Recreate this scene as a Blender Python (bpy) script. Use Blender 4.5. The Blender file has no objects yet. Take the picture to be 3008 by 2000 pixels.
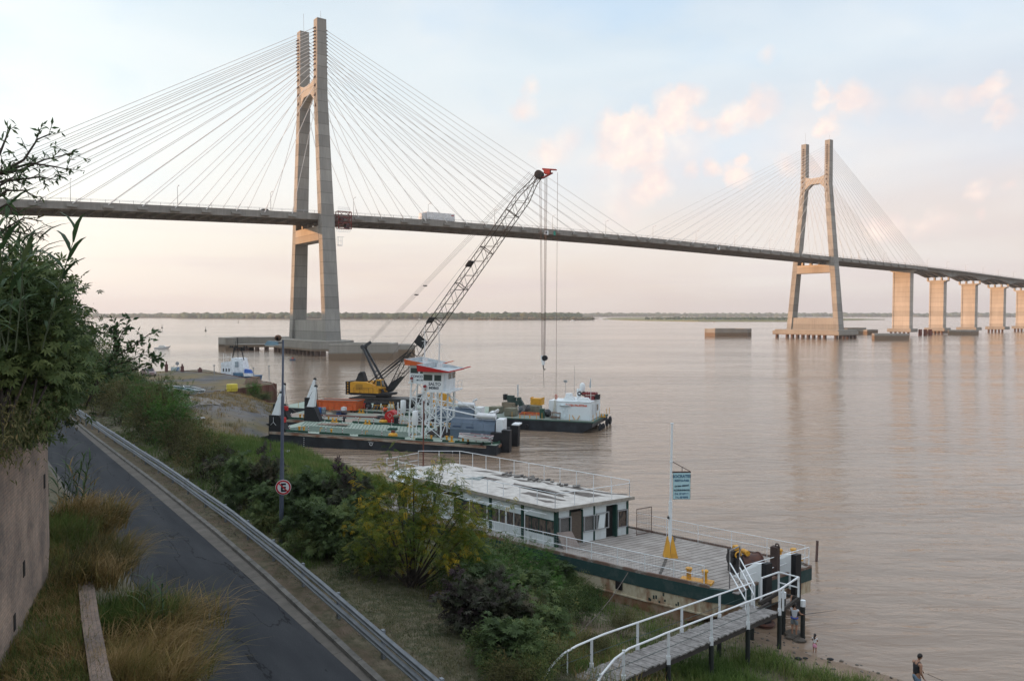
import bpy, bmesh, math, random
import numpy as np
from mathutils import Vector, Matrix
C=bpy.context.scene
COL=C.collection
R=math.radians
# ---------------------------------------------------------------- camera
F=2285.0; YH=924.0; H=14.6
PITCH=math.atan((1000-YH)/F)
cd=bpy.data.cameras.new('camera'); cam=bpy.data.objects.new('camera',cd); COL.objects.link(cam)
cam.location=(0,0,H); cam.rotation_euler=(math.pi/2-PITCH,0,0)
cd.sensor_width=36; cd.lens=36*F/3008; cd.clip_end=20000; cd.clip_start=0.2
C.camera=cam
# ---------------------------------------------------------------- light
SUN=Vector((-0.994,-0.112,0.0)).normalized(); SUN_EL=R(4.9)
sd=bpy.data.lights.new('sun','SUN'); sd.energy=5.0; sd.angle=R(0.6); sd.color=(1.0,0.52,0.24)
so=bpy.data.objects.new('sun',sd); COL.objects.link(so)
sv=Vector((SUN.x*math.cos(SUN_EL),SUN.y*math.cos(SUN_EL),math.sin(SUN_EL)))
so.rotation_euler=sv.to_track_quat('Z','Y').to_euler()
so.location=(-60,-40,80)
C.view_settings.view_transform='Standard'; C.view_settings.look='None'
C.view_settings.exposure=0.0; C.view_settings.gamma=1
# ---------------------------------------------------------------- world: sky texture, veil and clouds by true direction
w=bpy.data.worlds.new('World'); C.world=w; w.use_nodes=True
nt=w.node_tree; N=nt.nodes; L=nt.links; N.clear()
def nd(t,**k):
    n=N.new(t)
    for a,b in k.items(): setattr(n,a,b)
    return n
def mth(op,a,b=None,c=None,clamp=False):
    n=nd('ShaderNodeMath',operation=op); n.use_clamp=clamp
    for i,v in enumerate((a,b,c)):
        if v is None: continue
        if isinstance(v,(int,float)): n.inputs[i].default_value=v
        else: L.new(v,n.inputs[i])
    return n.outputs[0]
def mixc(f,a,b):
    n=nd('ShaderNodeMix',data_type='RGBA')
    if isinstance(f,(int,float)): n.inputs[0].default_value=f
    else: L.new(f,n.inputs[0])
    for i,v in ((6,a),(7,b)):
        if isinstance(v,tuple): n.inputs[i].default_value=(*v,1)
        else: L.new(v,n.inputs[i])
    return n.outputs[2]
def lin(*c): return tuple(((v/255)/12.92 if v/255<=0.04045 else ((v/255+0.055)/1.055)**2.4) for v in c)
tc=nd('ShaderNodeTexCoord'); dirv=tc.outputs['Generated']
sep=nd('ShaderNodeSeparateXYZ'); L.new(dirv,sep.inputs[0])
el=sep.outputs[2]
sky=nd('ShaderNodeTexSky',sky_type='NISHITA'); sky.sun_disc=False
sky.sun_elevation=SUN_EL; sky.sun_rotation=math.atan2(SUN.x,SUN.y); sky.dust_density=2.0
sk=nd('ShaderNodeMix',data_type='RGBA',blend_type='MULTIPLY'); sk.inputs[0].default_value=1
L.new(sky.outputs[0],sk.inputs[6]); sk.inputs[7].default_value=(0.10,0.10,0.10,1)
def ramp(fac,stops):
    n=nd('ShaderNodeValToRGB'); e=n.color_ramp.elements
    while len(e)<len(stops): e.new(0.5)
    for i,(p,c) in enumerate(stops):
        e[i].position=p; e[i].color=(*c,1)
    L.new(fac,n.inputs[0]); return n.outputs[0]
wl=[(0.0,lin(244,228,212)),(0.035,lin(247,233,218)),(0.09,lin(252,245,232)),(0.15,lin(248,249,243)),(0.25,lin(234,243,243)),(0.34,lin(222,234,239)),(0.6,lin(140,180,218))]
wr=[(0.0,lin(211,200,194)),(0.05,lin(218,204,199)),(0.12,lin(225,213,210)),(0.20,lin(221,219,224)),(0.30,lin(204,220,234)),(0.36,lin(196,214,232)),(0.6,lin(118,158,204))]
az=mth('DIVIDE',sep.outputs[0],mth('MAXIMUM',mth('ABSOLUTE',sep.outputs[1]),0.25))
azf=mth('MULTIPLY_ADD',az,0.8,0.52,clamp=True)
veil=mixc(azf,ramp(el,wl),ramp(el,wr))
# thin high streaks
mp=nd('ShaderNodeMapping'); L.new(dirv,mp.inputs[0]); mp.inputs['Scale'].default_value=(2.2,2.2,7.5); mp.inputs['Rotation'].default_value=(0,R(9),0)
ns=nd('ShaderNodeTexNoise'); L.new(mp.outputs[0],ns.inputs['Vector']); ns.inputs['Scale'].default_value=1.5; ns.inputs['Detail'].default_value=5; ns.inputs['Roughness'].default_value=0.45; ns.inputs['Distortion'].default_value=0.25
st=mth('MULTIPLY_ADD',ns.outputs[0],3.2,-1.25,clamp=True)
veil=mixc(mth('MULTIPLY',st,0.42),veil,lin(246,247,246))
mp3=nd('ShaderNodeMapping'); L.new(dirv,mp3.inputs[0]); mp3.inputs['Scale'].default_value=(2.4,2.4,4.5); mp3.inputs['Location'].default_value=(5.3,1.7,0.9)
n3=nd('ShaderNodeTexNoise'); L.new(mp3.outputs[0],n3.inputs['Vector']); n3.inputs['Scale'].default_value=1.6; n3.inputs['Detail'].default_value=4
hi=mth('MULTIPLY',mth('MULTIPLY_ADD',n3.outputs[0],5.0,-2.35,clamp=True),mth('MULTIPLY_ADD',el,7.0,-0.75,clamp=True))
veil=mixc(mth('MULTIPLY',hi,0.5),veil,lin(184,215,243))
# low mauve bands
mp2=nd('ShaderNodeMapping'); L.new(dirv,mp2.inputs[0]); mp2.inputs['Scale'].default_value=(2.5,2.5,26)
n2=nd('ShaderNodeTexNoise'); L.new(mp2.outputs[0],n2.inputs['Vector']); n2.inputs['Scale'].default_value=1.4; n2.inputs['Detail'].default_value=3
b2=mth('MULTIPLY',mth('MULTIPLY_ADD',n2.outputs[0],5,-2.3,clamp=True),mth('MULTIPLY_ADD',el,-9,1.25,clamp=True))
veil=mixc(mth('MULTIPLY',b2,0.35),veil,lin(214,198,204))
base=mixc(0.14,veil,sk.outputs[2])
# cumulus, by direction
nz=nd('ShaderNodeTexNoise'); L.new(dirv,nz.inputs['Vector']); nz.inputs['Scale'].default_value=11; nz.inputs['Detail'].default_value=7; nz.inputs['Roughness'].default_value=0.62
sb=nd('ShaderNodeVectorMath',operation='SUBTRACT'); L.new(nz.outputs['Color'],sb.inputs[0]); sb.inputs[1].default_value=(0.5,0.5,0.5)
sc=nd('ShaderNodeVectorMath',operation='SCALE'); L.new(sb.outputs[0],sc.inputs[0]); sc.inputs['Scale'].default_value=0.055
ad=nd('ShaderNodeVectorMath',operation='ADD'); L.new(dirv,ad.inputs[0]); L.new(sc.outputs[0],ad.inputs[1])
blobs=[(1400+x/1.467,y/1.467,r/1.467,k) for x,y,r,k in (
(560,560,62,.8),(640,600,80,1),(720,570,75,.9),(740,640,70,.8),(620,660,60,.7),(540,665,50,.5),(860,450,60,.75),(925,420,48,.8),(895,500,58,.7),(830,530,50,.5),
(1235,430,55,.75),(1185,475,50,.6),(1110,520,60,.5),(1070,560,50,.35),(1490,412,42,.9),(1545,400,34,.8),(1640,420,55,.75),(1590,455,45,.5),(1520,540,44,.9),(1700,460,60,.3),
(2225,378,44,.85),(2165,405,38,.8),(2075,415,50,.5),(2240,470,42,.6),(2285,515,32,.5),(1950,420,80,.22),(235,385,34,.4),(215,475,40,.5),(290,665,52,.55),(390,580,50,.4),(345,640,60,.35),
(785,745,40,.75),(740,815,58,.6),(800,800,50,.5),(1025,742,38,.75),(1130,755,55,.6),(1170,692,26,.7),(1130,785,40,.4),(930,740,30,.4),(985,548,34,.6),(1345,705,42,.5),(1470,690,42,.5),
(1785,970,52,.65),(1715,990,48,.5),(1995,940,58,.55),(1900,970,38,.5),(2160,815,40,.75),(2165,915,26,.55),(2290,800,22,.4),(1250,230,34,.35),(640,890,80,.3),(600,720,120,.25),(900,640,130,.22),(1400,560,150,.14))]
cp,sp=math.cos(PITCH),math.sin(PITCH)
def rayv(x,y,cp=math.cos(PITCH),sp=math.sin(PITCH)):
    a=(x-1504)/F; b=-(y-1000)/F
    return Vector((a,cp+b*sp,-sp+b*cp))
acc=None
for x,y,r,s in blobs:
    d=rayv(x,y).normalized()
    vm=nd('ShaderNodeVectorMath',operation='DISTANCE'); L.new(ad.outputs[0],vm.inputs[0]); vm.inputs[1].default_value=d
    v=mth('MULTIPLY',mth('SUBTRACT',1.0,mth('DIVIDE',vm.outputs['Value'],1.45*r/F*d.y),clamp=True),s*1.9)
    acc=v if acc is None else mth('ADD',acc,v)
cden=mth('SMOOTH_MIN',acc,1.0,0.3)
cf=mth('MULTIPLY',cden,mth('MULTIPLY_ADD',nz.outputs[0],2.5,-0.38,clamp=True),clamp=True)
nk=nd('ShaderNodeTexNoise'); L.new(dirv,nk.inputs['Vector']); nk.inputs['Scale'].default_value=26; nk.inputs['Detail'].default_value=6; nk.inputs['Roughness'].default_value=0.6
cloudc=mixc(mth('ADD',mth('MULTIPLY_ADD',nk.outputs[0],3.0,-1.25,clamp=True),mth('MULTIPLY',cf,0.25),clamp=True),lin(230,210,206),lin(250,234,221))
col=mixc(mth('MULTIPLY',cf,mth('MULTIPLY_ADD',nk.outputs[0],0.9,0.36,clamp=True)),base,cloudc)
# below the horizon: dull ground tone
dn=mth('MULTIPLY_ADD',el,-30,0.0,clamp=True)
col=mixc(dn,col,lin(150,135,125))
# the sky glows towards the low sun (behind and left of the view) and the veil overhead is bright
dt=nd('ShaderNodeVectorMath',operation='DOT_PRODUCT'); L.new(dirv,dt.inputs[0]); dt.inputs[1].default_value=sv
glow=mth('POWER',mth('MAXIMUM',dt.outputs['Value'],0.0),2.6)
bri=mth('ADD',mth('MULTIPLY_ADD',glow,1.2,1.24),mth('MULTIPLY',mth('MULTIPLY_ADD',el,3.0,-1.2,clamp=True),0.45))
col=mixc(mth('MULTIPLY',mth('MULTIPLY_ADD',el,3.0,-1.2,clamp=True),0.55),col,lin(238,236,232))
bg=nd('ShaderNodeBackground'); L.new(col,bg.inputs[0]); L.new(bri,bg.inputs[1])
ow=nd('ShaderNodeOutputWorld'); L.new(bg.outputs[0],ow.inputs[0])
w.cycles.sampling_method='MANUAL'; w.cycles.sample_map_resolution=512
# ---------------------------------------------------------------- measuring helpers (a photograph point on a known level -> place in the world)
def U(x,y,z=0.0):
    r=rayv(x,y); t=(z-H)/r.z
    return Vector((r.x*t,r.y*t,z))
def UD(x,y,Y):
    r=rayv(x,y); t=Y/r.y
    return Vector((r.x*t,Y,H+r.z*t))
RD=Vector((-0.588,0.809,0)).normalized(); RP=Vector((RD.y,-RD.x,0))   # along the road, towards the river
G0=Vector((-2.4,23.6,0))                                              # a point of the guard rail
def UV(u,v,z=0.0):
    p=G0+RP*u+RD*v; return Vector((p.x,p.y,z))
def toUV(p):
    q=Vector((p[0]-G0.x,p[1]-G0.y,0)); return q.dot(RP),q.dot(RD)
# ---------------------------------------------------------------- materials
MATS={}
def M(name,col,rough=0.7,metal=0.0,col2=None,scale=2.0,thr=(0.35,0.65),bump=0.0,bscale=12.0,var=0.18,spec=0.4,stretch=(1,1,1),alpha=1.0,detail=6,world=False,bdist=0.02):
    if name in MATS: return MATS[name]
    m=bpy.data.materials.new(name); m.use_nodes=True; MATS[name]=m
    t=m.node_tree; n=t.nodes; l=t.links; p=n['Principled BSDF']
    p.inputs['Roughness'].default_value=rough; p.inputs['Metallic'].default_value=metal
    p.inputs['Specular IOR Level'].default_value=spec; p.inputs['Alpha'].default_value=alpha
    if col2 is None: col2=tuple(c*(1-var) for c in col); col=tuple(min(1,c*(1+var)) for c in col)
    tcn=n.new('ShaderNodeTexCoord'); mpn=n.new('ShaderNodeMapping'); mpn.inputs['Scale'].default_value=stretch
    if world:
        g=n.new('ShaderNodeNewGeometry'); l.new(g.outputs['Position'],mpn.inputs[0])
    else: l.new(tcn.outputs['Object'],mpn.inputs[0])
    a=n.new('ShaderNodeTexNoise'); a.inputs['Scale'].default_value=scale; a.inputs['Detail'].default_value=detail; a.inputs['Roughness'].default_value=0.62
    l.new(mpn.outputs[0],a.inputs['Vector'])
    r=n.new('ShaderNodeValToRGB'); r.color_ramp.elements[0].position=thr[0]; r.color_ramp.elements[1].position=thr[1]
    r.color_ramp.elements[0].color=(*col,1); r.color_ramp.elements[1].color=(*col2,1)
    l.new(a.outputs[0],r.inputs[0]); l.new(r.outputs[0],p.inputs['Base Color'])
    if bump>0:
        b=n.new('ShaderNodeTexNoise'); b.inputs['Scale'].default_value=bscale; b.inputs['Detail'].default_value=5
        l.new(mpn.outputs[0],b.inputs['Vector'])
        k=n.new('ShaderNodeBump'); k.inputs['Strength'].default_value=bump; k.inputs['Distance'].default_value=bdist
        l.new(b.outputs[0],k.inputs['Height']); l.new(k.outputs[0],p.inputs['Normal'])
    return m
def leafmat(name,c1,c2,c3=None,rough=0.55,trans=0.25,scale=0.7):
    """foliage: colour varies per leaf clump and by object"""
    if name in MATS: return MATS[name]
    m=bpy.data.materials.new(name); m.use_nodes=True; MATS[name]=m
    t=m.node_tree; n=t.nodes; l=t.links; p=n['Principled BSDF']; p.inputs['Roughness'].default_value=rough
    p.inputs['Specular IOR Level'].default_value=0.18
    at=n.new('ShaderNodeAttribute'); at.attribute_name='leafrnd'
    g=n.new('ShaderNodeNewGeometry'); a=n.new('ShaderNodeTexNoise'); a.inputs['Scale'].default_value=scale; a.inputs['Detail'].default_value=2
    l.new(g.outputs['Position'],a.inputs['Vector'])
    ad=n.new('ShaderNodeMath'); ad.operation='MULTIPLY_ADD'; l.new(at.outputs['Fac'],ad.inputs[0]); ad.inputs[1].default_value=0.62
    s2=n.new('ShaderNodeMath'); s2.operation='MULTIPLY_ADD'; l.new(a.outputs[0],s2.inputs[0]); s2.inputs[1].default_value=1.5; s2.inputs[2].default_value=-0.55
    l.new(s2.outputs[0],ad.inputs[2])
    r=n.new('ShaderNodeValToRGB'); e=r.color_ramp.elements
    e[0].position=0.15; e[0].color=(*c1,1); e[1].position=0.62; e[1].color=(*c2,1)
    if c3: q=e.new(0.92); q.color=(*c3,1)
    l.new(ad.outputs[0],r.inputs[0]); l.new(r.outputs[0],p.inputs['Base Color'])
    tr=n.new('ShaderNodeBsdfTranslucent'); l.new(r.outputs[0],tr.inputs[0])
    mx=n.new('ShaderNodeMixShader'); mx.inputs[0].default_value=trans
    l.new(p.outputs[0],mx.inputs[1]); l.new(tr.outputs[0],mx.inputs[2]); l.new(mx.outputs[0],n['Material Output'].inputs[0])
    return m
# ---------------------------------------------------------------- mesh building
class MB:
    def __init__(s): s.v=[]; s.f=[]; s.mi=[]; s.m=0; s.X=Matrix.Identity(4)
    def _add(s,vs,fs):
        b=len(s.v); s.v+= [tuple(s.X@Vector(p)) for p in vs]
        for f in fs: s.f.append([b+i for i in f]); s.mi.append(s.m)
        return s
    def box(s,x0,y0,z0,x1,y1,z1,rot=None):
        vs=[(x0,y0,z0),(x1,y0,z0),(x1,y1,z0),(x0,y1,z0),(x0,y0,z1),(x1,y0,z1),(x1,y1,z1),(x0,y1,z1)]
        return s._add(vs,[(0,3,2,1),(4,5,6,7),(0,1,5,4),(1,2,6,5),(2,3,7,6),(3,0,4,7)])
    def hexa(s,vs):   # 4 bottom, 4 top, same winding (ccw from above)
        return s._add(vs,[(0,3,2,1),(4,5,6,7),(0,1,5,4),(1,2,6,5),(2,3,7,6),(3,0,4,7)])
    def bar(s,p,q,wd,ht=None,up=(0,0,1)):
        ht=ht or wd; p=Vector(p); q=Vector(q); d=(q-p).normalized(); up=Vector(up)
        if abs(d.dot(up))>0.97: up=Vector((1,0,0))
        a=d.cross(up).normalized()*wd/2; b=a.cross(d).normalized()*ht/2
        return s._add([p-a-b,p+a-b,q+a-b,q-a-b,p-a+b,p+a+b,q+a+b,q-a+b],[(0,1,2,3),(7,6,5,4),(0,4,5,1),(1,5,6,2),(2,6,7,3),(3,7,4,0)])
    def cyl(s,p,q,r0,r1=None,n=8,cap=True):
        r1=r0 if r1 is None else r1; p=Vector(p); q=Vector(q); d=(q-p).normalized()
        up=Vector((0,0,1)) if abs(d.z)<0.95 else Vector((1,0,0))
        a=d.cross(up).normalized(); b=d.cross(a)
        vs=[]; 
        for c,r in ((p,r0),(q,r1)):
            for i in range(n):
                t=2*math.pi*i/n; vs.append(c+a*math.cos(t)*r+b*math.sin(t)*r)
        fs=[(i,(i+1)%n,n+(i+1)%n,n+i) for i in range(n)]
        if cap: fs+=[tuple(range(n))[::-1],tuple(range(n,2*n))]
        return s._add(vs,fs)
    def tube(s,pts,r,n=6):
        pts=[Vector(p) for p in pts]; rs=r if isinstance(r,(list,tuple)) else [r]*len(pts)
        vs=[]; pa=None
        for i,p in enumerate(pts):
            d=(pts[min(i+1,len(pts)-1)]-pts[max(i-1,0)]).normalized()
            if pa is None:
                up=Vector((0,0,1)) if abs(d.z)<0.95 else Vector((1,0,0)); pa=d.cross(up).normalized()
            a=(pa-d*pa.dot(d)).normalized(); pa=a; b=d.cross(a)
            for k in range(n):
                t=2*math.pi*k/n; vs.append(p+(a*math.cos(t)+b*math.sin(t))*rs[i])
        fs=[]
        for i in range(len(pts)-1):
            for k in range(n): fs.append((i*n+k,i*n+(k+1)%n,(i+1)*n+(k+1)%n,(i+1)*n+k))
        fs+=[tuple(range(n))[::-1],tuple(range((len(pts)-1)*n,len(pts)*n))]
        return s._add(vs,fs)
    def lathe(s,prof,n=16,o=(0,0,0),axis='z'):
        vs=[];o=Vector(o)
        for r,z in prof:
            for k in range(n):
                t=2*math.pi*k/n; a,b=r*math.cos(t),r*math.sin(t)
                vs.append(o+(Vector((a,b,z)) if axis=='z' else Vector((a,z,b)) if axis=='y' else Vector((z,a,b))))
        fs=[]
        for i in range(len(prof)-1):
            for k in range(n): fs.append((i*n+k,i*n+(k+1)%n,(i+1)*n+(k+1)%n,(i+1)*n+k))
        fs+=[tuple(range(n))[::-1],tuple(range((len(prof)-1)*n,len(prof)*n))]
        return s._add(vs,fs)
    def torus(s,o,r,t,axis='y',n=20,k=8):
        vs=[];o=Vector(o)
        for i in range(n):
            a=2*math.pi*i/n
            for j in range(k):
                b=2*math.pi*j/k; rr=r+t*math.cos(b); h=t*math.sin(b)
                x,y=rr*math.cos(a),rr*math.sin(a)
                vs.append(o+(Vector((x,y,h)) if axis=='z' else Vector((x,h,y)) if axis=='y' else Vector((h,x,y))))
        fs=[(i*k+j,((i+1)%n)*k+j,((i+1)%n)*k+(j+1)%k,i*k+(j+1)%k) for i in range(n) for j in range(k)]
        return s._add(vs,fs)
    def prism(s,poly,z0,z1,top=None):
        n=len(poly); top=top or poly
        vs=[(*p[:2],z0 if len(p)<3 else p[2]) for p in poly]+[(*p[:2],z1 if len(p)<3 else p[2]) for p in top]
        return s._add(vs,[tuple(range(n))[::-1],tuple(range(n,2*n))]+[(i,(i+1)%n,n+(i+1)%n,n+i) for i in range(n)])
    def poly(s,pts): return s._add(pts,[tuple(range(len(pts)))])
    def ellip(s,o,r,n=10,m=7):
        o=Vector(o); vs=[]
        for i in range(m+1):
            a=math.pi*i/m
            for k in range(n):
                t=2*math.pi*k/n; vs.append(o+Vector((r[0]*math.sin(a)*math.cos(t),r[1]*math.sin(a)*math.sin(t),r[2]*math.cos(a))))
        fs=[(i*n+k,(i+1)*n+k,(i+1)*n+(k+1)%n,i*n+(k+1)%n) for i in range(m) for k in range(n)]
        return s._add(vs,fs)
    def mesh(s,name,mats,smooth=False):
        me=bpy.data.meshes.new(name); me.from_pydata([tuple(v) for v in s.v],[],s.f)
        for m in (mats if isinstance(mats,(list,tuple)) else [mats]): me.materials.append(m)
        me.polygons.foreach_set('material_index',s.mi)
        if smooth: me.polygons.foreach_set('use_smooth',[True]*len(s.f))
        me.validate(); me.update(); 
        if smooth:
            try: me.set_sharp_from_angle(angle=R(40))
            except Exception: pass
        return me
    def build(s,name,mats,parent=None,smooth=False):
        o=bpy.data.objects.new(name,s.mesh(name,mats,smooth)); COL.objects.link(o)
        if parent is not None: o.parent=parent
        return o
def empty(name,loc=(0,0,0),rz=0.0,rot=None):
    o=bpy.data.objects.new(name,None); COL.objects.link(o); o.location=loc
    o.rotation_euler=rot if rot else (0,0,rz); o.empty_display_size=0.5; return o
def tag(o,label=None,cat=None,group=None,kind=None):
    for k,v in (('label',label),('category',cat),('group',group),('kind',kind)):
        if v: o[k]=v
    return o
def copy_tree(o,parent=None):
    c=o.copy(); COL.objects.link(c)
    if parent is not None: c.parent=parent
    for ch in list(o.children): copy_tree(ch,c)
    return c
def text_mesh(name,txt,size,mat,parent,loc,rot,ext=0.004,shear=0.0,align='CENTER',bold=0.0,xs=1.0):
    cu=bpy.data.curves.new(name,'FONT'); cu.body=txt; cu.size=size; cu.extrude=ext; cu.align_x=align; cu.shear=shear; cu.offset=bold
    t=bpy.data.objects.new(name,cu); COL.objects.link(t)
    dg=bpy.context.evaluated_depsgraph_get(); me=bpy.data.meshes.new_from_object(t.evaluated_get(dg))
    bpy.data.objects.remove(t); me.materials.clear(); me.materials.append(mat)
    o=bpy.data.objects.new(name,me); COL.objects.link(o); o.parent=parent; o.location=loc; o.rotation_euler=rot; o.scale=(xs,1,1); return o
def npmesh(name,V,Fq,mat,parent=None,rnd=None,smooth=False):
    """V (n,3), Fq (m,4) quads or (m,3)"""
    me=bpy.data.meshes.new(name); k=Fq.shape[1]
    me.vertices.add(len(V)); me.vertices.foreach_set('co',V.astype(np.float32).ravel())
    me.loops.add(Fq.size); me.loops.foreach_set('vertex_index',Fq.astype(np.int32).ravel())
    me.polygons.add(len(Fq)); me.polygons.foreach_set('loop_start',(np.arange(len(Fq))*k).astype(np.int32))
    try: me.polygons.foreach_set('loop_total',np.full(len(Fq),k,np.int32))
    except Exception: pass
    if rnd is not None:
        a=me.attributes.new('leafrnd','FLOAT','FACE'); a.data.foreach_set('value',rnd.astype(np.float32))
    me.materials.append(mat)
    if smooth: me.polygons.foreach_set('use_smooth',[True]*len(Fq))
    me.update(calc_edges=True)
    o=bpy.data.objects.new(name,me); COL.objects.link(o)
    if parent is not None: o.parent=parent
    return o
rng=np.random.default_rng(7); random.seed(7)
# ================================================================ special materials
def water_mat():
    m=bpy.data.materials.new('river water'); m.use_nodes=True; t=m.node_tree; n=t.nodes; l=t.links; p=n['Principled BSDF']
    p.inputs['Roughness'].default_value=0.10; p.inputs['IOR'].default_value=1.33; p.inputs['Specular IOR Level'].default_value=0.5
    g=n.new('ShaderNodeNewGeometry')
    a=n.new('ShaderNodeTexNoise'); a.inputs['Scale'].default_value=0.02; a.inputs['Detail'].default_value=3; l.new(g.outputs['Position'],a.inputs['Vector'])
    r=n.new('ShaderNodeValToRGB'); r.color_ramp.elements[0].color=(0.27,0.195,0.138,1); r.color_ramp.elements[1].color=(0.235,0.168,0.12,1)
    l.new(a.outputs[0],r.inputs[0]); l.new(r.outputs[0],p.inputs['Base Color'])
    def noise(scale,sx,sy,rot,det,dist=0.0):
        mp=n.new('ShaderNodeMapping'); l.new(g.outputs['Position'],mp.inputs[0]); mp.inputs['Scale'].default_value=(sx,sy,1); mp.inputs['Rotation'].default_value=(0,0,rot)
        q=n.new('ShaderNodeTexNoise'); q.inputs['Scale'].default_value=scale; q.inputs['Detail'].default_value=det; q.inputs['Roughness'].default_value=0.55; q.inputs['Distortion'].default_value=dist
        l.new(mp.outputs[0],q.inputs['Vector']); return q.outputs[0]
    w1=noise(0.55,0.45,1.5,R(-20),4,0.6)      # wavelets
    w2=noise(0.11,0.5,1.5,R(-12),3,0.3)       # long low swell
    w3=noise(2.2,0.6,1.5,R(-26),2)            # fine ripple
    pt=noise(0.012,0.35,1.3,R(-8),3,0.8)      # calm and ruffled patches
    pr=n.new('ShaderNodeMapRange'); l.new(pt,pr.inputs[0]); pr.inputs[1].default_value=0.38; pr.inputs[2].default_value=0.62; pr.inputs[3].default_value=0.28; pr.inputs[4].default_value=1.1
    def mm(op,x,y):
        k=n.new('ShaderNodeMath'); k.operation=op
        for i,v in enumerate((x,y)):
            if isinstance(v,float): k.inputs[i].default_value=v
            else: l.new(v,k.inputs[i])
        return k.outputs[0]
    h=mm('ADD',mm('ADD',mm('MULTIPLY',w1,0.38),mm('MULTIPLY',w2,0.9)),mm('MULTIPLY',w3,0.055))
    h=mm('MULTIPLY',h,pr.outputs[0])
    b=n.new('ShaderNodeBump'); b.inputs['Strength'].default_value=1.0; b.inputs['Distance'].default_value=0.6
    l.new(h,b.inputs['Height']); l.new(b.outputs[0],p.inputs['Normal'])
    return m
def asphalt_mat():
    m=bpy.data.materials.new('worn asphalt'); m.use_nodes=True; t=m.node_tree; n=t.nodes; l=t.links; p=n['Principled BSDF']
    p.inputs['Roughness'].default_value=0.9; p.inputs['Specular IOR Level'].default_value=0.12; g=n.new('ShaderNodeTexCoord').outputs['Object']
    def noise(s,d,st=(1,1,1)):
        mp=n.new('ShaderNodeMapping'); mp.inputs['Scale'].default_value=st; l.new(g,mp.inputs[0])
        q=n.new('ShaderNodeTexNoise'); q.inputs['Scale'].default_value=s; q.inputs['Detail'].default_value=d; l.new(mp.outputs[0],q.inputs['Vector']); return q
    a=noise(0.35,6,(3,0.5,1)); f=noise(38,3)
    r=n.new('ShaderNodeValToRGB'); r.color_ramp.elements[0].position=0.3; r.color_ramp.elements[1].position=0.7
    r.color_ramp.elements[0].color=(0.034,0.037,0.042,1); r.color_ramp.elements[1].color=(0.058,0.061,0.066,1); l.new(a.outputs[0],r.inputs[0])
    r2=n.new('ShaderNodeValToRGB'); r2.color_ramp.elements[0].position=0.35; r2.color_ramp.elements[1].position=0.75
    r2.color_ramp.elements[0].color=(0.72,0.72,0.72,1); r2.color_ramp.elements[1].color=(1.25,1.25,1.25,1); l.new(f.outputs[0],r2.inputs[0])
    mx=n.new('ShaderNodeMix'); mx.data_type='RGBA'; mx.blend_type='MULTIPLY'; mx.inputs[0].default_value=1; l.new(r.outputs[0],mx.inputs[6]); l.new(r2.outputs[0],mx.inputs[7])
    # long cracks along the lane: thin contour of a stretched noise
    ck=noise(0.8,9,(0.9,0.16,1)); d=n.new('ShaderNodeMath'); d.operation='SUBTRACT'; l.new(ck.outputs[0],d.inputs[0]); d.inputs[1].default_value=0.52
    ab=n.new('ShaderNodeMath'); ab.operation='ABSOLUTE'; l.new(d.outputs[0],ab.inputs[0])
    lt=n.new('ShaderNodeMapRange'); l.new(ab.outputs[0],lt.inputs[0]); lt.inputs[1].default_value=0.0; lt.inputs[2].default_value=0.009; lt.inputs[3].default_value=0.35; lt.inputs[4].default_value=1.0
    m2=n.new('ShaderNodeMix'); m2.data_type='RGBA'; m2.blend_type='MULTIPLY'; m2.inputs[0].default_value=1; l.new(mx.outputs[2],m2.inputs[6]); l.new(lt.outputs[0],m2.inputs[7])
    l.new(m2.outputs[2],p.inputs['Base Color'])
    b=n.new('ShaderNodeBump'); b.inputs['Strength'].default_value=0.35; b.inputs['Distance'].default_value=0.01; l.new(f.outputs[0],b.inputs['Height']); l.new(b.outputs[0],p.inputs['Normal'])
    return m
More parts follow.
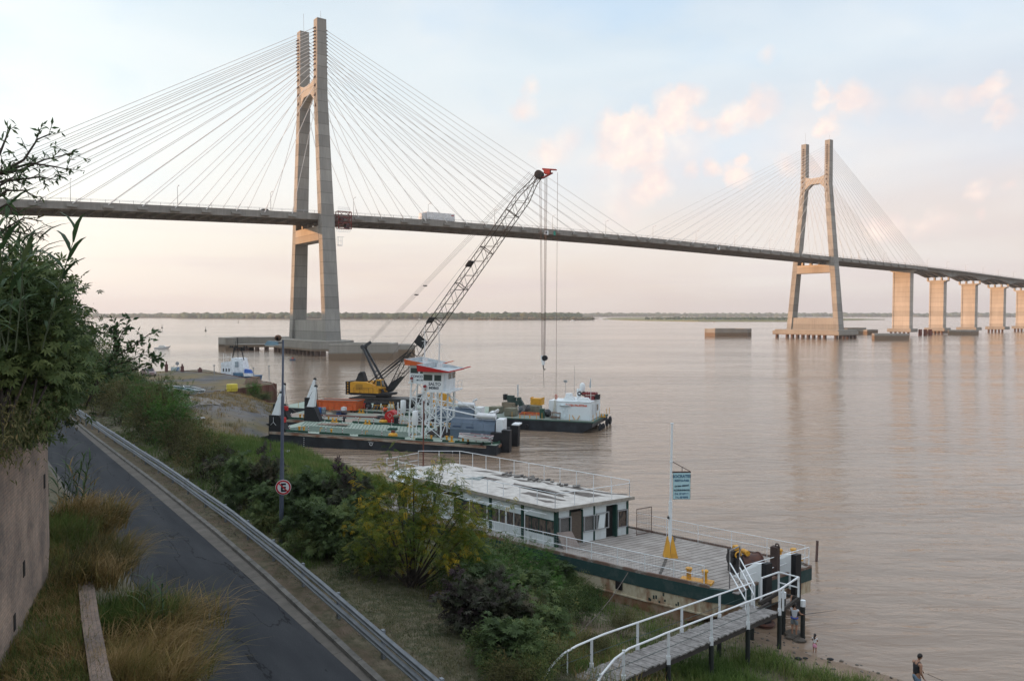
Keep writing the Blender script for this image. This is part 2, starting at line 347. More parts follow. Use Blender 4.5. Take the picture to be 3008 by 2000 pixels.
def ground_mat():
    m=bpy.data.materials.new('bank earth and grass'); m.use_nodes=True; t=m.node_tree; n=t.nodes; l=t.links; p=n['Principled BSDF']
    p.inputs['Roughness'].default_value=0.95; p.inputs['Specular IOR Level'].default_value=0.15
    g=n.new('ShaderNodeNewGeometry').outputs['Position']
    def noise(s,d):
        q=n.new('ShaderNodeTexNoise'); q.inputs['Scale'].default_value=s; q.inputs['Detail'].default_value=d; q.inputs['Roughness'].default_value=0.6; l.new(g,q.inputs['Vector']); return q.outputs[0]
    def ramp2(f,c1,c2,a,b):
        r=n.new('ShaderNodeValToRGB'); r.color_ramp.elements[0].position=a; r.color_ramp.elements[1].position=b
        r.color_ramp.elements[0].color=(*c1,1); r.color_ramp.elements[1].color=(*c2,1); l.new(f,r.inputs[0]); return r.outputs[0]
    def mix(f,a,b):
        k=n.new('ShaderNodeMix'); k.data_type='RGBA'; l.new(f,k.inputs[0]); l.new(a,k.inputs[6]); l.new(b,k.inputs[7]); return k.outputs[2]
    at=lambda nm:(lambda q:(setattr(q,'attribute_name',nm),q.outputs['Fac'])[1])(n.new('ShaderNodeAttribute'))
    grass=ramp2(noise(2.6,8),(0.07,0.078,0.045),(0.19,0.165,0.115),0.40,0.60)
    dirt=ramp2(noise(1.9,8),(0.085,0.075,0.045),(0.155,0.115,0.085),0.35,0.65)
    sand=ramp2(noise(0.8,5),(0.20,0.145,0.105),(0.27,0.20,0.145),0.4,0.6)
    gravel=ramp2(noise(0.22,8),(0.095,0.095,0.10),(0.165,0.155,0.148),0.4,0.6)
    dry=ramp2(noise(0.5,7),(0.20,0.15,0.085),(0.13,0.115,0.065),0.4,0.62)
    gm=n.new('ShaderNodeMath'); gm.operation='ADD'; l.new(at('dirt'),gm.inputs[0])
    nn=n.new('ShaderNodeMath'); nn.operation='MULTIPLY_ADD'; l.new(noise(0.7,6),nn.inputs[0]); nn.inputs[1].default_value=3.0; nn.inputs[2].default_value=-1.6; l.new(nn.outputs[0],gm.inputs[1]); gm.use_clamp=True
    c=mix(gm.outputs[0],grass,dirt)
    yd=n.new('ShaderNodeMath'); yd.operation='MULTIPLY_ADD'; l.new(noise(0.09,6),yd.inputs[0]); yd.inputs[1].default_value=7.0; yd.inputs[2].default_value=-2.9; yd.use_clamp=True
    yard=mix(yd.outputs[0],gravel,dry)
    c=mix(at('yard'),c,yard); c=mix(at('sand'),c,sand)
    l.new(c,p.inputs['Base Color'])
    b=n.new('ShaderNodeBump'); b.inputs['Strength'].default_value=0.9; b.inputs['Distance'].default_value=0.06; l.new(noise(9,5),b.inputs['Height']); l.new(b.outputs[0],p.inputs['Normal'])
    return m
def concrete_mat(name,c1,c2,lift=4.0,tide=None,stain=0.5):
    """board-marked concrete: pour joints every 'lift' metres, stains, optional tide mark below a height"""
    m=bpy.data.materials.new(name); m.use_nodes=True; MATS[name]=m; t=m.node_tree; n=t.nodes; l=t.links; p=n['Principled BSDF']
    p.inputs['Roughness'].default_value=0.85; p.inputs['Specular IOR Level'].default_value=0.25
    g=n.new('ShaderNodeNewGeometry').outputs['Position']; s=n.new('ShaderNodeSeparateXYZ'); l.new(g,s.inputs[0])
    def noise(sc,d,st):
        mp=n.new('ShaderNodeMapping'); mp.inputs['Scale'].default_value=st; l.new(g,mp.inputs[0])
        q=n.new('ShaderNodeTexNoise'); q.inputs['Scale'].default_value=sc; q.inputs['Detail'].default_value=d; q.inputs['Roughness'].default_value=0.65; l.new(mp.outputs[0],q.inputs['Vector']); return q.outputs[0]
    def mth(op,a,b=None,clamp=False):
        k=n.new('ShaderNodeMath'); k.operation=op; k.use_clamp=clamp
        for i,v in enumerate((a,b)):
            if v is None: continue
            if isinstance(v,(int,float)): k.inputs[i].default_value=v
            else: l.new(v,k.inputs[i])
        return k.outputs[0]
    r=n.new('ShaderNodeValToRGB'); r.color_ramp.elements[0].position=0.36; r.color_ramp.elements[1].position=0.64
    r.color_ramp.elements[0].color=(*c1,1); r.color_ramp.elements[1].color=(*c2,1)
    l.new(mth('ADD',mth('MULTIPLY',noise(0.16,6,(1,1,0.35)),0.6),mth('MULTIPLY',noise(0.7,5,(2.5,2.5,0.12)),0.4)),r.inputs[0])
    # a tone per pour
    fl=mth('FLOOR',mth('DIVIDE',s.outputs[2],lift)); wn=n.new('ShaderNodeTexWhiteNoise'); wn.noise_dimensions='1D'; l.new(fl,wn.inputs['W'])
    tone=mth('ADD',mth('MULTIPLY',wn.outputs[0],0.28),0.86)
    fr=mth('FRACT',mth('DIVIDE',s.outputs[2],lift)); jt=mth('LESS_THAN',mth('MINIMUM',fr,mth('SUBTRACT',1.0,fr)),0.10/lift*1.2)
    tone=mth('MULTIPLY',tone,mth('SUBTRACT',1.0,mth('MULTIPLY',jt,0.30)))
    mx=n.new('ShaderNodeMix'); mx.data_type='RGBA'; mx.blend_type='MULTIPLY'; mx.inputs[0].default_value=1; l.new(r.outputs[0],mx.inputs[6]); l.new(tone,mx.inputs[7])
    out=mx.outputs[2]
    if tide:
        f=mth('MULTIPLY',mth('SUBTRACT',mth('ADD',tide,mth('MULTIPLY',noise(0.5,4,(1,1,1)),0.5)),s.outputs[2]),2.2,True)
        m3=n.new('ShaderNodeMix'); m3.data_type='RGBA'; l.new(f,m3.inputs[0]); l.new(out,m3.inputs[6]); m3.inputs[7].default_value=(0.20,0.145,0.10,1); out=m3.outputs[2]
    l.new(out,p.inputs['Base Color'])
    b=n.new('ShaderNodeBump'); b.inputs['Strength'].default_value=0.4; b.inputs['Distance'].default_value=0.05; l.new(noise(1.5,6,(1,1,1)),b.inputs['Height']); l.new(b.outputs[0],p.inputs['Normal'])
    return m
def stone_mat():
    m=bpy.data.materials.new('old brick and stone'); m.use_nodes=True; t=m.node_tree; n=t.nodes; l=t.links; p=n['Principled BSDF']
    p.inputs['Roughness'].default_value=0.95
    tcn=n.new('ShaderNodeTexCoord'); uv=tcn.outputs['UV']
    bk=n.new('ShaderNodeTexBrick'); l.new(uv,bk.inputs['Vector']); bk.inputs['Scale'].default_value=1.0; bk.inputs['Brick Width'].default_value=0.26; bk.inputs['Row Height'].default_value=0.075; bk.inputs['Mortar Size'].default_value=0.009
    bk.inputs['Color1'].default_value=(0.30,0.225,0.18,1); bk.inputs['Color2'].default_value=(0.25,0.20,0.168,1); bk.inputs['Mortar'].default_value=(0.225,0.185,0.155,1)
    a=n.new('ShaderNodeTexNoise'); a.inputs['Scale'].default_value=1.1; a.inputs['Detail'].default_value=8; a.inputs['Roughness'].default_value=0.7; l.new(tcn.outputs['Object'],a.inputs['Vector'])
    r=n.new('ShaderNodeValToRGB'); r.color_ramp.elements[0].position=0.33; r.color_ramp.elements[1].position=0.68
    r.color_ramp.elements[0].color=(0.55,0.56,0.58,1); r.color_ramp.elements[1].color=(1.45,1.38,1.3,1); l.new(a.outputs[0],r.inputs[0])
    mx=n.new('ShaderNodeMix'); mx.data_type='RGBA'; mx.blend_type='MULTIPLY'; mx.inputs[0].default_value=1; l.new(bk.outputs[0],mx.inputs[6]); l.new(r.outputs[0],mx.inputs[7]); l.new(mx.outputs[2],p.inputs['Base Color'])
    b=n.new('ShaderNodeBump'); b.inputs['Strength'].default_value=0.8; b.inputs['Distance'].default_value=0.02; l.new(bk.outputs['Fac'],b.inputs['Height']); b.invert=True
    b2=n.new('ShaderNodeBump'); b2.inputs['Strength'].default_value=0.8; b2.inputs['Distance'].default_value=0.04; a2=n.new('ShaderNodeTexNoise'); a2.inputs['Scale'].default_value=9; a2.inputs['Detail'].default_value=6; l.new(tcn.outputs['Object'],a2.inputs['Vector'])
    l.new(a2.outputs[0],b2.inputs['Height']); l.new(b.outputs[0],b2.inputs['Normal']); l.new(b2.outputs[0],p.inputs['Normal'])
    return m
# ================================================================ setting
# river
mb=MB(); mb.poly([(-12000,-300,0),(12000,-300,0),(12000,13000,0),(-12000,13000,0)]); tag(mb.build('water',water_mat()),kind='structure')
# bank and yard
def sstep(a,b,x): t=np.clip((x-a)/(b-a),0,1); return t*t*(3-2*t)
def hnoise(x,y,s,seed=0):
    r=np.random.default_rng(seed); z=np.zeros(np.shape(x))
    for k in range(6):
        a=r.uniform(0,2*np.pi); f=s*(0.6+0.5*k); z+=np.sin((x*np.cos(a)+y*np.sin(a))*f+r.uniform(0,6))/(1+k*0.8)
    return z/2.2
def ground_h(u,v):
    us=18.4+15.0*sstep(84,104,v)                       # waterline
    uk=[-400,-9.2,-8.6,-6.3,-6.1,0.6,3.0,5.0,9.0,13.0,16.5,18.4,20,30,60]
    near=np.interp(u,uk,[6.4,6.4,5.6,3.62,3.5,3.5,3.42,2.9,1.75,1.0,0.42,0.0,-0.4,-2.5,-5])
    nr2=np.interp(u,uk,[6.4,6.4,5.6,3.62,3.5,3.5,3.42,2.85,1.45,0.42,0.14,0.0,-0.4,-2.5,-5]); wv=1-sstep(9,20,v); near=near*(1-wv)+nr2*wv
    ramp=3.5-3.45*sstep(8,18.6,u)
    z=near
    # yard level with a ramp down to the landing
    yz=3.0-2.9*(1-sstep(66,87,v))*sstep(6,17,u)
    yz=np.where(u>us-1,np.maximum(-5,yz-(u-us+1)*0.35),yz)
    q=sstep(58,74,v); z=z*(1-q)+np.where(u>-6,np.minimum(yz,3.5),near)*q
    # in front of the sheet piles the ground stays low
    face=100.6+(u-21)*0.95
    low=np.clip((face-v)*1.2+0.5,0,1)*sstep(21,29,u)*sstep(80,92,v)
    z=z*(1-low)+np.minimum(z,1.9-(u-20)*0.16)*low
    s_=(u-15.6)-(v-62)*.5; z=np.where((v>54)&(v<98),np.minimum(z,-.26*s_*sstep(54,64,v)+(1-sstep(54,64,v))*9),z)
    # river beyond the quay
    z=np.where((v>151)&(u>8),np.minimum(z,3.0-(v-151)*0.45),z)
    z=np.where((u>33.6)&(v>95),np.minimum(z,-1.5),z)
    z=np.where((u>14)&(v>160),np.minimum(z,-3),z)
    rough=sstep(0.8,3,u)*0.09+0.01
    rough=np.where(v>80,0.03,rough); rough=np.where(u<-6.3,0.08,rough)
    return z+hnoise(u,v,0.9,3)*rough
ua=np.concatenate([np.arange(-130,-12,8),np.arange(-12,24,0.45),np.arange(24,44,1.0),np.arange(44,130,10)])
va=np.concatenate([np.arange(-90,-16,6),np.arange(-16,26,0.5),np.arange(26,170,1.3),np.arange(170,620,12)])
UU,VV=np.meshgrid(ua,va); ZZ=ground_h(UU,VV)
PX=G0.x+RP.x*UU+RD.x*VV; PY=G0.y+RP.y*UU+RD.y*VV
V=np.stack([PX,PY,ZZ],-1).reshape(-1,3); nu=len(ua); nv=len(va)
I=np.arange(nu*nv).reshape(nv,nu); Fq=np.stack([I[:-1,:-1],I[:-1,1:],I[1:,1:],I[1:,:-1]],-1).reshape(-1,4)
# road ground sits under the road sheets
gr=npmesh('ground',V,Fq,ground_mat(),smooth=True); tag(gr,kind='structure')
uf=UU.reshape(-1); vf=VV.reshape(-1); zf=ZZ.reshape(-1)
def vattr(o,nm,val):
    a=o.data.attributes.new(nm,'FLOAT','POINT'); a.data.foreach_set('value',val.astype(np.float32))
hn=hnoise(uf,vf,0.35,11)
sandv=np.clip((0.34-zf)*4,0,1)*(vf<20)+np.clip((0.25-zf)*3,0,1)*(vf>=20)+np.clip(1-((uf-10)**2/5+(vf-3)**2/6),0,1)*0.8
yardv=sstep(66,76,vf)*sstep(3,7,uf)
dirtv=np.where((uf>-1.3)&(uf<0.5),0.85,np.where((uf>0.5)&(uf<9),0.1,0.25))
vattr(gr,'sand',np.clip(sandv,0,1)); vattr(gr,'yard',yardv); vattr(gr,'dirt',dirtv)
def gz(p): u,v=toUV(p); return float(ground_h(np.array([u]),np.array([v]))[0])
def GP(u,v,dz=0.0):
    p=UV(u,v); p.z=float(ground_h(np.array([u]),np.array([v]))[0])+dz; return p
# road: built in its own frame (x across, y along)
rd=MB(); road_o=(G0.x,G0.y,0); road_rz=math.atan2(RD.y,RD.x)-math.pi/2
def SH(v,k=1.0): return k*float(np.interp(v,[-14,-2,6,12,20,34,59,79,160],[-1.5,-.85,-.45,-.15,.05,.05,-.35,-.45,-1.2]))
def strip(name,u0,u1,z,mat,v0=-30,v1=160,step=2.0,th=None,k0=0.0,k1=0.0):
    b=MB(); n=int((v1-v0)/step)
    for i in range(n):
        a=v0+(v1-v0)*i/n; c=v0+(v1-v0)*(i+1)/n
        q=[(u0+SH(a,k0),a),(u1+SH(a,k1),a),(u1+SH(c,k1),c),(u0+SH(c,k0),c)]
        if th: b.hexa([(x,y+(.01 if j<2 else -.01),z-th) for j,(x,y) in enumerate(q)]+[(x,y+(.01 if j<2 else -.01),z) for j,(x,y) in enumerate(q)])
        else: b.poly([(x,y,z) for x,y in q])
    o=b.build(name,mat); o.location=road_o; o.rotation_euler=(0,0,road_rz); return o
conc=M('gutter concrete',(0.135,0.121,0.105),0.9,col2=(0.09,0.081,0.07),scale=1.3,bump=0.3,bscale=20)
tag(strip('road',-5.9,-1.78,3.53,asphalt_mat(),step=2.0,k1=.25),kind='structure')
tag(strip('gutter',-1.8,-1.22,3.534,conc,step=3.0,th=0.06,k0=.25,k1=.7),kind='structure')
tag(strip('gutter',-6.35,-5.9,3.534,conc,step=3.0,th=0.06),kind='structure')
kerb_m=M('kerb stone',(0.17,0.16,0.145),0.9,col2=(0.10,0.095,0.085),scale=2.0,bump=0.3)
b=MB()
for i in range(95):
    a=-30+2*i; s0,s1=SH(a,.7)+.2,SH(a+2,.7)+.2; b.hexa([(-1.42+s0,a+.012,3.4),(-1.2+s0,a+.012,3.4),(-1.2+s1,a+1.988,3.4),(-1.42+s1,a+1.988,3.4),(-1.40+s0,a+.012,3.66),(-1.21+s0,a+.012,3.68),(-1.21+s1,a+1.988,3.68),(-1.40+s1,a+1.988,3.66)])
o=b.build('kerb',kerb_m); o.location=road_o; o.rotation_euler=(0,0,road_rz); tag(o,kind='structure')
# walls and terraces on the land side
def uvwall(name,pts,z0,z1,th,mat,top=None):
    """vertical wall along a plan polyline, brick coordinates along it"""
    me=bpy.data.meshes.new(name); bm=bmesh.new(); uvl=bm.loops.layers.uv.new('UVMap'); d=0
    P=[Vector((p[0],p[1],0)) for p in pts]; nr=[]
    for i in range(len(P)):
        t=(P[min(i+1,len(P)-1)]-P[max(i-1,0)]).normalized(); nr.append(Vector((t.y,-t.x,0)))
    def face(c,uv):
        f=bm.faces.new([bm.verts.new(x) for x in c])
        for lp,q in zip(f.loops,uv): lp[uvl].uv=q
    for i in range(len(P)-1):
        a,b_=P[i],P[i+1]; l=(b_-a).length; ia=a-nr[i]*th; ib=b_-nr[i+1]*th
        z=lambda p,h:(p.x,p.y,h)
        face([z(a,z0),z(b_,z0),z(b_,z1),z(a,z1)],[(d,z0),(d+l,z0),(d+l,z1),(d,z1)])
        face([z(a,z1),z(b_,z1),z(ib,z1),z(ia,z1)],[(d,0),(d+l,0),(d+l,th),(d,th)])
        face([z(ib,z0),z(ia,z0),z(ia,z1),z(ib,z1)],[(d+l,z0),(d,z0),(d,z1),(d+l,z1)])
        d+=l
    for i,k in ((0,0),(-1,-1)):
        a=P[i]; ia=a-nr[k]*th; c=[z(a,z0),z(a,z1),z(ia,z1),z(ia,z0)]
        if i==-1: c=c[::-1]
        face(c,[(0,z0),(0,z1),(th,z1),(th,z0)])
    bm.to_mesh(me); bm.free(); me.materials.append(mat); o=bpy.data.objects.new(name,me); COL.objects.link(o); return o
STONE=stone_mat()
WL=[(12,-3),(4,2.0),(-2.2,2.2),(-4.4,4.8),(-6.6,8),(-8.4,11),(-9.35,13.6),(-10.0,15.2),(-10.85,17.3),(-11.7,19.4),(-13.2,22.0),(-14.65,24.4),(-15.85,26.2),(-18.2,29),(-24,34),(-42,54),(-70,90)]
wall=uvwall('retaining_wall',WL,3.0,13.0,0.55,STONE)
tag(wall,'tall curved brick retaining wall with small drain holes under the overhanging foliage','wall')
dk=M('dark hole',(0.012,0.010,0.009),1.0)
def hole(i,t,z):
    a=Vector((*WL[i],0)); c=Vector((*WL[i+1],0)); q=a.lerp(c,t); d=(c-a).normalized(); nn=Vector((d.y,-d.x,0))
    b=MB(); b.m=0; w_=0.09
    A=q-d*w_; B=q+d*w_
    for (h0,h1,o0) in ((0,0.34,0.0),):
        b.hexa([A-nn*.05+Vector((0,0,z)),A+nn*.012+Vector((0,0,z)),B+nn*.012+Vector((0,0,z)),B-nn*.05+Vector((0,0,z)),A-nn*.05+Vector((0,0,z+.34)),A+nn*.012+Vector((0,0,z+.34)),B+nn*.012+Vector((0,0,z+.34)),B-nn*.05+Vector((0,0,z+.34))])
    o=b.build('drain_hole',dk,wall); return o
hole(7,0.75,8.9); hole(7,0.3,7.9+0.2); hole(10,0.5,9.2); hole(8,.9,10.3)
plat=MB(); poly=[(p[0],p[1]) for p in WL]+[(-160,90),(-160,-60),(12,-60)]
# keep the plateau behind the wall face
inn=[(p[0]-0.15,p[1]-0.12) for p in WL]
plat.prism(inn+[(-160,90),(-160,-60),(12,-60)],2.0,12.9)
earth=M('terrace earth',(0.12,0.105,0.055),0.95,col2=(0.19,0.155,0.09),scale=1.2,bump=0.6,bscale=9)
tag(plat.build('upper_terrace',earth),kind='structure')
LWp=[UV(-9.9,-14),UV(-9.62,-4.8),UV(-9.35,-1.5),UV(-9.1,1.1)]
lw=uvwall('low_wall',[(p.x,p.y) for p in LWp],4.0,8.0,0.34,STONE); tag(lw,'low brick parapet wall beside the grassy terrace at the bottom left','wall')
t=MB(); t.prism([(p.x-0.1,p.y-.05) for p in LWp]+[tuple(UV(-10.4,6)[:2]),tuple(UV(-13.5,6)[:2]),tuple(UV(-13.5,-14)[:2])],4.0,7.82)
tag(t.build('terrace',earth),kind='structure')
# high bank behind and to the left of the viewpoint: the hill the town stands on, it shades the landing
hb=MB(); hu=np.arange(-230,-40,14.0); hv=np.arange(-420,760,22.0)
A,B=np.meshgrid(hu,hv); HZ=34.2*np.exp(-((A+100)/42.0)**4)+hnoise(A,B,0.05,5)*0.8
HX=G0.x+RP.x*A+RD.x*B; HY=G0.y+RP.y*A+RD.y*B
V=np.stack([HX,HY,HZ],-1).reshape(-1,3); I=np.arange(A.size).reshape(A.shape); Fq=np.stack([I[:-1,:-1],I[:-1,1:],I[1:,1:],I[1:,:-1]],-1).reshape(-1,4)
tag(npmesh('hill',V,Fq,earth,smooth=True),kind='structure')
# far shore
shore=M('far shore mud',(0.12,0.10,0.07),0.95,scale=0.01)
def land(name,poly,z=1.2,mat=None):
    b=MB(); b.prism(poly,-2,z); return tag(b.build(name,mat or shore),kind='structure')
def XY(x,y,z=0.0): p=U(x,y,z); return (p.x,p.y)
marsh=M('marsh grass',(0.13,0.15,0.055),0.95,col2=(0.19,0.17,0.075),scale=0.02,world=True,stretch=(1,.3,1))
land('far_bank',[XY(-900,936.5),XY(200,934.6),XY(480,935.5),XY(560,937.2),XY(830,939.2),XY(1300,940),XY(1500,941.5),XY(1640,941.2),XY(1730,939.2),XY(1760,935.5),XY(1650,932.5),(300,6200),(-6000,6200)],1.0)
land('marsh_island',[XY(1770,938),XY(1850,941.3),XY(2050,944.8),XY(2330,945.2),XY(2420,943),XY(2600,939),XY(2520,936.6),XY(2300,934.8),XY(2060,932.6),XY(1900,932.2),XY(1800,934)],1.3,marsh)
land('far_bank',[(200,4900),(900,5200),(2000,4900),(4200,4300),(6500,4600),(7000,9000),(0,9000)],1.0)
def crowns(name,pts,mat,rmin,rmax,hs,label,seed=1):
    r=np.random.default_rng(seed); t=(1+5**.5)/2
    iv=np.array([(-1,t,0),(1,t,0),(-1,-t,0),(1,-t,0),(0,-1,t),(0,1,t),(0,-1,-t),(0,1,-t),(t,0,-1),(t,0,1),(-t,0,-1),(-t,0,1)],float); iv/=np.linalg.norm(iv[0])
    fc=np.array([(0,11,5),(0,5,1),(0,1,7),(0,7,10),(0,10,11),(1,5,9),(5,11,4),(11,10,2),(10,7,6),(7,1,8),(3,9,4),(3,4,2),(3,2,6),(3,6,8),(3,8,9),(4,9,5),(2,4,11),(6,2,10),(8,6,7),(9,8,1)])
    n=len(pts); rr=r.uniform(rmin,rmax,n); sz=np.stack([rr*r.uniform(.8,1.3,n),rr,rr*r.uniform(.6,1.0,n)],-1)
    V=iv[None]*sz[:,None]*r.uniform(.75,1.2,(n,12,1)); ctr=np.array(pts); ctr[:,2]+=r.uniform(hs[0],hs[1],n)
    V=V+ctr[:,None]; Fq=(fc[None]+12*np.arange(n)[:,None,None]).reshape(-1,3)
    o=npmesh(name,V.reshape(-1,3),Fq,mat,rnd=np.repeat(r.uniform(0,1,n),20)); tag(o,label,'woodland',kind='stuff'); return o
wood=leafmat('far wood foliage',(0.022,0.045,0.022),(0.05,0.085,0.035),(0.10,0.095,0.045),0.8,0.0,0.006)
pts=[]
r=np.random.default_rng(4)
for i in range(3600):
    x=r.uniform(-250,1700); k=r.uniform(0,1)**1.5
    y0=np.interp(x,[-250,230,480,560,830,1300,1600,1700],[933.5,932.5,933.8,936,937.6,938.4,938.4,936.5]); y=y0-k*5.5
    p=U(x,y,0); pts.append((p.x,p.y,0))
crowns('far_woods',pts,wood,9,17,(3,11),'long hazy belt of woodland along the far river bank',2)
pts=[]
for i in range(1100):
    x=r.uniform(1380,1740); q=U(x,r.uniform(937.2,940.4),0); pts.append((q.x,q.y,0))
crowns('far_scrub',pts,leafmat('far scrub foliage',(0.05,0.06,0.03),(0.09,0.085,0.04),(0.12,0.10,0.055),.8,0,.01),3,6.5,(1,4.5),'brownish low scrub at the water edge of the far bank',5)
pts=[(r.uniform(200,6500),0,0) for i in range(3000)]
pts=[(x,np.interp(x,[200,900,2000,4200,6500],[4900,5200,4900,4300,4600])+40+r.uniform(0,500),0) for x,_,_ in pts]
crowns('far_woods',pts,wood,12,24,(2,12),'thin distant belt of woodland seen behind the piers',6)
pts=[]
for i in range(900):
    x=r.normal(2140,110); x=min(max(x,1900),2400); q=U(x,r.uniform(935.5,941.0)+(x-2140)*0.004,0); pts.append((q.x,q.y,0))
crowns('island_scrub',pts,wood,2.5,6,(1,3.5),'green scrub growing on the low marsh island',8)
# ================================================================ cable-stayed bridge (x along the deck from the near pylon, y across: negative is this side)
BR=(-75.1,294.8,0); BRZ=math.atan2(0.5941,0.8044)
DZs=[-420,-200,-99,-73,-42,0,27,50,103,165,225,280,333,440,519,618,760,1000,1400]; DZz=[30,43.5,47.8,48.9,49.9,51.1,51.7,52.05,52.35,52.2,51.5,50.7,49.9,48.3,46.6,43.7,38.5,29,14]
def dz(s): return float(np.interp(s,DZs,DZz))
cp_m=concrete_mat('pylon concrete',(0.33,0.315,0.285),(0.225,0.217,0.20),4.2)
pr_m=concrete_mat('sun-brightened concrete',(0.47,0.43,0.375),(0.37,0.335,0.29),3.4)  # paler than the pylon legs: sun glow put into the colour of piers, cross beams
cd_m=concrete_mat('deck concrete',(0.30,0.28,0.25),(0.19,0.18,0.165),60)
cf_m=concrete_mat('footing concrete',(0.36,0.335,0.295),(0.26,0.24,0.21),2.4,tide=2.3)
pl_m=M('rust brown pile',(0.13,0.075,0.05),0.85,col2=(0.07,0.045,0.035),scale=0.6,bump=0.3)
cb_m=M('stay cable sheath',(0.66,0.64,0.61),0.55,var=0.05)
an_m=M('dark anchor collar',(0.10,0.055,0.045),0.8)
galv=M('galvanised steel',(0.34,0.35,0.36),0.5,metal=0.3,var=0.12)
bridge=empty('cable_stayed_bridge',BR,BRZ)
tag(bridge,'long concrete cable-stayed bridge with two H-shaped pylons crossing the whole river','bridge')
SP=331.0
def legy(z): return 8.2+max(0,(95-z))/89.5*8.3
def legx(z): return 1.75+(122-z)/117*1.15
for T in (0,SP):
    for sg in (-1,1):
        b=MB(); zz=[5.2,51,95,122.3 if sg<0 else 122.3]
        def ring(z):
            y=legy(z)*sg; hx=legx(z); hy=1.65; return [(T-hx,y-hy,z),(T+hx,y-hy,z),(T+hx,y+hy,z),(T-hx,y+hy,z)]
        for i in range(3): b.hexa(ring(zz[i])+ring(zz[i+1]-(0.002 if i<2 else 0)))
        b.cyl((T+.3,legy(122)*sg,122.3),(T+.3,legy(122)*sg,125.5 if sg<0 else 129.5),0.05,n=4)
        b.build('pylon_leg',cp_m,bridge)
    b=MB(); # upper cross beam: cranked, deeper at the legs
    yy=[-6.7,-3.2,3.2,6.7]; tp=[101.2,100.0,100.0,101.2]; bt=[93.3,96.2,96.2,93.3]
    for i in range(3): b.hexa([(T-1.9,yy[i],bt[i]),(T+1.9,yy[i],bt[i]),(T+1.9,yy[i+1],bt[i+1]),(T-1.9,yy[i+1],bt[i+1]),(T-1.9,yy[i],tp[i]),(T+1.9,yy[i],tp[i]),(T+1.9,yy[i+1],tp[i+1]),(T-1.9,yy[i+1],tp[i+1])])
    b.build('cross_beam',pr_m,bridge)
    zt=dz(T)-4.2; b=MB(); y0=legy(zt)-1.7; y1=legy(zt-5)-1.7
    b.hexa([(T-2.6,-y1,zt-5.2),(T+2.6,-y1,zt-5.2),(T+2.6,y1,zt-5.2),(T-2.6,y1,zt-5.2),(T-2.6,-y0,zt),(T+2.6,-y0,zt),(T+2.6,y0,zt),(T-2.6,y0,zt)])
    for y in (-8.8,-3,3,8.8): b.box(T-.8,y-.7,zt,T+.8,y+.7,zt+1.8)
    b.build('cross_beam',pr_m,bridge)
    b=MB(); b.box(T-2.0,-legy(5)+1.72,5.2,T+2.0,legy(5)-1.72,12.6); b.build('base_wall',cp_m,bridge)
    b=MB(); pts=[(-8.5,-19),(-4,-23.5),(4,-23.5),(8.5,-19),(8.5,19),(4,23.5),(-4,23.5),(-8.5,19)]
    if T>0: pts=[(-11,-23),(11,-23),(11,23),(-11,23)]
    zb=1.7 if T==0 else 2.0
    b.prism([(T+x,y) for x,y in pts],zb,4.4,)
    b.prism([(T+x*.93,y*.95) for x,y in pts],4.4,5.2); b.build('footing',cf_m,bridge)
    n=12
    for i in range(n):
        y=-20.5+41*i/(n-1)
        if T>0 and i in (1,n-2): continue
        b=MB(); b.cyl((T-7.2 if T==0 else T-9.6,y,-3),(T-7.2 if T==0 else T-9.6,y,zb),1.05,n=12); b.build('pile',pl_m,bridge,True)
    for i in range(5):
        x=T-6+3*i if T==0 else T-7+4*i; yy=-22 if T==0 else -21.6
        b=MB(); b.cyl((x+.4,yy,-3),(x+.4,yy,zb),0.95,n=12); b.build('pile',pl_m,bridge,True)
# deck
def sweep(b,prof,s0,s1,step,closed=True):
    ss=list(np.arange(s0,s1,step))+[s1]; base=len(b.v); n=len(prof); vs=[]; fs=[]
    for s in ss:
        z=dz(s)
        for y,h in prof: vs.append((s,y,z+h))
    for i in range(len(ss)-1):
        for k in range(n): fs.append((i*n+k,(i+1)*n+k,(i+1)*n+(k+1)%n,i*n+(k+1)%n))
    fs+=[tuple(range(n)),tuple(range((len(ss)-1)*n,len(ss)*n))[::-1]]
    b._add(vs,fs)
HW=11.4
b=MB(); sweep(b,[(-HW,-0.35),(HW,-0.35),(HW,0.0),(-HW,0.0)],-190,452,12)
for s in np.arange(-186,450,4.87):
    z=dz(s)-0.352; b.box(s-.17,-HW+1.25,z-1.35,s+.17,HW-1.25,z)
b.build('deck',cd_m,bridge)
for sg in (-1,1):
    b=MB(); a,c=sorted((sg*HW,sg*(HW-1.2))); sweep(b,[(a,-1.95),(c,-1.95),(c,-0.353),(a,-0.353)],-190,452,12); b.build('edge_beam',cd_m,bridge)
    b=MB(); a,c=sorted((sg*(HW+.05),sg*(HW-.2))); sweep(b,[(a,-0.5),(c,0.003),(c,0.38),(a,0.38)] if sg<0 else [(a,0.003),(c,-0.5),(c,0.38),(a,0.38)],-190,1300,12)
    b.build('parapet',cd_m,bridge)
    b=MB(); y=sg*(HW-.1)
    for h in (0.95,1.3,): sweep(b,[(y-.03,h-.035),(y+.03,h-.035),(y+.03,h+.035),(y-.03,h+.035)],-190,1200,12)
    for s in np.arange(-188,700,4.0): b.box(s-.05,y-.04,dz(s)+.36,s+.05,y+.04,dz(s)+1.3)
    b.build('hand_rail',galv,bridge)
mainA=[13+9.75*i for i in range(16)]; mainA[-1]=162
sideA=[12.5+9.8*i for i in range(9)]+[98,103,107.5,111.5,115,118.5,121.5]
zan=[119.2]
for k in range(15): zan.append(zan[-1]-(1.25 if k<9 else 1.25+0.42*(k-8)))
zan=zan[::-1]   # zan[0] lowest for the shortest stay
fans=[(0,-1,-1),(0,1,-1),(0,-1,1),(0,1,1),(SP,-1,-1),(SP,1,-1),(SP,-1,1),(SP,1,1)]
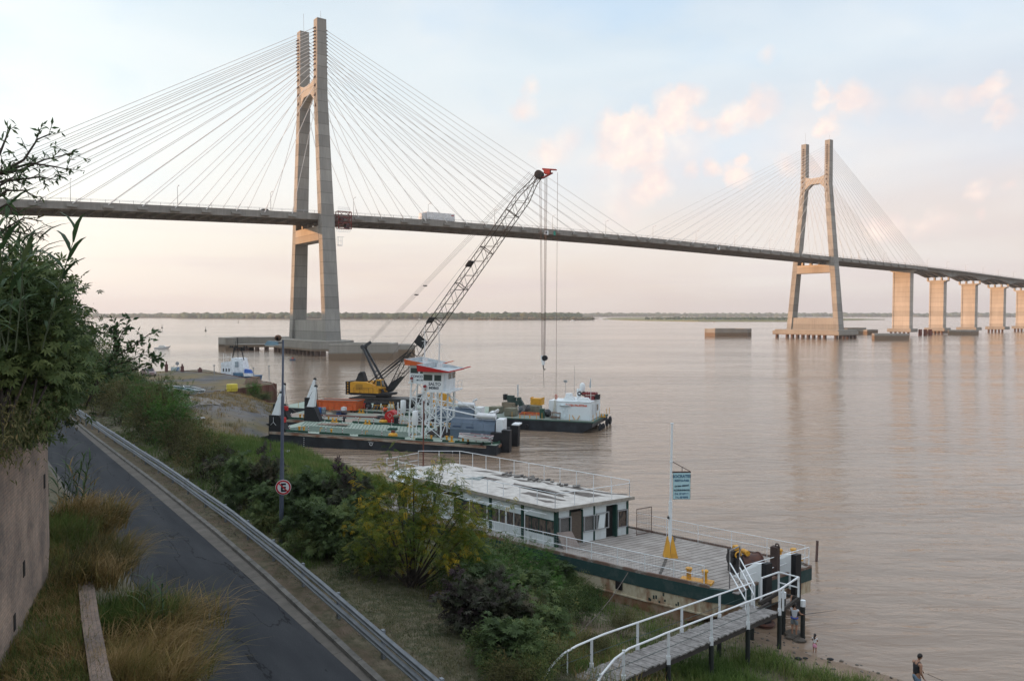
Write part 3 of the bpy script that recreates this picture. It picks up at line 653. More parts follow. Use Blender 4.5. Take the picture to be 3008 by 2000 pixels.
rest=MB(); ncab=0; order=[]
for T,sd_,dr_ in fans:
    A=(mainA if (dr_>0)==(T==0) else sideA)
    col_=MB()
    for i in range(16):
        s=T+dr_*A[i]; z0=zan[i]; y0=sd_*(legy(z0)); x0=T+dr_*(legx(z0)-.1)
        p=Vector((x0,y0,z0)); q=Vector((s,sd_*(HW+.35),dz(s)-.3))
        far_fan=(T==SP and dr_>0 and (sd_>0 or i>3))
        d=(q-p).normalized()
        col_.cyl(p-d*0.2,p+d*1.3,0.30,0.2,n=6)
        tgt=rest if far_fan else MB()
        tgt.cyl(p,q,0.09,n=5,cap=False); tgt.cyl(q-d*3.0,q,0.19,n=5)
        if not far_fan: tgt.build('stay_cable',cb_m,bridge,True); ncab+=1
    col_.build('anchor_collars',an_m,bridge)
tag(rest.build('stay_cables',cb_m,bridge,True),kind='stuff')
for sg in (-1,1):
    for T,A,dr_ in ((0,mainA,1),(0,sideA[:9],-1),(SP,mainA,-1),(SP,sideA[:9],1)):
        for a in A:
            if sg>0: continue
            s=T+dr_*a; z=dz(s); b=MB(); b.box(s-1.5,sg*HW-.9,z-1.35,s+1.5,sg*HW+.04 if sg>0 else sg*HW-.003,z-.55); b.build('anchor_block',cp_m,bridge)
# approach viaduct girders, haunched over the piers
PS=[440.5+52.3*k for k in range(0,14)]
hs=[]
def hd(s):
    if s<PS[0]: return 2.0
    k=(s-PS[0])/52.3; f=abs(k-round(k))*52.3
    if round(k)==0: return 2.2
    return 2.3+max(0,1-f/15.0)*2.6
for y in (-8.2,-2.8,2.8,8.2):
    b=MB(); ss=np.arange(452.2,1140,3.27); vs=[];fs=[]
    for s in ss:
        z=dz(s)
        for yy,h in ((y-.9,-hd(s)),(y+.9,-hd(s)),(y+1.1,-.36),(y-1.1,-.36)): vs.append((s,yy,z+h))
    for i in range(len(ss)-1):
        for k in range(4): fs.append((i*4+k,(i+1)*4+k,(i+1)*4+(k+1)%4,i*4+(k+1)%4))
    b._add(vs,fs+[(0,1,2,3)]); b.build('girder',cd_m,bridge)
b=MB(); sweep(b,[(-HW,-0.35),(HW,-0.35),(HW,0.0),(-HW,0.0)],452.2,1300,12); b.build('deck',cd_m,bridge)
for k,s in enumerate(PS+[-109,-161,-213]):
    if s<0: zc=dz(s)-2.2; k=0
    else: zc=dz(s)-(2.2 if k==0 else 6.9)
    b=MB(); hy=6.2 if k==0 else 5.2
    b.box(s-2.1,-hy+.9,4.6,s+2.1,hy-.9,zc-1.2)
    b.box(s-2.45,-hy,4.6,s+2.45,-hy+.9,zc-1.2); b.box(s-2.45,hy-.9,4.6,s+2.45,hy,zc-1.2)
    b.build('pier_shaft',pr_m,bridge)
    b=MB()
    b.hexa([(s-2.6,-hy,zc-1.2),(s+2.6,-hy,zc-1.2),(s+2.6,hy,zc-1.2),(s-2.6,hy,zc-1.2),(s-2.6,-hy-1.9,zc-.55),(s+2.6,-hy-1.9,zc-.55),(s+2.6,hy+1.9,zc-.55),(s-2.6,hy+1.9,zc-.55)])
    b.box(s-2.61,-hy-1.92,zc-.55,s+2.61,hy+1.92,zc)
    if k>0 or s<0:
        for y in (-8.2,-2.8,2.8,8.2): b.box(s-.7,(y-.6)*.92,zc,s+.7,(y+.6)*.92,zc+2.1)
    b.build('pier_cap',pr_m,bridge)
    b=MB(); b.box(s-5,-hy-2.2,2.2,s+5,hy+2.2,4.6); b.build('footing',cf_m,bridge)
    if -10<s<760:
        for i in range(5):
            b=MB(); b.cyl((s-3.6,-hy+2*i*hy/4*1.0,-3),(s-3.6,-hy+2*i*hy/4,2.2),0.8,n=10); b.build('pile',pl_m,bridge,True)
# sign boxes on the deck edge
def navsign(s,w_,tone):
    b=MB(); z=dz(s); b.box(s-w_,-HW-.35,z-2.3,s+w_,-HW-.12,z-.5); b.m=1; b.box(s-w_*.45,-HW-.37,z-1.85,s+w_*.45,-HW-.34,z-.95)
    o=b.build('navigation_sign',[M('sign white',(0.75,0.78,0.78),.5),M('sign blue dark',(0.02,0.07,0.10),.5)]); o.location=BR; o.rotation_euler=(0,0,BRZ); return o
tag(navsign(103.6,1.25,0),'square white sign with dark centre on the deck edge beside the crane hook cables','sign')
tag(navsign(222,1.2,0),'small white sign on the deck edge between the crane cables and the far pylon','sign')
b=MB(); z=dz(108.5); b.box(108,-HW-.3,z-2.3,109,-HW-.12,z-.5); o=b.build('navigation_sign',M('sign green',(0.02,0.30,0.22),.5)); o.location=BR; o.rotation_euler=(0,0,BRZ)
tag(o,'narrow green plate on the deck edge next to the square white sign','sign')
def onbridge(o,s,y,z): 
    o.location=Vector(BR)+Vector((0.8044*s-0.5941*y,0.5941*s+0.8044*y,z)); o.rotation_euler=(0,0,BRZ); return o
# maintenance gantry hanging at the near pylon
gm_=M('gantry red steel',(0.16,0.025,0.02),0.6); wm_=M('white painted rail',(0.72,0.74,0.75),0.5,var=.08)
g=empty('maintenance_gantry'); onbridge(g,6.6,-HW-1.6,dz(6)-5.0); tag(g,'dark red lattice maintenance gantry hanging from the deck beside the near pylon','gantry')
b=MB()
for x in (-2.6,2.6):
    for y in (-1,1): b.bar((x,y,0),(x,y,6.2),.22)
for z in (0,2.1,4.2,6.2):
    for y in (-1,1): b.bar((-2.6,y,z),(2.6,y,z),.2)
    for x in (-2.6,2.6): b.bar((x,-1,z),(x,1,z),.18)
for z in (0,2.1,4.2):
    for x0,x1 in ((-2.6,0),(0,2.6)):
        b.bar((x0,-1,z),(x1,-1,z+2.1),.14); b.bar((x1,-1,z),(x0,-1,z+2.1),.14)
b.build('frame',gm_,g)
b=MB(); b.box(-1.6,-.8,2.4,-.2,.8,4.0); b.box(.6,-.8,.2,2.0,.8,1.9); b.build('winch_box',M('gantry dark box',(0.05,0.045,0.05),.6),g)
b=MB()
for x in np.linspace(-2.6,2.0,7): b.bar((x,-1.0,6.3),(x,-1.0,7.7),.07)
for z in (7.0,7.7): b.bar((-2.6,-1,z),(2.0,-1,z),.07)
for x in np.linspace(-2.6,2.6,7): b.bar((x,-.9,-.1),(x-.9,-.9,-1.3 ),.09)
b.bar((-2.6,-.9,-1.3),(1.6,-.9,-1.3),.09); b.build('railing',wm_,g)
b=MB(); b.box(-2.4,-.6,-6.3,-.9,.6,-6.1)
for x in (-2.4,-.9):
    for y in (-.6,.6): b.bar((x,y,-6.2),(x,y,-3.2),.09)
b.bar((-2.6,0,-3.1),(.2,0,-3.1),.12); b.bar((-2.4,-.6,-4.6),(-.9,-.6,-4.6),.08); b.build('basket',wm_,g)
# lorry on the deck
def lorry(s,y):
    r=empty('truck'); onbridge(r,s,y,dz(s)+.02)
    b=MB(); b.box(-7.2,-1.25,1.05,6.2,1.25,3.95); b.build('trailer',M('trailer white',(0.66,0.66,0.66),.5),r)
    b=MB(); b.hexa([(-9.6,-1.2,.6),(-7.5,-1.2,.6),(-7.5,1.2,.6),(-9.6,1.2,.6),(-9.3,-1.15,3.3),(-7.5,-1.15,3.7),(-7.5,1.15,3.7),(-9.3,1.15,3.3)]); b.build('cab',M('cab white',(0.6,0.6,0.6),.4),r)
    for x in (-8.8,-5.6,3.4,4.7,6.0-.4):
        b=MB(); b.cyl((x,-1.2,.5),(x,1.2,.5),.5,n=12); b.build('wheel',M('tyre black',(0.02,0.02,0.02),.8),r)
    b=MB(); b.box(4.5,-1.27,3.0,5.8,-1.245,3.4); b.build('door_mark',M('red mark',(0.4,0.03,0.03),.5),r)
    return r
tag(lorry(52,-6.5),'long white box lorry driving across the bridge deck','truck')
def smallcar(name,paint):
    r=empty(name)
    b=MB(); prof=[(-2.05,.35),(-2.1,.8),(-1.2,.92),(-.6,1.42),(.9,1.45),(1.55,1.0),(2.1,.9),(2.1,.35)]
    n=len(prof); vs=[(x,-.84,z) for x,z in prof]+[(x,.84,z) for x,z in prof]
    b._add(vs,[tuple(range(n)),tuple(range(n,2*n))[::-1]]+[(i,n+i,n+(i+1)%n,(i+1)%n) for i in range(n)]); b.build('body',paint,r)
    b=MB()
    for y in (-.855,.855):
        b.poly([(-.95,y,.95),(-.55,y,1.34),(.85,y,1.36),(1.3,y,.98)][::(1 if y<0 else -1)])
    b.poly([(-1.17,-.7,.96),(-1.17,.7,.96),(-.66,.66,1.40),(-.66,-.66,1.40)][::-1]); b.poly([(1.53,-.7,1.05),(.98,-.66,1.43),(.98,.66,1.43),(1.53,.7,1.05)][::-1])
    b.build('window',M('car glass',(0.02,0.025,0.03),.1),r)
    for x in (-1.3,1.3):
        for y in (-.78,.78):
            b=MB(); b.cyl((x,y-.1,.32),(x,y+.1,.32),.32,n=14); b.m=1; b.cyl((x,y-.105,.32),(x,y+.105,.32),.17,n=10); b.build('wheel',[M('tyre black',(0.02,0.02,0.02),.8),galv],r)
    b=MB(); b.box(-2.12,-.75,.55,-2.07,-.45,.72); b.build('headlight',M('lamp lens',(0.6,0.6,0.58),.2),r)
    b=MB(); b.box(-2.12,.45,.55,-2.07,.75,.72); b.build('headlight',M('lamp lens',(0.6,0.6,0.58),.2),r)
    b=MB(); b.box(2.07,-.78,.7,2.12,-.5,.85); b.box(2.07,.5,.7,2.12,.78,.85); b.build('tail_lights',M('tail red',(0.4,0.01,0.01),.3),r)
    return r
car=smallcar('car',M('car paint grey',(0.10,0.09,0.08),.3)); onbridge(car,-21,-7,dz(-21)+.02); tag(car,'dark car driving on the bridge just left of the near pylon','car')
# bridge lamps
lm=empty('street_lamp')
b=MB(); b.cyl((0,0,0),(0,0,9.6),.12,.07,n=6); b.build('pole',galv,lm)
b=MB(); b.bar((0,0,9.5),(0,-1.5,9.8),.09); b.build('arm',galv,lm)
b=MB(); b.box(-.16,-2.1,9.7,.16,-1.3,9.9); b.build('lamp_head',M('lamp head',(0.5,0.5,0.5),.5),lm)
ls=[-78.8,-45.6,-12.3,21.6,56.4,91.4,125.7,160.8,195.4,230.2,264.6,298.7,365,399.8,433.8,465.4,497.6,529.7,562,594,624,655]
wh=['leftmost lamp post on the bridge deck, rising beside the leafy branch','lamp post on the bridge deck, midway along the left stay cables','lamp post on the bridge deck just left of the near pylon','lamp post on the bridge deck just right of the near pylon','lamp post on the bridge deck directly above the white lorry','lamp post on the bridge deck just behind the crane boom','lamp post on the bridge deck just right of the crane hook cables','lamp post on the bridge deck above the outermost right stay of the near pylon','lamp post on the bridge deck at the outermost left stay of the far pylon','second lamp post right of mid-span on the bridge deck','third lamp post right of mid-span on the bridge deck','last lamp post before the far pylon on the bridge deck','first lamp post right of the far pylon, among its stays','second lamp post right of the far pylon, among its stays','lamp post on the deck where the far stays end, above the first pier']
for i,s in enumerate(ls):
    o=lm if i==0 else copy_tree(lm)
    onbridge(o,s,HW-.7,dz(s)+.3)
    if i<len(wh): tag(o,wh[i],'lamp post','lamp posts along the bridge deck')
    else: tag(o,'small slender lamp post along the approach viaduct at the right edge','lamp post','lamp posts on the approach viaduct')
tag(lm,wh[0],'lamp post','lamp posts along the bridge deck')
# fender islands
def fender(poly,zt,label,dx=0,dy=0,rec=True):
    b=MB(); P=[(x+dx,y+dy) for x,y in poly]; cx=sum(p[0] for p in P)/len(P); cy=sum(p[1] for p in P)/len(P)
    b.prism(P,-2.5,zt-.002)
    if rec:
        n=len(P)
        for i in range(1,n-1) if False else range(n):
            a=P[i]; c=P[(i+1)%n]; k=.8
            if i==n-1: continue
            ia=(cx+(a[0]-cx)*k,cy+(a[1]-cy)*k); ic=(cx+(c[0]-cx)*k,cy+(c[1]-cy)*k)
            b.prism([a,c,ic,ia],zt,zt+1.5)
    o=b.build('fender_block',cf_m); onbridge(o,0,0,0); tag(o,label,'concrete block','concrete fender blocks round the pylons'); return o
fender([(-15.6,-50.3),(-10.9,-52.8),(2.5,-59),(8,-52),(-6,-42)],3.9,'large pale concrete fender block with a brown tide mark, right of the near pylon')
b=MB(); P=[(-22,47),(-21.5,39),(-17,37),(-2,27),(6,30),(8,44),(-6,53)]
b.prism(P,1.4,2.6); b.prism([(-22,47),(-21.5,39),(-19,37.5),(-17,40),(-17.5,46),(-6,51),(-6,53)],-2.5,5.3); b.prism([(-17.5,46),(-4,40),(8,36),(8,44),(-6,51)],2.6,5.2)
o=b.build('fender_block',cf_m); onbridge(o,0,0,0); tag(o,'long stepped concrete fender block standing left of the near pylon','concrete block','concrete fender blocks round the pylons')
for i in range(6):
    b2=MB(); q=(-17+3.2*i,37.6-2.1*i); b2.cyl((*q,-3),(*q,1.4),.9,n=10); b2.build('pile',pl_m,o)
fender([(6,-24.5),(16,-26),(24,-34),(20,-42),(8,-36)],4.0,'low concrete fender block half hidden behind the near pylon footing',rec=False)
fender([(-18,60),(-17,52),(2,40),(9,42),(12,56),(-2,66)],3.6,'stepped concrete fender block standing left of the far pylon',SP-8,6)
fender([(-15.6,-46),(-9,-50),(4,-56),(11,-47),(-4,-38)],3.6,'pale concrete fender block in open water right of the far pylon',SP+3,0,False)
fender([(-14,40),(-8,33),(12,30),(22,38),(10,48)],3.3,'low wide concrete block seen between the far pylon and the first pier',SP+96,-4)
fender([(-12,-22),(-8,-27),(4,-27),(9,-22),(6,-12),(-10,-12)],3.4,'many-sided concrete fender block in front of the second pier',PS[1]-4,-2,False)
fender([(-8,22),(-8,14),(7,14),(7,22)],3.6,'small pale block behind the first pier',PS[0]-3,6,False)
fender([(-8,22),(-8,14),(7,14),(7,22)],3.6,'small pale block behind the third pier',PS[2]-3,2,False)
fender([(-8,22),(-8,14),(7,14),(7,22)],3.6,'small pale block behind the fourth pier',PS[3]-3,2,False)
for i,(x,lb) in enumerate(((2703,'leftmost of three rusty round piles standing in the water between two piers'),(2718,'middle one of three rusty round piles standing in the water between two piers'),(2732,'rightmost of three rusty round piles standing in the water between two piers'))):
    p=U(x,984.5,0); b=MB(); b.cyl((0,0,-2),(0,0,4.0),1.2,n=12); b.cyl((0,0,4.0),(0,0,4.15),1.3,n=12); o=b.build('mooring_pile',M('rust red pile',(0.22,0.06,0.04),.8,col2=(.10,.04,.03)),None,True); o.location=p; tag(o,lb,'pile','three rusty piles by the piers')
# ================================================================ barges and crane
def frame(root): 
    return Matrix.Translation(root.location)@root.rotation_euler.to_matrix().to_4x4()
def Lz(root,x,y,zl):
    """point on the plane z=zl of a thing's own frame, found from the photograph"""
    Mi=frame(root).inverted(); o=Mi@Vector((0,0,H)); d=Mi.to_3x3()@rayv(x,y); t=(zl-o.z)/d.z; return o+d*t
def Ly(root,x,y,yl):
    Mi=frame(root).inverted(); o=Mi@Vector((0,0,H)); d=Mi.to_3x3()@rayv(x,y); t=(yl-o.y)/d.y; return o+d*t
hull_m=M('black hull paint',(0.014,0.016,0.02),0.5,col2=(0.035,0.042,0.052),scale=0.9,thr=(.4,.75),bump=.2)
rust_m=M('rusty rubbing strake',(0.21,0.10,0.06),0.8,col2=(0.34,0.29,0.23),scale=1.1,thr=(.42,.56),stretch=(.5,1,2),bump=.3)
deckg=M('pale green deck',(0.245,0.31,0.255),0.7,col2=(0.32,0.37,0.31),scale=0.5,thr=(.35,.6))
deckb=M('soiled green deck',(0.24,0.28,0.235),0.8,col2=(0.30,0.24,0.20),scale=0.35,thr=(.45,.56))
green_m=M('dark green paint',(0.012,0.06,0.036),0.5,col2=(0.03,0.085,0.06),scale=2)
yel_m=M('yellow paint',(0.62,0.31,0.03),0.5,col2=(0.42,0.19,0.03),scale=2.5,thr=(.5,.75))
wht_m=M('white marine paint',(0.72,0.75,0.76),0.45,col2=(0.6,0.62,0.62),scale=1.2,thr=(.5,.8))
blk_m=M('black paint',(0.012,0.012,0.014),0.6)
glass_m=M('window glass',(0.06,0.075,0.07),0.08,spec=.8)
red_m=M('red paint',(0.55,0.02,0.02),0.45,col2=(0.4,0.03,0.03))
ora_m=M('orange paint',(0.62,0.12,0.03),0.6,col2=(0.4,0.09,0.04),scale=1.5,thr=(.5,.7))
bg_m=M('blue grey steel',(0.125,0.165,0.22),0.55,col2=(0.095,0.13,0.175),scale=0.8)
silv_m=M('aluminium paint',(0.62,0.63,0.64),0.4,metal=.2,var=.1)
tyre_m=M('tyre rubber',(0.026,0.026,0.03),0.85,var=.3)
wire_m=M('steel wire',(0.10,0.09,0.085),0.6)
tan_m=M('olive canvas',(0.17,0.165,0.12),0.9,bump=.5,bscale=3,bdist=.1)
def bollard(root,x,y,z,kind=2,sc=1.0):
    b=MB(); 
    for k in range(kind):
        xx=x+(k-(kind-1)/2)*.55*sc
        b.lathe([(.11*sc,0),(.11*sc,.5*sc),(.17*sc,.52*sc),(.17*sc,.6*sc),(.02,.62*sc)],12,(xx,y,z))
    if kind==2: b.box(x-.5*sc,y-.14,z+.001,x+.5*sc,y+.14,z+.12)
    return b.build('bollard',yel_m,root,True)
def stripepost(root,x,y,z,h=.72):
    b=MB(); b.m=0; b.cyl((x,y,z),(x,y,z+h),.035,n=6)
    b.m=1
    for k in (0.25,.6): b.cyl((x,y,z+h*k),(x,y,z+h*(k+.18)),.04,n=6)
    return b.build('marker_post',[wht_m,M('marker red',(0.25,0.03,0.03),.6)],root)
def pusher(loc,rz,tilt,L_,W_,names,deckmat,roofmat,full=True):
    r=empty('deck_barge',loc,rot=(0,tilt,rz)); D=1.65
    b=MB(); sec=[(0,.35),(3.6,-.9),(L_-2.2,-.9),(L_,.55)]
    for i in range(3):
        (x0,z0),(x1,z1)=sec[i],sec[i+1]; t0=D-.001
        b.hexa([(x0,0,z0),(x1,0,z1),(x1,W_,z1),(x0,W_,z0),(x0,0,t0),(x1,0,t0),(x1,W_,t0),(x0,W_,t0)])
    b.build('hull',hull_m,r)
    b=MB(); b.box(.0,-.07,D-.34,L_-1.2,.0-.002,D-.06); b.box(0,W_+.002,D-.34,L_-1.2,W_+.07,D-.06)
    b.hexa([(L_-1.2,-.07,D-.34),(L_+.05,.9,D-.34),(L_+.05,1.0,D-.34),(L_-1.2,-.002,D-.34),(L_-1.2,-.07,D-.06),(L_+.05,.9,D-.06),(L_+.05,1.0,D-.06),(L_-1.2,-.002,D-.06)])
    b.box(L_+.002,.9,D-.34,L_+.07,W_,D-.06); b.build('rubbing_strake',rust_m,r)
    b=MB(); b.box(.05,.05,D,L_-.05,W_-.05,D+.03)
    b.m=1
    if full:
        y=0
        for k in range(60):
            x0=.6+k*.42; 
            b.bar((x0,.9,D+.05),(x0+1.6,W_*.5,D+.05),.07,.05) if x0+1.6<17 else None
            b.bar((x0,W_*.5,D+.05),(x0-1.4,W_-.5,D+.05),.07,.05) if 0<x0-1.4 and x0<17 else None
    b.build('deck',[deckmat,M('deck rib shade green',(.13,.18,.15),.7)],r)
    b=MB()
    segs=[(1.9,4.6),(6,9.6),(10.6,16.0),(17.2,19.2),(20.2,20.9),(21.6,22.2)]
    for x0,x1 in segs:
        for yy in (0.12,W_-.3):
            b.box(x0,yy,D+.031,x1,yy+.12,D+.2); b.box(x0+.1,yy-.04,D+.2,x1-.1,yy+.2,D+.24)
            for q in np.arange(x0+.2,x1,.7): b.box(q,yy-.08,D+.032,q+.05,yy+.3,D+.18)
    b.box(L_-4.4,.1,D+.031,L_-1.3,.2,D+.22); b.box(L_-.2,1.1,D+.031,L_-.1,W_-.3,D+.22); b.bar((L_-1.3,.15,D+.12),(L_-.15,1.1,D+.12),.1,.2)
    b.build('coaming',green_m,r)
    for x,k in ((.75,2),(3.7,2),(7.3,1),(18.9,1),(20.9,2),(22.7,2)): bollard(r,x,.42,D+.03,k,1.0 if k==2 else .9)
    for x,k in ((3.7,2),(8,2),(13.5,2),(20,2)): bollard(r,x,W_-.6,D+.03,k,.85)
    for x in (2.3,4.6,6.7,8.7,11,13.3,16.6,18.4,20.1,22.0,23.9,25.6): stripepost(r,x,.3,D+.03)
    for x in (2.3,4.6,6.7,8.7,11,13.3,16.6): stripepost(r,x,W_-.35,D+.03)
    for x in (.3,5.9,11.3,16.9):
        b=MB(); b.tube([(x,.5,D),(x,.5,D+.5),(x+.08,.5,D+.62),(x+.22,.5,D+.6),(x+.25,.5,D+.48)],.035,5); b.build('vent_pipe',yel_m,r)
    # windlass
    b=MB(); b.lathe([(.5,0),(.5,.35),(.42,.45),(.2,.5),(.2,.55)],14,(14.4,.75,D+.03)); b.m=1; b.box(14.25,.6,D+.55,14.6,.9,D+.8); b.build('windlass',[yel_m,M('brown red steel',(.12,.04,.03),.7)],r)
    # forward pylons with inclined white booms
    for yy in (.02,W_-1.0):
        b=MB(); b.hexa([(-.15,yy,.1),(2.0,yy,D),(2.0,yy+.95,D),(-.15,yy+.95,.1),(-.12,yy,D+1.75),(1.15,yy,D+1.75),(1.15,yy+.95,D+1.75),(-.12,yy+.95,D+1.75)])
        pb=b.build('bow_pylon',blk_m,r)
        if yy<1: 
            m_=MB(); m_.bar((.45,yy-.012,D+1.55),(.45,yy-.012,D+.95),.06,.02); m_.bar((.45,yy-.012,D+1.0),(.1,yy-.012,D+.65),.06,.02); m_.bar((.45,yy-.012,D+1.0),(.8,yy-.012,D+.65),.06,.02); m_.build('painted_mark',wht_m,pb)
            m_=MB(); m_.box(1.2,yy+.1,D+1.0,1.75,yy+.5,D+1.55); m_.build('lamp_box',red_m,pb)
        b=MB(); b.m=0; yc=yy+.5
        b.hexa([(.1,yc-.32,D+1.76),(1.0,yc-.32,D+1.76),(1.0,yc+.32,D+1.76),(.1,yc+.32,D+1.76),(.95,yc-.14,D+4.2),(1.25,yc-.14,D+4.2),(1.25,yc+.14,D+4.2),(.95,yc+.14,D+4.2)])
        b.build('boom',wht_m,r)
        b=MB(); b.cyl((1.12,yc-.12,D+4.25),(1.12,yc+.12,D+4.25),.2,n=12); b.bar((1.2,yc,D+4.3),(1.7,yc+.1,D+.2),.035); b.bar((1.0,yc,D+4.2),(-.2,yc-.1,D+2.0),.03); b.build('sheave',blk_m,r)
    # bow ramps down to the shore
    for yy in (1.0,W_-2.2):
        b=MB(); p0=Vector((.1,yy,D-.55)); 
        for yo in (0,1.2): b.bar((.0,yy+yo,D-.75),(-2.6,yy+yo,.2),.1,.42)
        for k in range(9): 
            t=k/8; x=-.05-2.5*t; z=D-.7-(D-.95)*t; b.bar((x,yy,z),(x,yy+1.2,z),.12,.1)
        b.build('ramp',blk_m,r)
    # wheelhouse on its lattice tower
    hx0,hx1,hy0,hy1,hz0,hz1=17.15,19.4,2.2,6.8,6.75,8.85
    b=MB(); lx=(17.35,19.3); ly=(2.35,4.5,6.65)
    for y in ly:
        for x in lx:
            q=x+(.0 if x>18 else -.25); b.cyl((q,y,D),(x,y,hz0),.1,n=6)
    zc=[D+.05,3.5,4.6,hz0-.15]
    for y in (ly[0],ly[2]):
        for z in (3.3,4.9): b.bar((17.25,y,z),(19.3,y,z),.08)
        b.bar((17.15,y,D+.1),(19.3,y,3.3),.07); b.bar((19.3,y,D+.1),(17.2,y,3.3),.07); b.bar((17.2,y,3.3),(19.3,y,4.9),.07) ; b.bar((19.3,y,3.3),(17.25,y,4.9),.07); b.bar((17.3,y,4.9),(18.3,y,hz0),.07); b.bar((19.3,y,4.9),(18.3,y,hz0),.07)
    for x in (17.25,19.3):
        for z in (3.3,4.9): b.bar((x,2.35,z),(x,6.65,z),.08)
        for (y0,y1) in ((2.35,6.65),): b.bar((x,y0,D+.1),(x,y1,4.9),.06); b.bar((x,y1,D+.1),(x,y0,4.9),.06); b.bar((x,y1,hz0),(x,y0,4.9),.05)
    b.cyl((19.3,2.4,4.95),(24.2,3.4,4.0),.09,n=6); b.bar((19.6,3.4,6.4),(24.2,3.4,4.05),.07); b.bar((16.9,2.5,D+.05),(15.9,2.2,D+.05),.1); b.cyl((15.7,2.2,D),(15.7,2.2,4.2),.08,n=6); b.bar((15.7,2.2,3.0),(17.3,2.4,D+.2),.09); b.bar((15.7,2.2,3.4),(17.3,2.4,3.4),.09)
    b.build('lattice_tower',wht_m,r)
    b=MB()
    for y in (6.1,6.55): b.bar((19.5,y,D),(19.5,y,hz0),.05)
    for k in range(16): b.bar((19.5,6.1,D+.2+k*.31),(19.5,6.55,D+.2+k*.31),.035)
    b.build('ladder',wht_m,r)
    b=MB(); b.box(hx0,hy0,hz0,hx1,hy1,hz1); b.box(hx0-.15,hy0-.06,hz0-.14,hx1+.85,hy1+.1,hz0-.002); wh_=b.build('wheelhouse',wht_m,r)
    def win(x0,y0,x1,y1,z0,z1):
        b=MB(); b.m=1
        if abs(y1-y0)<.01: b.box(x0-.04,y0-.03,z0-.04,x1+.04,y0-.004,z1+.04); b.m=0; b.box(x0,y0-.045,z0,x1,y0-.02,z1)
        else: b.box(x0+.004,y0-.04,z0-.04,x0+.03,y1+.04,z1+.04); b.m=0; b.box(x0+.02,y0,z0,x0+.045,y1,z1)
        b.build('window',[glass_m,M('window frame grey',(.4,.42,.42),.5)],wh_)
    win(hx0+.12,hy0,hx0+1.1,hy0,hz0+1.15,hz0+1.75); win(hx0+1.35,hy0,hx0+2.1,hy0,hz0+1.15,hz0+1.75)
    win(hx1,hy0+2.1,hx1,hy0+3.1,hz0+1.2,hz0+1.8); win(hx1,hy0+3.5,hx1,hy0+4.4,hz0+1.2,hz0+1.8)
    b=MB(); b.box(hx1+.002,hy0+.5,hz0+.05,hx1+.03,hy0+1.3,hz0+1.85); b.build('door',M('cabin door white',(.6,.66,.68),.5),wh_)
    b=MB()
    for y in (hy0+.1,hy0+1.6,hy0+3.1,hy1): b.bar((hx1+.8,y,hz0),(hx1+.8,y,hz0+.95),.04)
    for z in (.5,.95): b.bar((hx1+.8,hy0+.1,hz0+z),(hx1+.8,hy1,hz0+z),.035)
    b.build('balcony_rail',wht_m,wh_)
    text_mesh('lettering',names[0],.46*names[2],M('lettering dark',(.02,.04,.06),.6),wh_,(hx0+1.38,hy0-.006,hz0+.62),(math.pi/2,0,0),bold=.012,xs=1.0)
    text_mesh('lettering',names[1],.40*names[3],M('lettering dark',(.02,.04,.06),.6),wh_,(hx0+1.3,hy0-.006,hz0+.22),(math.pi/2,0,0),bold=.012)
    b=MB(); b.cyl((hx0+.32,hy0-.02,hz0+.5),(hx0+.32,hy0-.3,hz0+.5),.16,n=14); b.build('floodlight',M('floodlight dark red',(.22,.02,.025),.5),wh_)
    b=MB(); b.cyl((hx0+.35,hy0-.02,hz0+.12),(hx0+.35,hy0-.14,hz0+.12),.1,n=10); b.build('horn',rust_m,wh_)
    # butterfly roof with tapering fascia
    x0,x1,y0,y1=16.75,20.3,1.6,7.4; b=MB(); b.m=0
    zt=lambda x:(hz1+.02)+(.72-(x-x0)/(x1-x0)*.58)
    b.hexa([(x0,y0,hz1+.02),(x1,y0,hz1+.02),(x1,y0+.1,hz1+.02),(x0,y0+.1,hz1+.02),(x0-.1,y0-.12,zt(x0)),(x1,y0-.05,zt(x1)),(x1,y0+.0,zt(x1)),(x0-.1,y0,zt(x0))])
    b.hexa([(x0-.02,y0+.0,hz1+.02),(x0-.001,y0,hz1+.02),(x0-.001,y1,hz1+.02),(x0-.02,y1,hz1+.02),(x0-.13,y0-.05,zt(x0)),(x0-.101,y0-.05,zt(x0)),(x0-.101,y1,zt(x0)),(x0-.13,y1,zt(x0))]); b.m=1
    b.hexa([(x0,y1-.1,hz1+.02),(x1,y1-.1,hz1+.02),(x1,y1,hz1+.02),(x0,y1,hz1+.02),(x0-.1,y1,zt(x0)),(x1,y1,zt(x1)),(x1,y1+.05,zt(x1)),(x0-.1,y1+.1,zt(x0))])
    b.hexa([(x0,y0+.1,hz1+.02),(x0+.1,y0+.1,hz1+.02),(x0+.1,y1-.1,hz1+.02),(x0,y1-.1,hz1+.02),(x0-.1,y0,zt(x0)),(x0,y0,zt(x0)),(x0,y1,zt(x0)),(x0-.1,y1,zt(x0))])
    b.m=0; b.box(x1-.1,y0+.1,hz1+.02,x1-.002,y1-.1,zt(x1)); b.bar((x1,y1,hz1+.15),(x1+.35,y1+1.1,hz1+.25),.12,.1)
    b.m=1; b.hexa([(x0+.1,y0+.1,hz1+.001),(x1-.1,y0+.1,hz1+.001),(x1-.1,y1-.1,hz1+.001),(x0+.1,y1-.1,hz1+.001),(x0+.1,y0+.1,hz1+.14),(x1-.1,y0+.1,hz1+.08),(x1-.1,y1-.1,hz1+.08),(x0+.1,y1-.1,hz1+.14)])
    b.build('roof',[roofmat,M('roof pale grey',(.42,.46,.48),.6)],wh_)
    b=MB(); b.cyl((18.3,4.2,hz1+.3),(18.3,4.2,hz1+2.9),.09,.06,n=6); b.cyl((18.3,4.2,hz1+2.9),(18.15,4.2,hz1+5.0),.045,.03,n=5)
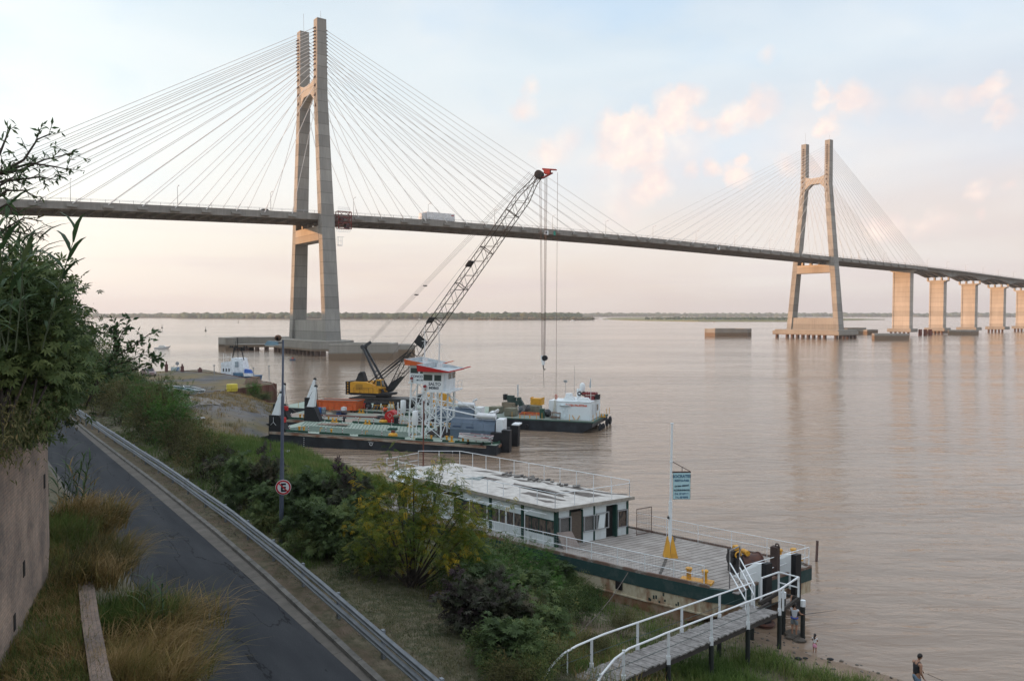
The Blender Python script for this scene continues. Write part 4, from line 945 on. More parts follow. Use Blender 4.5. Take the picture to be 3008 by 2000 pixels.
    b.bar((17.9,4.2,hz1+2.9),(18.7,4.2,hz1+2.9),.06); b.bar((18.0,4.2,hz1+4.1),(18.5,4.2,hz1+4.1),.05); b.box(18.1,4.0,hz1+.3,18.6,4.5,hz1+.75)
    for dx,dy in ((-1.2,-.2),(1.5,.4),(.2,1.8)): b.cyl((18.3,4.2,hz1+2.9),(18.3+dx,4.2+dy,hz1+.3),.012,n=3)
    b.build('mast',silv_m,wh_)
    # tank, machinery
    b=MB(); b.lathe([(.3,0),(.33,.04),(.33,1.5),(.3,1.55),(.02,1.6)],16,(16.45,2.0,D+1.3)); b.box(16.2,1.8,D+.03,16.3,1.9,D+1.3); b.box(16.6,1.8,D+.03,16.7,1.9,D+1.3); b.build('tank',wht_m,r,True)
    b=MB(); rr=random.Random(3)
    for k in range(16):
        x=rr.uniform(17.2,19.6); y=rr.uniform(2.6,5); s=rr.uniform(.12,.32); b.box(x,y,D+.03,x+s,y+s*1.3,D+.03+rr.uniform(.2,.9))
    b.cyl((17.6,2.7,D+.5),(18.9,2.7,D+.5),.22,n=10); b.build('winch_gear',M('dark machinery',(.05,.04,.045),.6,col2=(.12,.1,.1)),r)
    # engine house: barrel shaped cover in four panels
    ex0,ex1=20.2,25.2
    for k in range(4):
        a=ex0+(ex1-ex0)*k/4+.012; c=ex0+(ex1-ex0)*(k+1)/4-.012; prof=[(2.9,D+.03),(2.72,D+1.05),(2.95,D+1.75),(3.4,D+2.1),(4.6,D+2.1),(5.2,D+1.6),(5.4,D+.9),(5.4,D+.03)]
        b=MB(); n=len(prof); b._add([(a,y,z) for y,z in prof]+[(c,y,z) for y,z in prof],[tuple(range(n))[::-1],tuple(range(n,2*n))]+[(i,(i+1)%n,n+(i+1)%n,n+i) for i in range(n)]); b.build('engine_cover',bg_m,r)
    b=MB(); b.box(20.5,2.73,D+1.3,21.4,2.77,D+1.42); b.box(22.0,2.73,D+1.25,22.9,2.77,D+1.37); o_=b.build('worn_lettering',M('lettering faded blue',(.05,.08,.14),.7),r)
    b=MB(); b.cyl((23.1,3.3,D+2.55),(25.2,3.3,D+2.55),.33,n=14); b.tube([(24.9,3.6,D+2.75),(24.95,3.6,D+3.05),(25.2,3.6,D+3.15),(25.4,3.6,D+3.3)],.13,8); b.box(23.3,3.45,D+2.1,23.4,3.75,D+2.3); b.box(24.9,3.45,D+2.1,25.0,3.75,D+2.3); b.build('silencer',silv_m,r,True)
    b=MB(); b.box(25.3,3.0,D+.03,26.1,4.6,D+2.3); b.build('service_box',wht_m,r)
    # stern pushing knees
    for yy in (1.9,W_-3.2):
        b=MB(); b.box(L_+.01,yy,-.55,L_+.9,yy+1.0,D+1.35); b.box(L_-1.2,yy+.1,D+.031,L_+.005,yy+.9,D+1.0); b.build('push_knee',blk_m,r)
    b=MB(); b.box(L_+.2,W_-3.3,D+1.36,L_+1.0,W_-1.7,D+1.5); b.hexa([(L_-.6,W_-3.4,D+1.0),(L_+1.1,W_-3.4,D+1.0),(L_+1.1,W_-1.5,D+1.0),(L_-.6,W_-1.5,D+1.0),(L_-.6,W_-3.2,D+2.2),(L_+1.1,W_-3.2,D+1.6),(L_+1.1,W_-1.7,D+1.6),(L_-.6,W_-1.7,D+2.2)]) if False else None; b.build('rudder_cover',wht_m,r)
    if full:
        b=MB()
        for k in range(6): b.box(4.2,-.006,-.05+k*.22,4.26,.0+.002,.05+k*.22)
        for k in range(5): b.box(21.4,-.006,-.2+k*.22,21.46,.002,-.1+k*.22)
        b.build('draught_marks',wht_m,r)
        b=MB(); b.torus((12.2,-.012,.95),.16,.028,'y',16,4); b.bar((11.9,-.02,1.12),(12.5,-.02,1.12),.07,.02); b.build('hull_emblem',wht_m,r)
    return r
BZ=math.atan2(-0.236,0.972)
p0=U(791,1265,1.65)
salto=pusher((p0.x,p0.y,0),BZ,R(1.4),26.2,9.0,('SALTO','M0860',1.0,1.0),deckg,red_m)
tag(salto,'nearest green-decked black barge with the red-roofed wheelhouse on a white lattice tower','barge','barges moored at the landing')
conc_b=pusher((p0.x-2.8,p0.y+10.6,0),BZ,R(1.4),26.2,9.0,('CONCORDIA','0861 78',.86,.62),deckb,ora_m,False)
tag(conc_b,'second barge, with a soiled green deck and the orange-roofed wheelhouse','barge','barges moored at the landing')
# crane barge
cb=empty('crane_barge',(-35,118.5,0),math.atan2(-.31,.95))
off=Matrix.Rotation(cb.rotation_euler.z,4,'Z')
b=MB()
b.hexa([(2,0,-.8),(30,0,-.8),(30,10,-.8),(2,10,-.8),(0,0,1.499),(32,0,1.499),(32,10,1.499),(0,10,1.499)]); b.build('hull',hull_m,cb)
b=MB(); b.box(.1,.1,1.5,31.9,9.9,1.54); b.build('deck',deckg,cb)
for x in np.arange(1,31,2.6):
    b=MB(); b.cyl((x,.25,1.54),(x,.25,2.35),.03,n=5); b.build('marker_post',yel_m,cb)
tag(cb,'wide low barge carrying the crane truck behind the two wheelhouse barges','barge','barges moored at the landing')
CRZ=math.atan2(-.31,.95)
pc=U(1054,1201,1.54)
cr=empty('mobile_crane',(pc.x,pc.y,1.54),CRZ)
tag(cr,'yellow truck-mounted lattice boom crane on the barge, boom raised towards the right','crane')
# move the barge so that the crane stands on it
q=Vector((pc.x,pc.y,0))-off@Vector((12.4,1.6,0)); cb.location=q
crane_y=yel_m
for x in (0,1.5,2.75,5.9,7.15):
    for y in (0,2.5):
        b=MB(); b.m=0; b.torus((x,y,.53),.36,.17,'y',18,8); b.m=1; b.cyl((x,y-.1,.53),(x,y+.1,.53),.27,n=14); b.cyl((x,y-.16,.53),(x,y+.16,.53),.09,n=8); b.build('wheel',[tyre_m,M('wheel hub dark',(.11,.11,.12),.6)],cr)
b=MB(); b.box(-1.0,.15,.85,10.6,2.35,1.45); b.box(-1.0,-.1,1.451,9.6,2.6,1.62); b.box(-1.7,.3,.7,-1.002,2.2,1.5); b.build('carrier_frame',M('carrier dark',(.045,.045,.05),.6,col2=(.09,.085,.08)),cr)
b=MB(); b.box(10.7,.0,.5,13.4,2.5,1.5); b.hexa([(11.6,.05,1.5),(13.4,.05,1.5),(13.4,1.3,1.5),(11.6,1.3,1.5),(11.7,.1,2.5),(13.0,.1,2.5),(13.0,1.25,2.5),(11.7,1.25,2.5)]); b.build('carrier_cab',crane_y,cr)
b=MB(); b.box(8.7,.3,1.63,9.5,1.5,2.3); b.m=1; b.box(9.5,.2,1.63,10.6,1.8,2.4); b.build('engine_box',[blk_m,crane_y],cr)
b=MB(); b.cyl((3.2,1.25,1.62),(3.2,1.25,1.95),1.1,n=20); b.build('slew_ring',blk_m,cr)
b=MB(); b.box(-1.3,-.2,1.95,4.6,2.7,2.25); b.build('turntable',blk_m,cr)
b=MB(); prof=[(-1.2,2.26),(-1.2,3.7),(-.9,3.78),(1.1,3.75),(2.0,3.55),(3.15,2.85),(3.15,2.26)]
n=len(prof)
for (ya,yb) in ((-.25,.55),(1.95,2.75)):
    b._add([(x,ya,z) for x,z in prof]+[(x,yb,z) for x,z in prof],[tuple(range(n)),tuple(range(n,2*n))[::-1]]+[(i,n+i,n+(i+1)%n,(i+1)%n) for i in range(n)])
b.box(-1.15,.552,2.26,1.4,1.948,3.6); body=b.build('engine_housing',crane_y,cr)
b=MB()
for k in range(9): b.box(-.3,-.262,2.7+k*.09,.75,-.252,2.74+k*.09)
for x in (-.6,.3,1.0,1.7,2.4): b.bar((x,-.35,2.3),(x,-.35,3.0),.03)
b.bar((-.6,-.35,3.0),(2.4,-.35,3.0),.03); b.build('grille',M('dark grille',(.2,.12,.03),.7),body)
for k in range(5):
    b=MB(); z0=2.0+k*.36; b.box(-2.0,-.1,z0,-1.32,2.6,z0+.34); b.m=1; b.box(-1.75,-.112,z0+.08,-1.55,-.101,z0+.24); b.build('counterweight',[blk_m,crane_y],cr)
b=MB(); b.hexa([(2.6,-.15,2.9),(3.6,-.15,2.9),(3.6,.75,2.9),(2.6,.75,2.9),(2.75,-.15,4.15),(3.45,-.15,4.15),(3.45,.75,4.15),(2.75,.75,4.15)]); cabo=b.build('operator_cab',crane_y,cr)
b=MB(); b.poly([(2.82,-.16,3.3),(3.5,-.16,3.3),(3.42,-.16,4.0),(2.85,-.16,4.0)]); b.poly([(3.61,.0,3.2),(3.61,.65,3.2),(3.49,.65,4.05),(3.49,.0,4.05)]); b.build('window',glass_m,cabo)
# boom
foot=Vector((4.0,1.25,2.5)); Mi=(Matrix.Translation(cr.location)@Matrix.Rotation(CRZ,4,'Z')).inverted()
tipw=UD(1588,508,100.5); tip=Mi@tipw
dv=(tip-foot); LB=dv.length; dv.normalize(); side=Vector((0,1,0)); side=(side-dv*side.dot(dv)).normalized(); upb=side.cross(dv)*-1
if upb.z<0: upb=-upb
def bp(t,a,c):
    k=min(1,max(.28,t/5.5))*min(1,max(.35,(LB-t)/4.0)); hw=.78; return foot+dv*t+side*(a*hw*(min(1,.75+.25*k)))+upb*(c*hw*k)
bm_m=M('boom lattice paint',(.014,.012,.011),.6,col2=(.035,.025,.018))
b=MB(); st=list(np.linspace(0.3,LB-.4,31))
for i in range(30):
    for a,c in ((-1,-1),(1,-1),(1,1),(-1,1)):
        b.bar(bp(st[i],a,c),bp(st[i+1],a,c),.085)
    z=1 if i%2 else -1
    for (a0,c0,a1,c1) in ((-1,-1,1,-1),(-1,1,1,1),(-1,-1,-1,1),(1,-1,1,1)):
        if z>0: b.bar(bp(st[i],a0,c0),bp(st[i+1],a1,c1),.042)
        else: b.bar(bp(st[i],a1,c1),bp(st[i+1],a0,c0),.042)
    if i%5==0:
        for (a0,c0,a1,c1) in ((-1,-1,1,-1),(-1,1,1,1),(-1,-1,-1,1),(1,-1,1,1)): b.bar(bp(st[i],a0,c0),bp(st[i],a1,c1),.09)
boom=b.build('boom',bm_m,cr)
b=MB(); b.hexa([bp(.1,-1.1,-1.3),bp(3.0,-1.1,-1.1),bp(3.0,1.1,-1.1),bp(.1,1.1,-1.3),bp(.1,-1.1,1.2),bp(1.4,-1.1,1.1),bp(1.4,1.1,1.1),bp(.1,1.1,1.2)]); b.build('boom_foot',blk_m,boom)
for t in (11.2,20.6):
    b=MB(); b.hexa([bp(t,-1.1,1.0),bp(t+.9,-1.1,1.0),bp(t+.9,1.1,1.0),bp(t,1.1,1.0),bp(t,-1.1,1.25),bp(t+.9,-1.1,1.25),bp(t+.9,1.1,1.25),bp(t,1.1,1.25)]); b.build('boom_plate',blk_m,boom)
b=MB(); b.hexa([bp(8.0,-1.05,-1.02),bp(9.3,-1.05,-1.02),bp(9.3,-1.02,1.02),bp(8.0,-1.02,1.02),bp(8.0,-1.12,-1.02),bp(9.3,-1.12,-1.02),bp(9.3,-1.12,1.02),bp(8.0,-1.12,1.02)]); b.build('boom_plate',blk_m,boom)
b=MB()
for a in (-.35,0,.35): b.cyl(tip+side*(a-.08)+dv*-.3,tip+side*(a+.08)+dv*-.3,.55,n=16)
b.build('head_sheave',blk_m,boom)
hd_=Vector((1,0,0)); 
b=MB(); e0=tip+Vector((.3,0,.1)); e1=tip+Vector((2.1,0,.0))
for y in (-.3,.3):
    b.bar(e0+Vector((0,y,.35)),e1+Vector((0,y*.5,.25)),.13); b.bar(e0+Vector((-.1,y,-.8)),e1+Vector((-.5,y*.5,-.1)),.11); b.bar(e0+Vector((0,y,.35)),e0+Vector((.7,y*.8,-.45)),.1); b.bar(e0+Vector((.9,y*.8,.3)),e0+Vector((.8,y*.8,-.4)),.09); b.box(*(e0+Vector((.2,y-.03,-.3))),*(e0+Vector((1.0,y+.03,.25))))
b.build('jib_head',M('jib dull red',(.36,.035,.03),.6,col2=(.16,.03,.025),scale=2),boom)
# mast and gantry
gtop=Ly(cr,1069,1019,1.25)
b=MB()
for y in (.35,2.15):
    b.bar((3.6,y,2.4),gtop+Vector((0,(y-1.25)*.35,0)),.24,.28)
for t in (.12,.45,.75): 
    a=Vector((3.6,.35,2.4)).lerp(gtop+Vector((0,-.31,0)),t); c=Vector((3.6,2.15,2.4)).lerp(gtop+Vector((0,.31,0)),t); b.bar(a,c,.16)
b.cyl(gtop+Vector((0,-.45,0)),gtop+Vector((0,.45,0)),.32,n=12); b.bar(gtop,gtop+Vector((1.1,0,.7)),.18,.4)
b.build('mast',M('mast dark grey',(.05,.05,.055),.5),cr)
b=MB()
for y in (.4,2.1):
    b.bar((1.2,y,3.6),bp(6.2,(y-1.25)*1.2,1.0),.13); b.bar((1.7,y,3.3),bp(5.6,(y-1.25)*1.2,1.0),.1)
b.build('boom_stop',blk_m,cr)
b=MB(); b.hexa([(-.9,.7,3.75),(.5,.7,3.75),(.5,1.8,3.75),(-.9,1.8,3.75),(-.5,.9,4.9),(.2,.9,4.9),(.2,1.6,4.9),(-.5,1.6,4.9)]); b.cyl((-.1,.8,4.8),(-.1,1.7,4.8),.3,n=10); b.build('rope_drum',blk_m,cr)
b=MB()
for k in range(7):
    y=.9+.12*k; b.cyl((-.3+.06*k,y,4.8),gtop+Vector((0,y-1.25,0)),.018,n=3)
for a,c_ in ((-.9,0),(-.5,.35),(.4,0),(.9,.35)):
    s0=gtop+Vector((1.0,a*.6,.6+c_)); s1=tip-dv*.7+upb*(.8+c_)+side*a; b.cyl(s0,s1,.016,n=4)
mid=(gtop+Vector((1,0,.6))).lerp(tip-dv*.7+upb*.8,.355); b.bar(mid+side*-.5,mid+side*.5,.16); 
mid=(gtop+Vector((1,0,.6))).lerp(tip-dv*.7+upb*.8,.30); b.bar(mid+side*-.5,mid+side*.5,.16)
b.cyl((1.4,1.25,3.9),tip-dv*.5+upb*.5,.02,n=3); b.cyl((2.2,1.2,2.6),gtop,.02,n=3)
b.build('pendant_cables',wire_m,cr)
# hoist ropes and hooks
hx=tip+Vector((.35,0,-.6)); hz=(Mi@UD(1600,1045,100.0)).z
b=MB()
for dx,dy in ((-.42,-.2),(-.36,.2),(.3,-.25),(.38,0),(.44,.25)):
    b.cyl(hx+Vector((dx,dy,0)),Vector((hx.x+dx*.35+.05,hx.y+dy,hz)),.026,n=4)
e2=e1+Vector((.15,0,-.1)); hz2=(Mi@UD(1606,1172,100.0)).z
b.cyl(e2,(e2.x-.15,e2.y,hz2+.4),.022,n=4); b.build('hoist_rope',M('rope brown',(.10,.06,.05),.7),cr)
b=MB(); x,y=hx.x+.05,hx.y; b.m=0; b.hexa([(x-.12,y-.2,hz-1.2),(x+.12,y-.2,hz-1.2),(x+.12,y+.2,hz-1.2),(x-.12,y+.2,hz-1.2),(x-.32,y-.22,hz),(x+.32,y-.22,hz),(x+.32,y+.22,hz),(x-.32,y+.22,hz)])
b.m=1; b.cyl((x+.2,y-.24,hz-.3),(x+.2,y+.24,hz-.3),.35,n=12); b.tube([(x,y,hz-1.2),(x,y,hz-1.7),(x+.16,y,hz-1.85),(x+.25,y,hz-1.65)],.07,6); b.cyl((x,y,hz-1.7),(x+.1,y,hz-4.2),.025,n=4)
b.build('hook_block',[wht_m,blk_m],cr)
b=MB(); x,y=e2.x-.15,e2.y; b.m=0; b.lathe([(.1,.0),(.18,.1),(.18,.5),(.06,.62)],10,(x,y,hz2)); b.m=1; b.tube([(x,y,hz2),(x,y,hz2-.3),(x+.14,y,hz2-.42),(x+.2,y,hz2-.25)],.05,6); b.build('hook_ball',[red_m,blk_m],cr)
# ---------------------------------------------------------------- things standing on the barges
def onb(root,px,py,zl): 
    p=Lz(root,px,py,zl); w_=frame(root)@p; return w_
def put(o,loc,rz=0,label=None,cat=None,group=None):
    o.location=loc; o.rotation_euler=(0,0,rz); tag(o,label,cat,group); return o
def drum(px,py,matl,label,h=.88):
    b=MB(); b.lathe([(.27,0),(.29,.02),(.29,h*.33),(.305,h*.35),(.29,h*.37),(.29,h*.66),(.305,h*.68),(.29,h*.7),(.29,h-.02),(.26,h),(.02,h-.01)],16); o=b.build('drum',matl,None,True)
    put(o,onb(conc_b,px,py,1.69),0,label,'drum','drums standing on the second barge')
gr_m=M('drum grey',(.18,.21,.23),.6); bl_m=M('drum blue',(.02,.09,.30),.5)
drum(917,1213,M('drum pale',(.35,.38,.38),.6),'pale drum, leftmost of the row left of the orange skip')
drum(927,1214,gr_m,'grey drum, second from left in the row by the orange skip')
drum(938,1216,bl_m,'blue drum between two grey ones left of the orange skip'); drum(951,1216,gr_m,'grey drum to the right of the blue drum by the orange skip')
b=MB(); b.box(-.3,-.3,0,.3,.3,.45); b.box(-.25,-.25,.45,.25,.25,.5); put(b.build('crate',bl_m),onb(conc_b,997,1217,1.69),BZ,'small blue crate in front of the orange skip','crate')
b=MB(); b.m=1; b.box(-.3,-.3,0,.3,.3,.55); b.m=0; b.box(-.28,-.28,.551,.28,.28,.95); b.cyl((0,0,.95),(0,0,1.03),.12,n=10); put(b.build('fuel_tank',[M('tank white plastic',(.6,.62,.62),.5),M('tank navy',(.02,.025,.08),.5)]),onb(conc_b,1010,1217,1.69),BZ,'white and navy plastic tank in front of the orange skip','tank')
b=MB(); 
b.hexa([(0,0,.15),(5.4,0,.15),(5.4,2.2,.15),(0,2.2,.15),(-.3,-.05,1.35),(5.6,-.05,1.35),(5.6,2.25,1.35),(-.3,2.25,1.35)])
for k in range(6): b.box(.4+k*.9,-.1,.25,.48+k*.9,-.03,1.3)
b.box(-.38,-.14,1.351,5.7,.02,1.45); b.box(-.38,2.2,1.351,5.7,2.35,1.45)
b.m=1; b.box(-.3,.03,1.352,5.6,2.19,1.40)
sk=b.build('skip',[ora_m,M('rusty load',(.13,.09,.07),.9)]); put(sk,onb(conc_b,936,1206,1.69),BZ,'long orange steel skip full of scrap on the second barge','skip')
b=MB(); rr=random.Random(5)
for k in range(9):
    a=rr.uniform(-.3,.3); x=rr.uniform(0,1.2); y=rr.uniform(-.4,.5); z=.06+.05*k; b.bar((x,y,z),(x+2.2,y+a,z+.1),.16,.05)
put(b.build('plank_pile',M('weathered planks',(.26,.21,.17),.9,col2=(.14,.12,.11))),onb(conc_b,957,1215,1.69),BZ,'heap of old planks and pipes between the drums and the orange skip','planks')
b=MB(); b.cyl((0,0,.12),(9.2,-.3,.12),.11,n=8); put(b.build('pipe',M('rusty pipe',(.16,.07,.06),.8)),onb(conc_b,915,1221,1.69),BZ,'long rusty pipe lying along the second barge deck','pipe')
def dome(px,py,root,zl,s,label,extra=True):
    b=MB(); b.hexa([(-1.15,-.7,.35),(1.15,-.7,.35),(1.15,.7,.35),(-1.15,.7,.35),(-.75,-.45,1.25),(.75,-.45,1.25),(.75,.45,1.25),(-.75,.45,1.25)]); b.hexa([(-.8,-.6,.1),(.8,-.6,.1),(.8,.6,.1),(-.8,.6,.1),(-1.15,-.7,.349),(1.15,-.7,.349),(1.15,.7,.349),(-1.15,.7,.349)])
    o=b.build('winch_cover',red_m); put(o,onb(root,px,py,zl),CRZ,label,'cover'); o.scale=(s,s,s)
dome(1067,1200,conc_b,1.69,.75,'red faceted cover standing in front of the crane wheels')
b=MB(); b.m=0; b.cyl((0,-.5,.75),(0,.8,.75),.72,n=22); b.box(-.72,-.49,.05,.72,.79,.7); b.m=1; b.bar((-.3,-.512,.9),(0,-.512,1.2),.05,.02); b.bar((0,-.512,1.2),(.3,-.512,.9),.05,.02); b.bar((-.3,-.512,.9),(0,-.512,.6),.05,.02); b.bar((0,-.512,.6),(.3,-.512,.9),.05,.02)
put(b.build('winch_drum',[red_m,wht_m]),onb(conc_b,1150,1240,1.69),BZ,'big red rounded winch drum with a painted diamond on the second barge','winch')
b=MB(); b.m=0; b.cyl((0,0,0),(0,0,.85),.3,n=12); b.m=1; b.ellip((0,0,.98),(.42,.4,.22)); put(b.build('sack_barrel',[blk_m,tan_m],None,True),onb(conc_b,1164,1246,1.69),0,'black barrel with a grey sack slumped on top, beside the red winch drum','barrel')
def tyre(name,loc,rot,r,t,label,group=None):
    b=MB(); b.torus((0,0,0),r,t,'y',22,8); 
    for k in range(0): pass
    o=b.build(name,tyre_m,None,True); o.location=loc; o.rotation_euler=rot; tag(o,label,'tyre',group); return o
tyre('tyre',onb(conc_b,1118,1229,1.69)+Vector((0,0,.16)),(math.pi/2,0,0),.46,.17,'black tyre lying flat on the second barge beside the red winch drum')
for px,py,lb in ((1011,1240,'black mushroom ventilator at the near edge of the second barge'),(1122,1243,'rusty brown post fitting on the second barge left of the black barrel')):
    b=MB(); b.lathe([(.12,0),(.12,.5),(.3,.5),(.25,.62),(.05,.72)],12); put(b.build('ventilator',blk_m if px<1100 else M('brown fitting',(.15,.06,.05),.7),None,True),onb(conc_b,px,py,1.69),0,lb,'ventilator')
b=MB(); 
for k in range(5): b.bar((.0+.5*k,0,.1),(.3+.5*k,.1,.85),.05)
b.bar((0,0,.8),(2.4,.1,.8),.06); b.bar((2.8,0,.05),(2.5,0,1.4),.07); b.bar((3.3,0,.05),(3.0,0,1.4),.07)
for k in range(5): b.bar((2.78-.06*k,0,.25+.25*k),(3.28-.06*k,0,.25+.25*k),.05)
b.m=1; b.ellip((1.9,-.2,.3),(.4,.35,.3)); put(b.build('outrigger_rack',[yel_m,ora_m]),onb(cb,1096,1207,1.54),CRZ,'yellow steel rack and short ladder lying below the crane truck','rack')
# skiff on the near barge
def skiff(name,L_,W_,hgt,hullm,inm,rimm,root=None):
    r=empty(name); n=9; out=[];inn=[]
    def sec(t,off=0,zoff=0):
        hw=W_/2*(math.sin(min(1,(1-t)*1.9)*math.pi/2))**.75 if t<1 else 0.02; sh=hgt*(1+.35*max(0,t-.45)**1.5)
        hw=max(hw-off,.01); return [(t*L_-off*.0,-hw,sh+zoff),(t*L_,-hw*.82,hgt*.35+zoff),(t*L_,0,.02+(.25*hgt*max(0,t-.7)/.3)+zoff),(t*L_,hw*.82,hgt*.35+zoff),(t*L_,hw,sh+zoff)]
    T=[i/(n-1) for i in range(n)]; T=[1-(1-t)**1.3 for t in T]
    for nm,m_,off,zo in (('hull',hullm,0,0),('inner_shell',inm,.06,.05)):
        vs=[];fs=[]
        for t in T:
            s=sec(t,off,zo); s[0]=(s[0][0],s[0][1],s[0][2]-zo); s[4]=(s[4][0],s[4][1],s[4][2]-zo); vs+=s
        for i in range(n-1):
            for k in range(4): fs.append((i*5+k,(i+1)*5+k,(i+1)*5+k+1,i*5+k+1))
        fs.append((0,1,2,3,4)); b=MB(); b._add(vs,fs); b.build(nm,m_,r,True)
    b=MB(); 
    for sg in (0,4): b.tube([Vector(sec(t)[sg])+Vector((0,0,.01)) for t in T],.045,6)
    b.bar(sec(0)[0],sec(0)[4],.07,.07); b.build('gunwale',rimm,r)
    for t in (.25,.55):
        s=sec(t); b=MB(); b.box(s[0][0]-.1,s[0][1]*.9,hgt*.68,s[0][0]+.1,s[4][1]*.9,hgt*.72); b.build('thwart',rimm,r)
    return r
sk_=skiff('rowing_boat',3.5,1.8,.5,wht_m,M('boat inside grey',(.22,.23,.23),.7),M('gunwale maroon white',(.5,.42,.42),.5,col2=(.2,.05,.06),thr=(.55,.6),scale=.8))
p=onb(salto,1441,1306,1.7); put(sk_,p+Vector((0,0,.3)),BZ+math.pi-.06,'small white rowing boat with a maroon stripe beside the blue-grey engine cover','boat'); sk_.rotation_euler=(0,R(-3),BZ+math.pi-.06)
b=MB(); 
for x in (-.9,-2.4): b.box(x-.06,-.5,0,x+.06,.5,.2)
ck=b.build('boat_chocks',blk_m); put(ck,p+Vector((0,0,.0)),BZ,'dark chocks under the white rowing boat on the near barge','chock')
for px,py,k in ((1170,1262,0),(1028,1256,1)):
    pass
b=MB(); b.box(0,0,0,2.6,1.1,.05); b.box(1.2,.3,.05,3.8,1.2,.1); put(b.build('plywood_sheets',M('old plywood',(.28,.2,.15),.9,col2=(.18,.14,.12))),onb(salto,930,1247,1.7),BZ-.1,'brown plywood sheets lying on the near barge deck by the bow pylon','plywood')
b=MB(); b.box(-.5,-.35,0,.5,.35,.16); b.box(-.42,-.28,.16,.42,.28,.22)
ho=b.build('deck_hatch',green_m); put(ho,onb(salto,1153,1262,1.7),BZ,'dark green deck hatch, the farther of two on the near barge','hatch')
ho2=ho.copy(); COL.objects.link(ho2); put(ho2,onb(salto,1085,1281,1.7),BZ,'dark green deck hatch, the nearer of two on the near barge','hatch')
# thin rusty stake in the water in front of the near barge
b=MB(); b.cyl((0,0,-2),(0.12,0,6.6),.07,n=6); p=U(1242,1385,0); o=b.build('mooring_stake',M('rusty stake',(.14,.05,.035),.8)); put(o,p,0,'tall thin rusty stake standing in front of the near barge engine cover','stake')
# ---------------------------------------------------------------- supply barge on the right
a=U(1740,1240,1.4); ddir=Vector((.94,-.34,0)); DR=math.atan2(-.34,.94); o_=a-ddir*17.0
df=empty('work_barge',(o_.x,o_.y,0),DR); tag(df,'black work barge with tyre fenders and a white deckhouse with orange-red lettering','barge','barges moored at the landing')
Wd=8.2; Ld=17.0; D2=1.4
b=MB(); sec=[(-2,-.8),(Ld-3.0,-.9),(Ld,.75)]
for i in range(2):
    (x0,z0),(x1,z1)=sec[i],sec[i+1]; b.hexa([(x0,0,z0),(x1,0,z1),(x1,Wd,z1),(x0,Wd,z0),(x0,0,D2-.001),(x1,0,D2-.001),(x1,Wd,D2-.001),(x0,Wd,D2-.001)])
b.build('hull',hull_m,df)
b=MB(); b.box(-1.95,.04,D2,Ld-.04,Wd-.04,D2+.03); b.build('deck',M('grey green deck',(.17,.21,.18),.8,col2=(.22,.24,.21)),df)
b=MB(); b.box(-2,-.05,D2-.1,Ld,-.003,D2+.05); b.box(Ld+.003,0,D2-.2,Ld+.1,Wd,D2+.05); b.build('edge_rail',M('dull green edge',(.06,.11,.09),.7),df)
c0=Lz(df,1734,1235,D2+.03); cx1=c0.x; cy0=max(.35,c0.y); cl=(Lz(df,1641,1231,D2+.03)).x; cx0=cx1-4.3; cy1=cy0+5.2; chh=2.25
b=MB(); b.box(cx0,cy0,D2+.03,cx1,cy1,D2+chh); b.box(cx0-.06,cy0-.06,D2+chh,cx1+.06,cy1+.06,D2+chh+.07); dh=b.build('deckhouse',M('deckhouse white',(.68,.74,.76),.5,col2=(.58,.62,.63),scale=1.2,thr=(.5,.85)),df)
b=MB(); b.box(cx0-1.6,cy0+1.6,D2+.03,cx0-.003,cy1-.4,D2+chh-.1); b.build('side_cabin',wht_m,df)
text_mesh('lettering','DOÑA FAUSTINA',.36,M('lettering orange red',(.55,.09,.03),.6),dh,((cx0+cx1)/2+.35,cy0-.01,D2+1.72),(math.pi/2,0,0),bold=.016,xs=.98)
b=MB(); x=cx0+.45; b.box(x,cy0-.05,D2+.2,x+.95,cy0-.003,D2+1.75); b.box(x-.1,cy0-.25,D2+1.78,x+1.3,cy0-.003,D2+1.86); b.build('door',M('door pale',(.62,.7,.73),.5),dh)
b=MB(); b.box(cx1+.003,cy0+.9,D2+.3,cx1+.03,cy0+1.6,D2+1.9); b.box(cx1+.003,cy0+2.3,D2+.5,cx1+.03,cy0+3.0,D2+1.8); b.m=1; b.box(cx1+.003,cy0+3.3,D2+.9,cx1+.035,cy0+4.1,D2+1.7); b.build('side_panel',[M('panel grey white',(.5,.55,.57),.5),glass_m],dh)
b=MB(); b.bar((cx0+2.0,cy0-.05,D2+.6),(cx0+2.3,cy0-.05,D2+.06),.16,.05); b.bar((cx0+2.95,cy0-.05,D2+.6),(cx0+2.65,cy0-.05,D2+.06),.16,.05); b.build('yellow_brackets',yel_m,dh)
zr=D2+chh+.07
b=MB(); b.hexa([(cx0+.5,cy0+1,zr),(cx0+1.9,cy0+1,zr),(cx0+1.9,cy0+2,zr),(cx0+.5,cy0+2,zr),(cx0+.7,cy0+1,zr+.45),(cx0+1.7,cy0+1,zr+.45),(cx0+1.7,cy0+2,zr+.45),(cx0+.7,cy0+2,zr+.45)]); b.box(cx0+.75,cy0+1.2,zr+.45,cx0+1.5,cy0+1.9,zr+.85); b.hexa([(cx0+2.4,cy0+.4,zr),(cx0+4.1,cy0+.4,zr),(cx0+4.1,cy0+1.3,zr),(cx0+2.4,cy0+1.3,zr),(cx0+2.6,cy0+.45,zr+.45),(cx0+3.8,cy0+.45,zr+.45),(cx0+3.8,cy0+1.2,zr+.45),(cx0+2.6,cy0+1.2,zr+.45)]); b.build('roof_ventilator',wht_m,dh)
b=MB(); b.lathe([(.28,0),(.28,1.3),(.05,1.32)],12,(cx0+1.9,cy0+3.4,zr)); b.lathe([(.34,1.0),(.36,1.05),(.36,1.8),(.25,2.0),(.03,2.08)],14,(cx0+2.35,cy0+3.5,zr)); b.build('roof_tank',wht_m,dh,True)
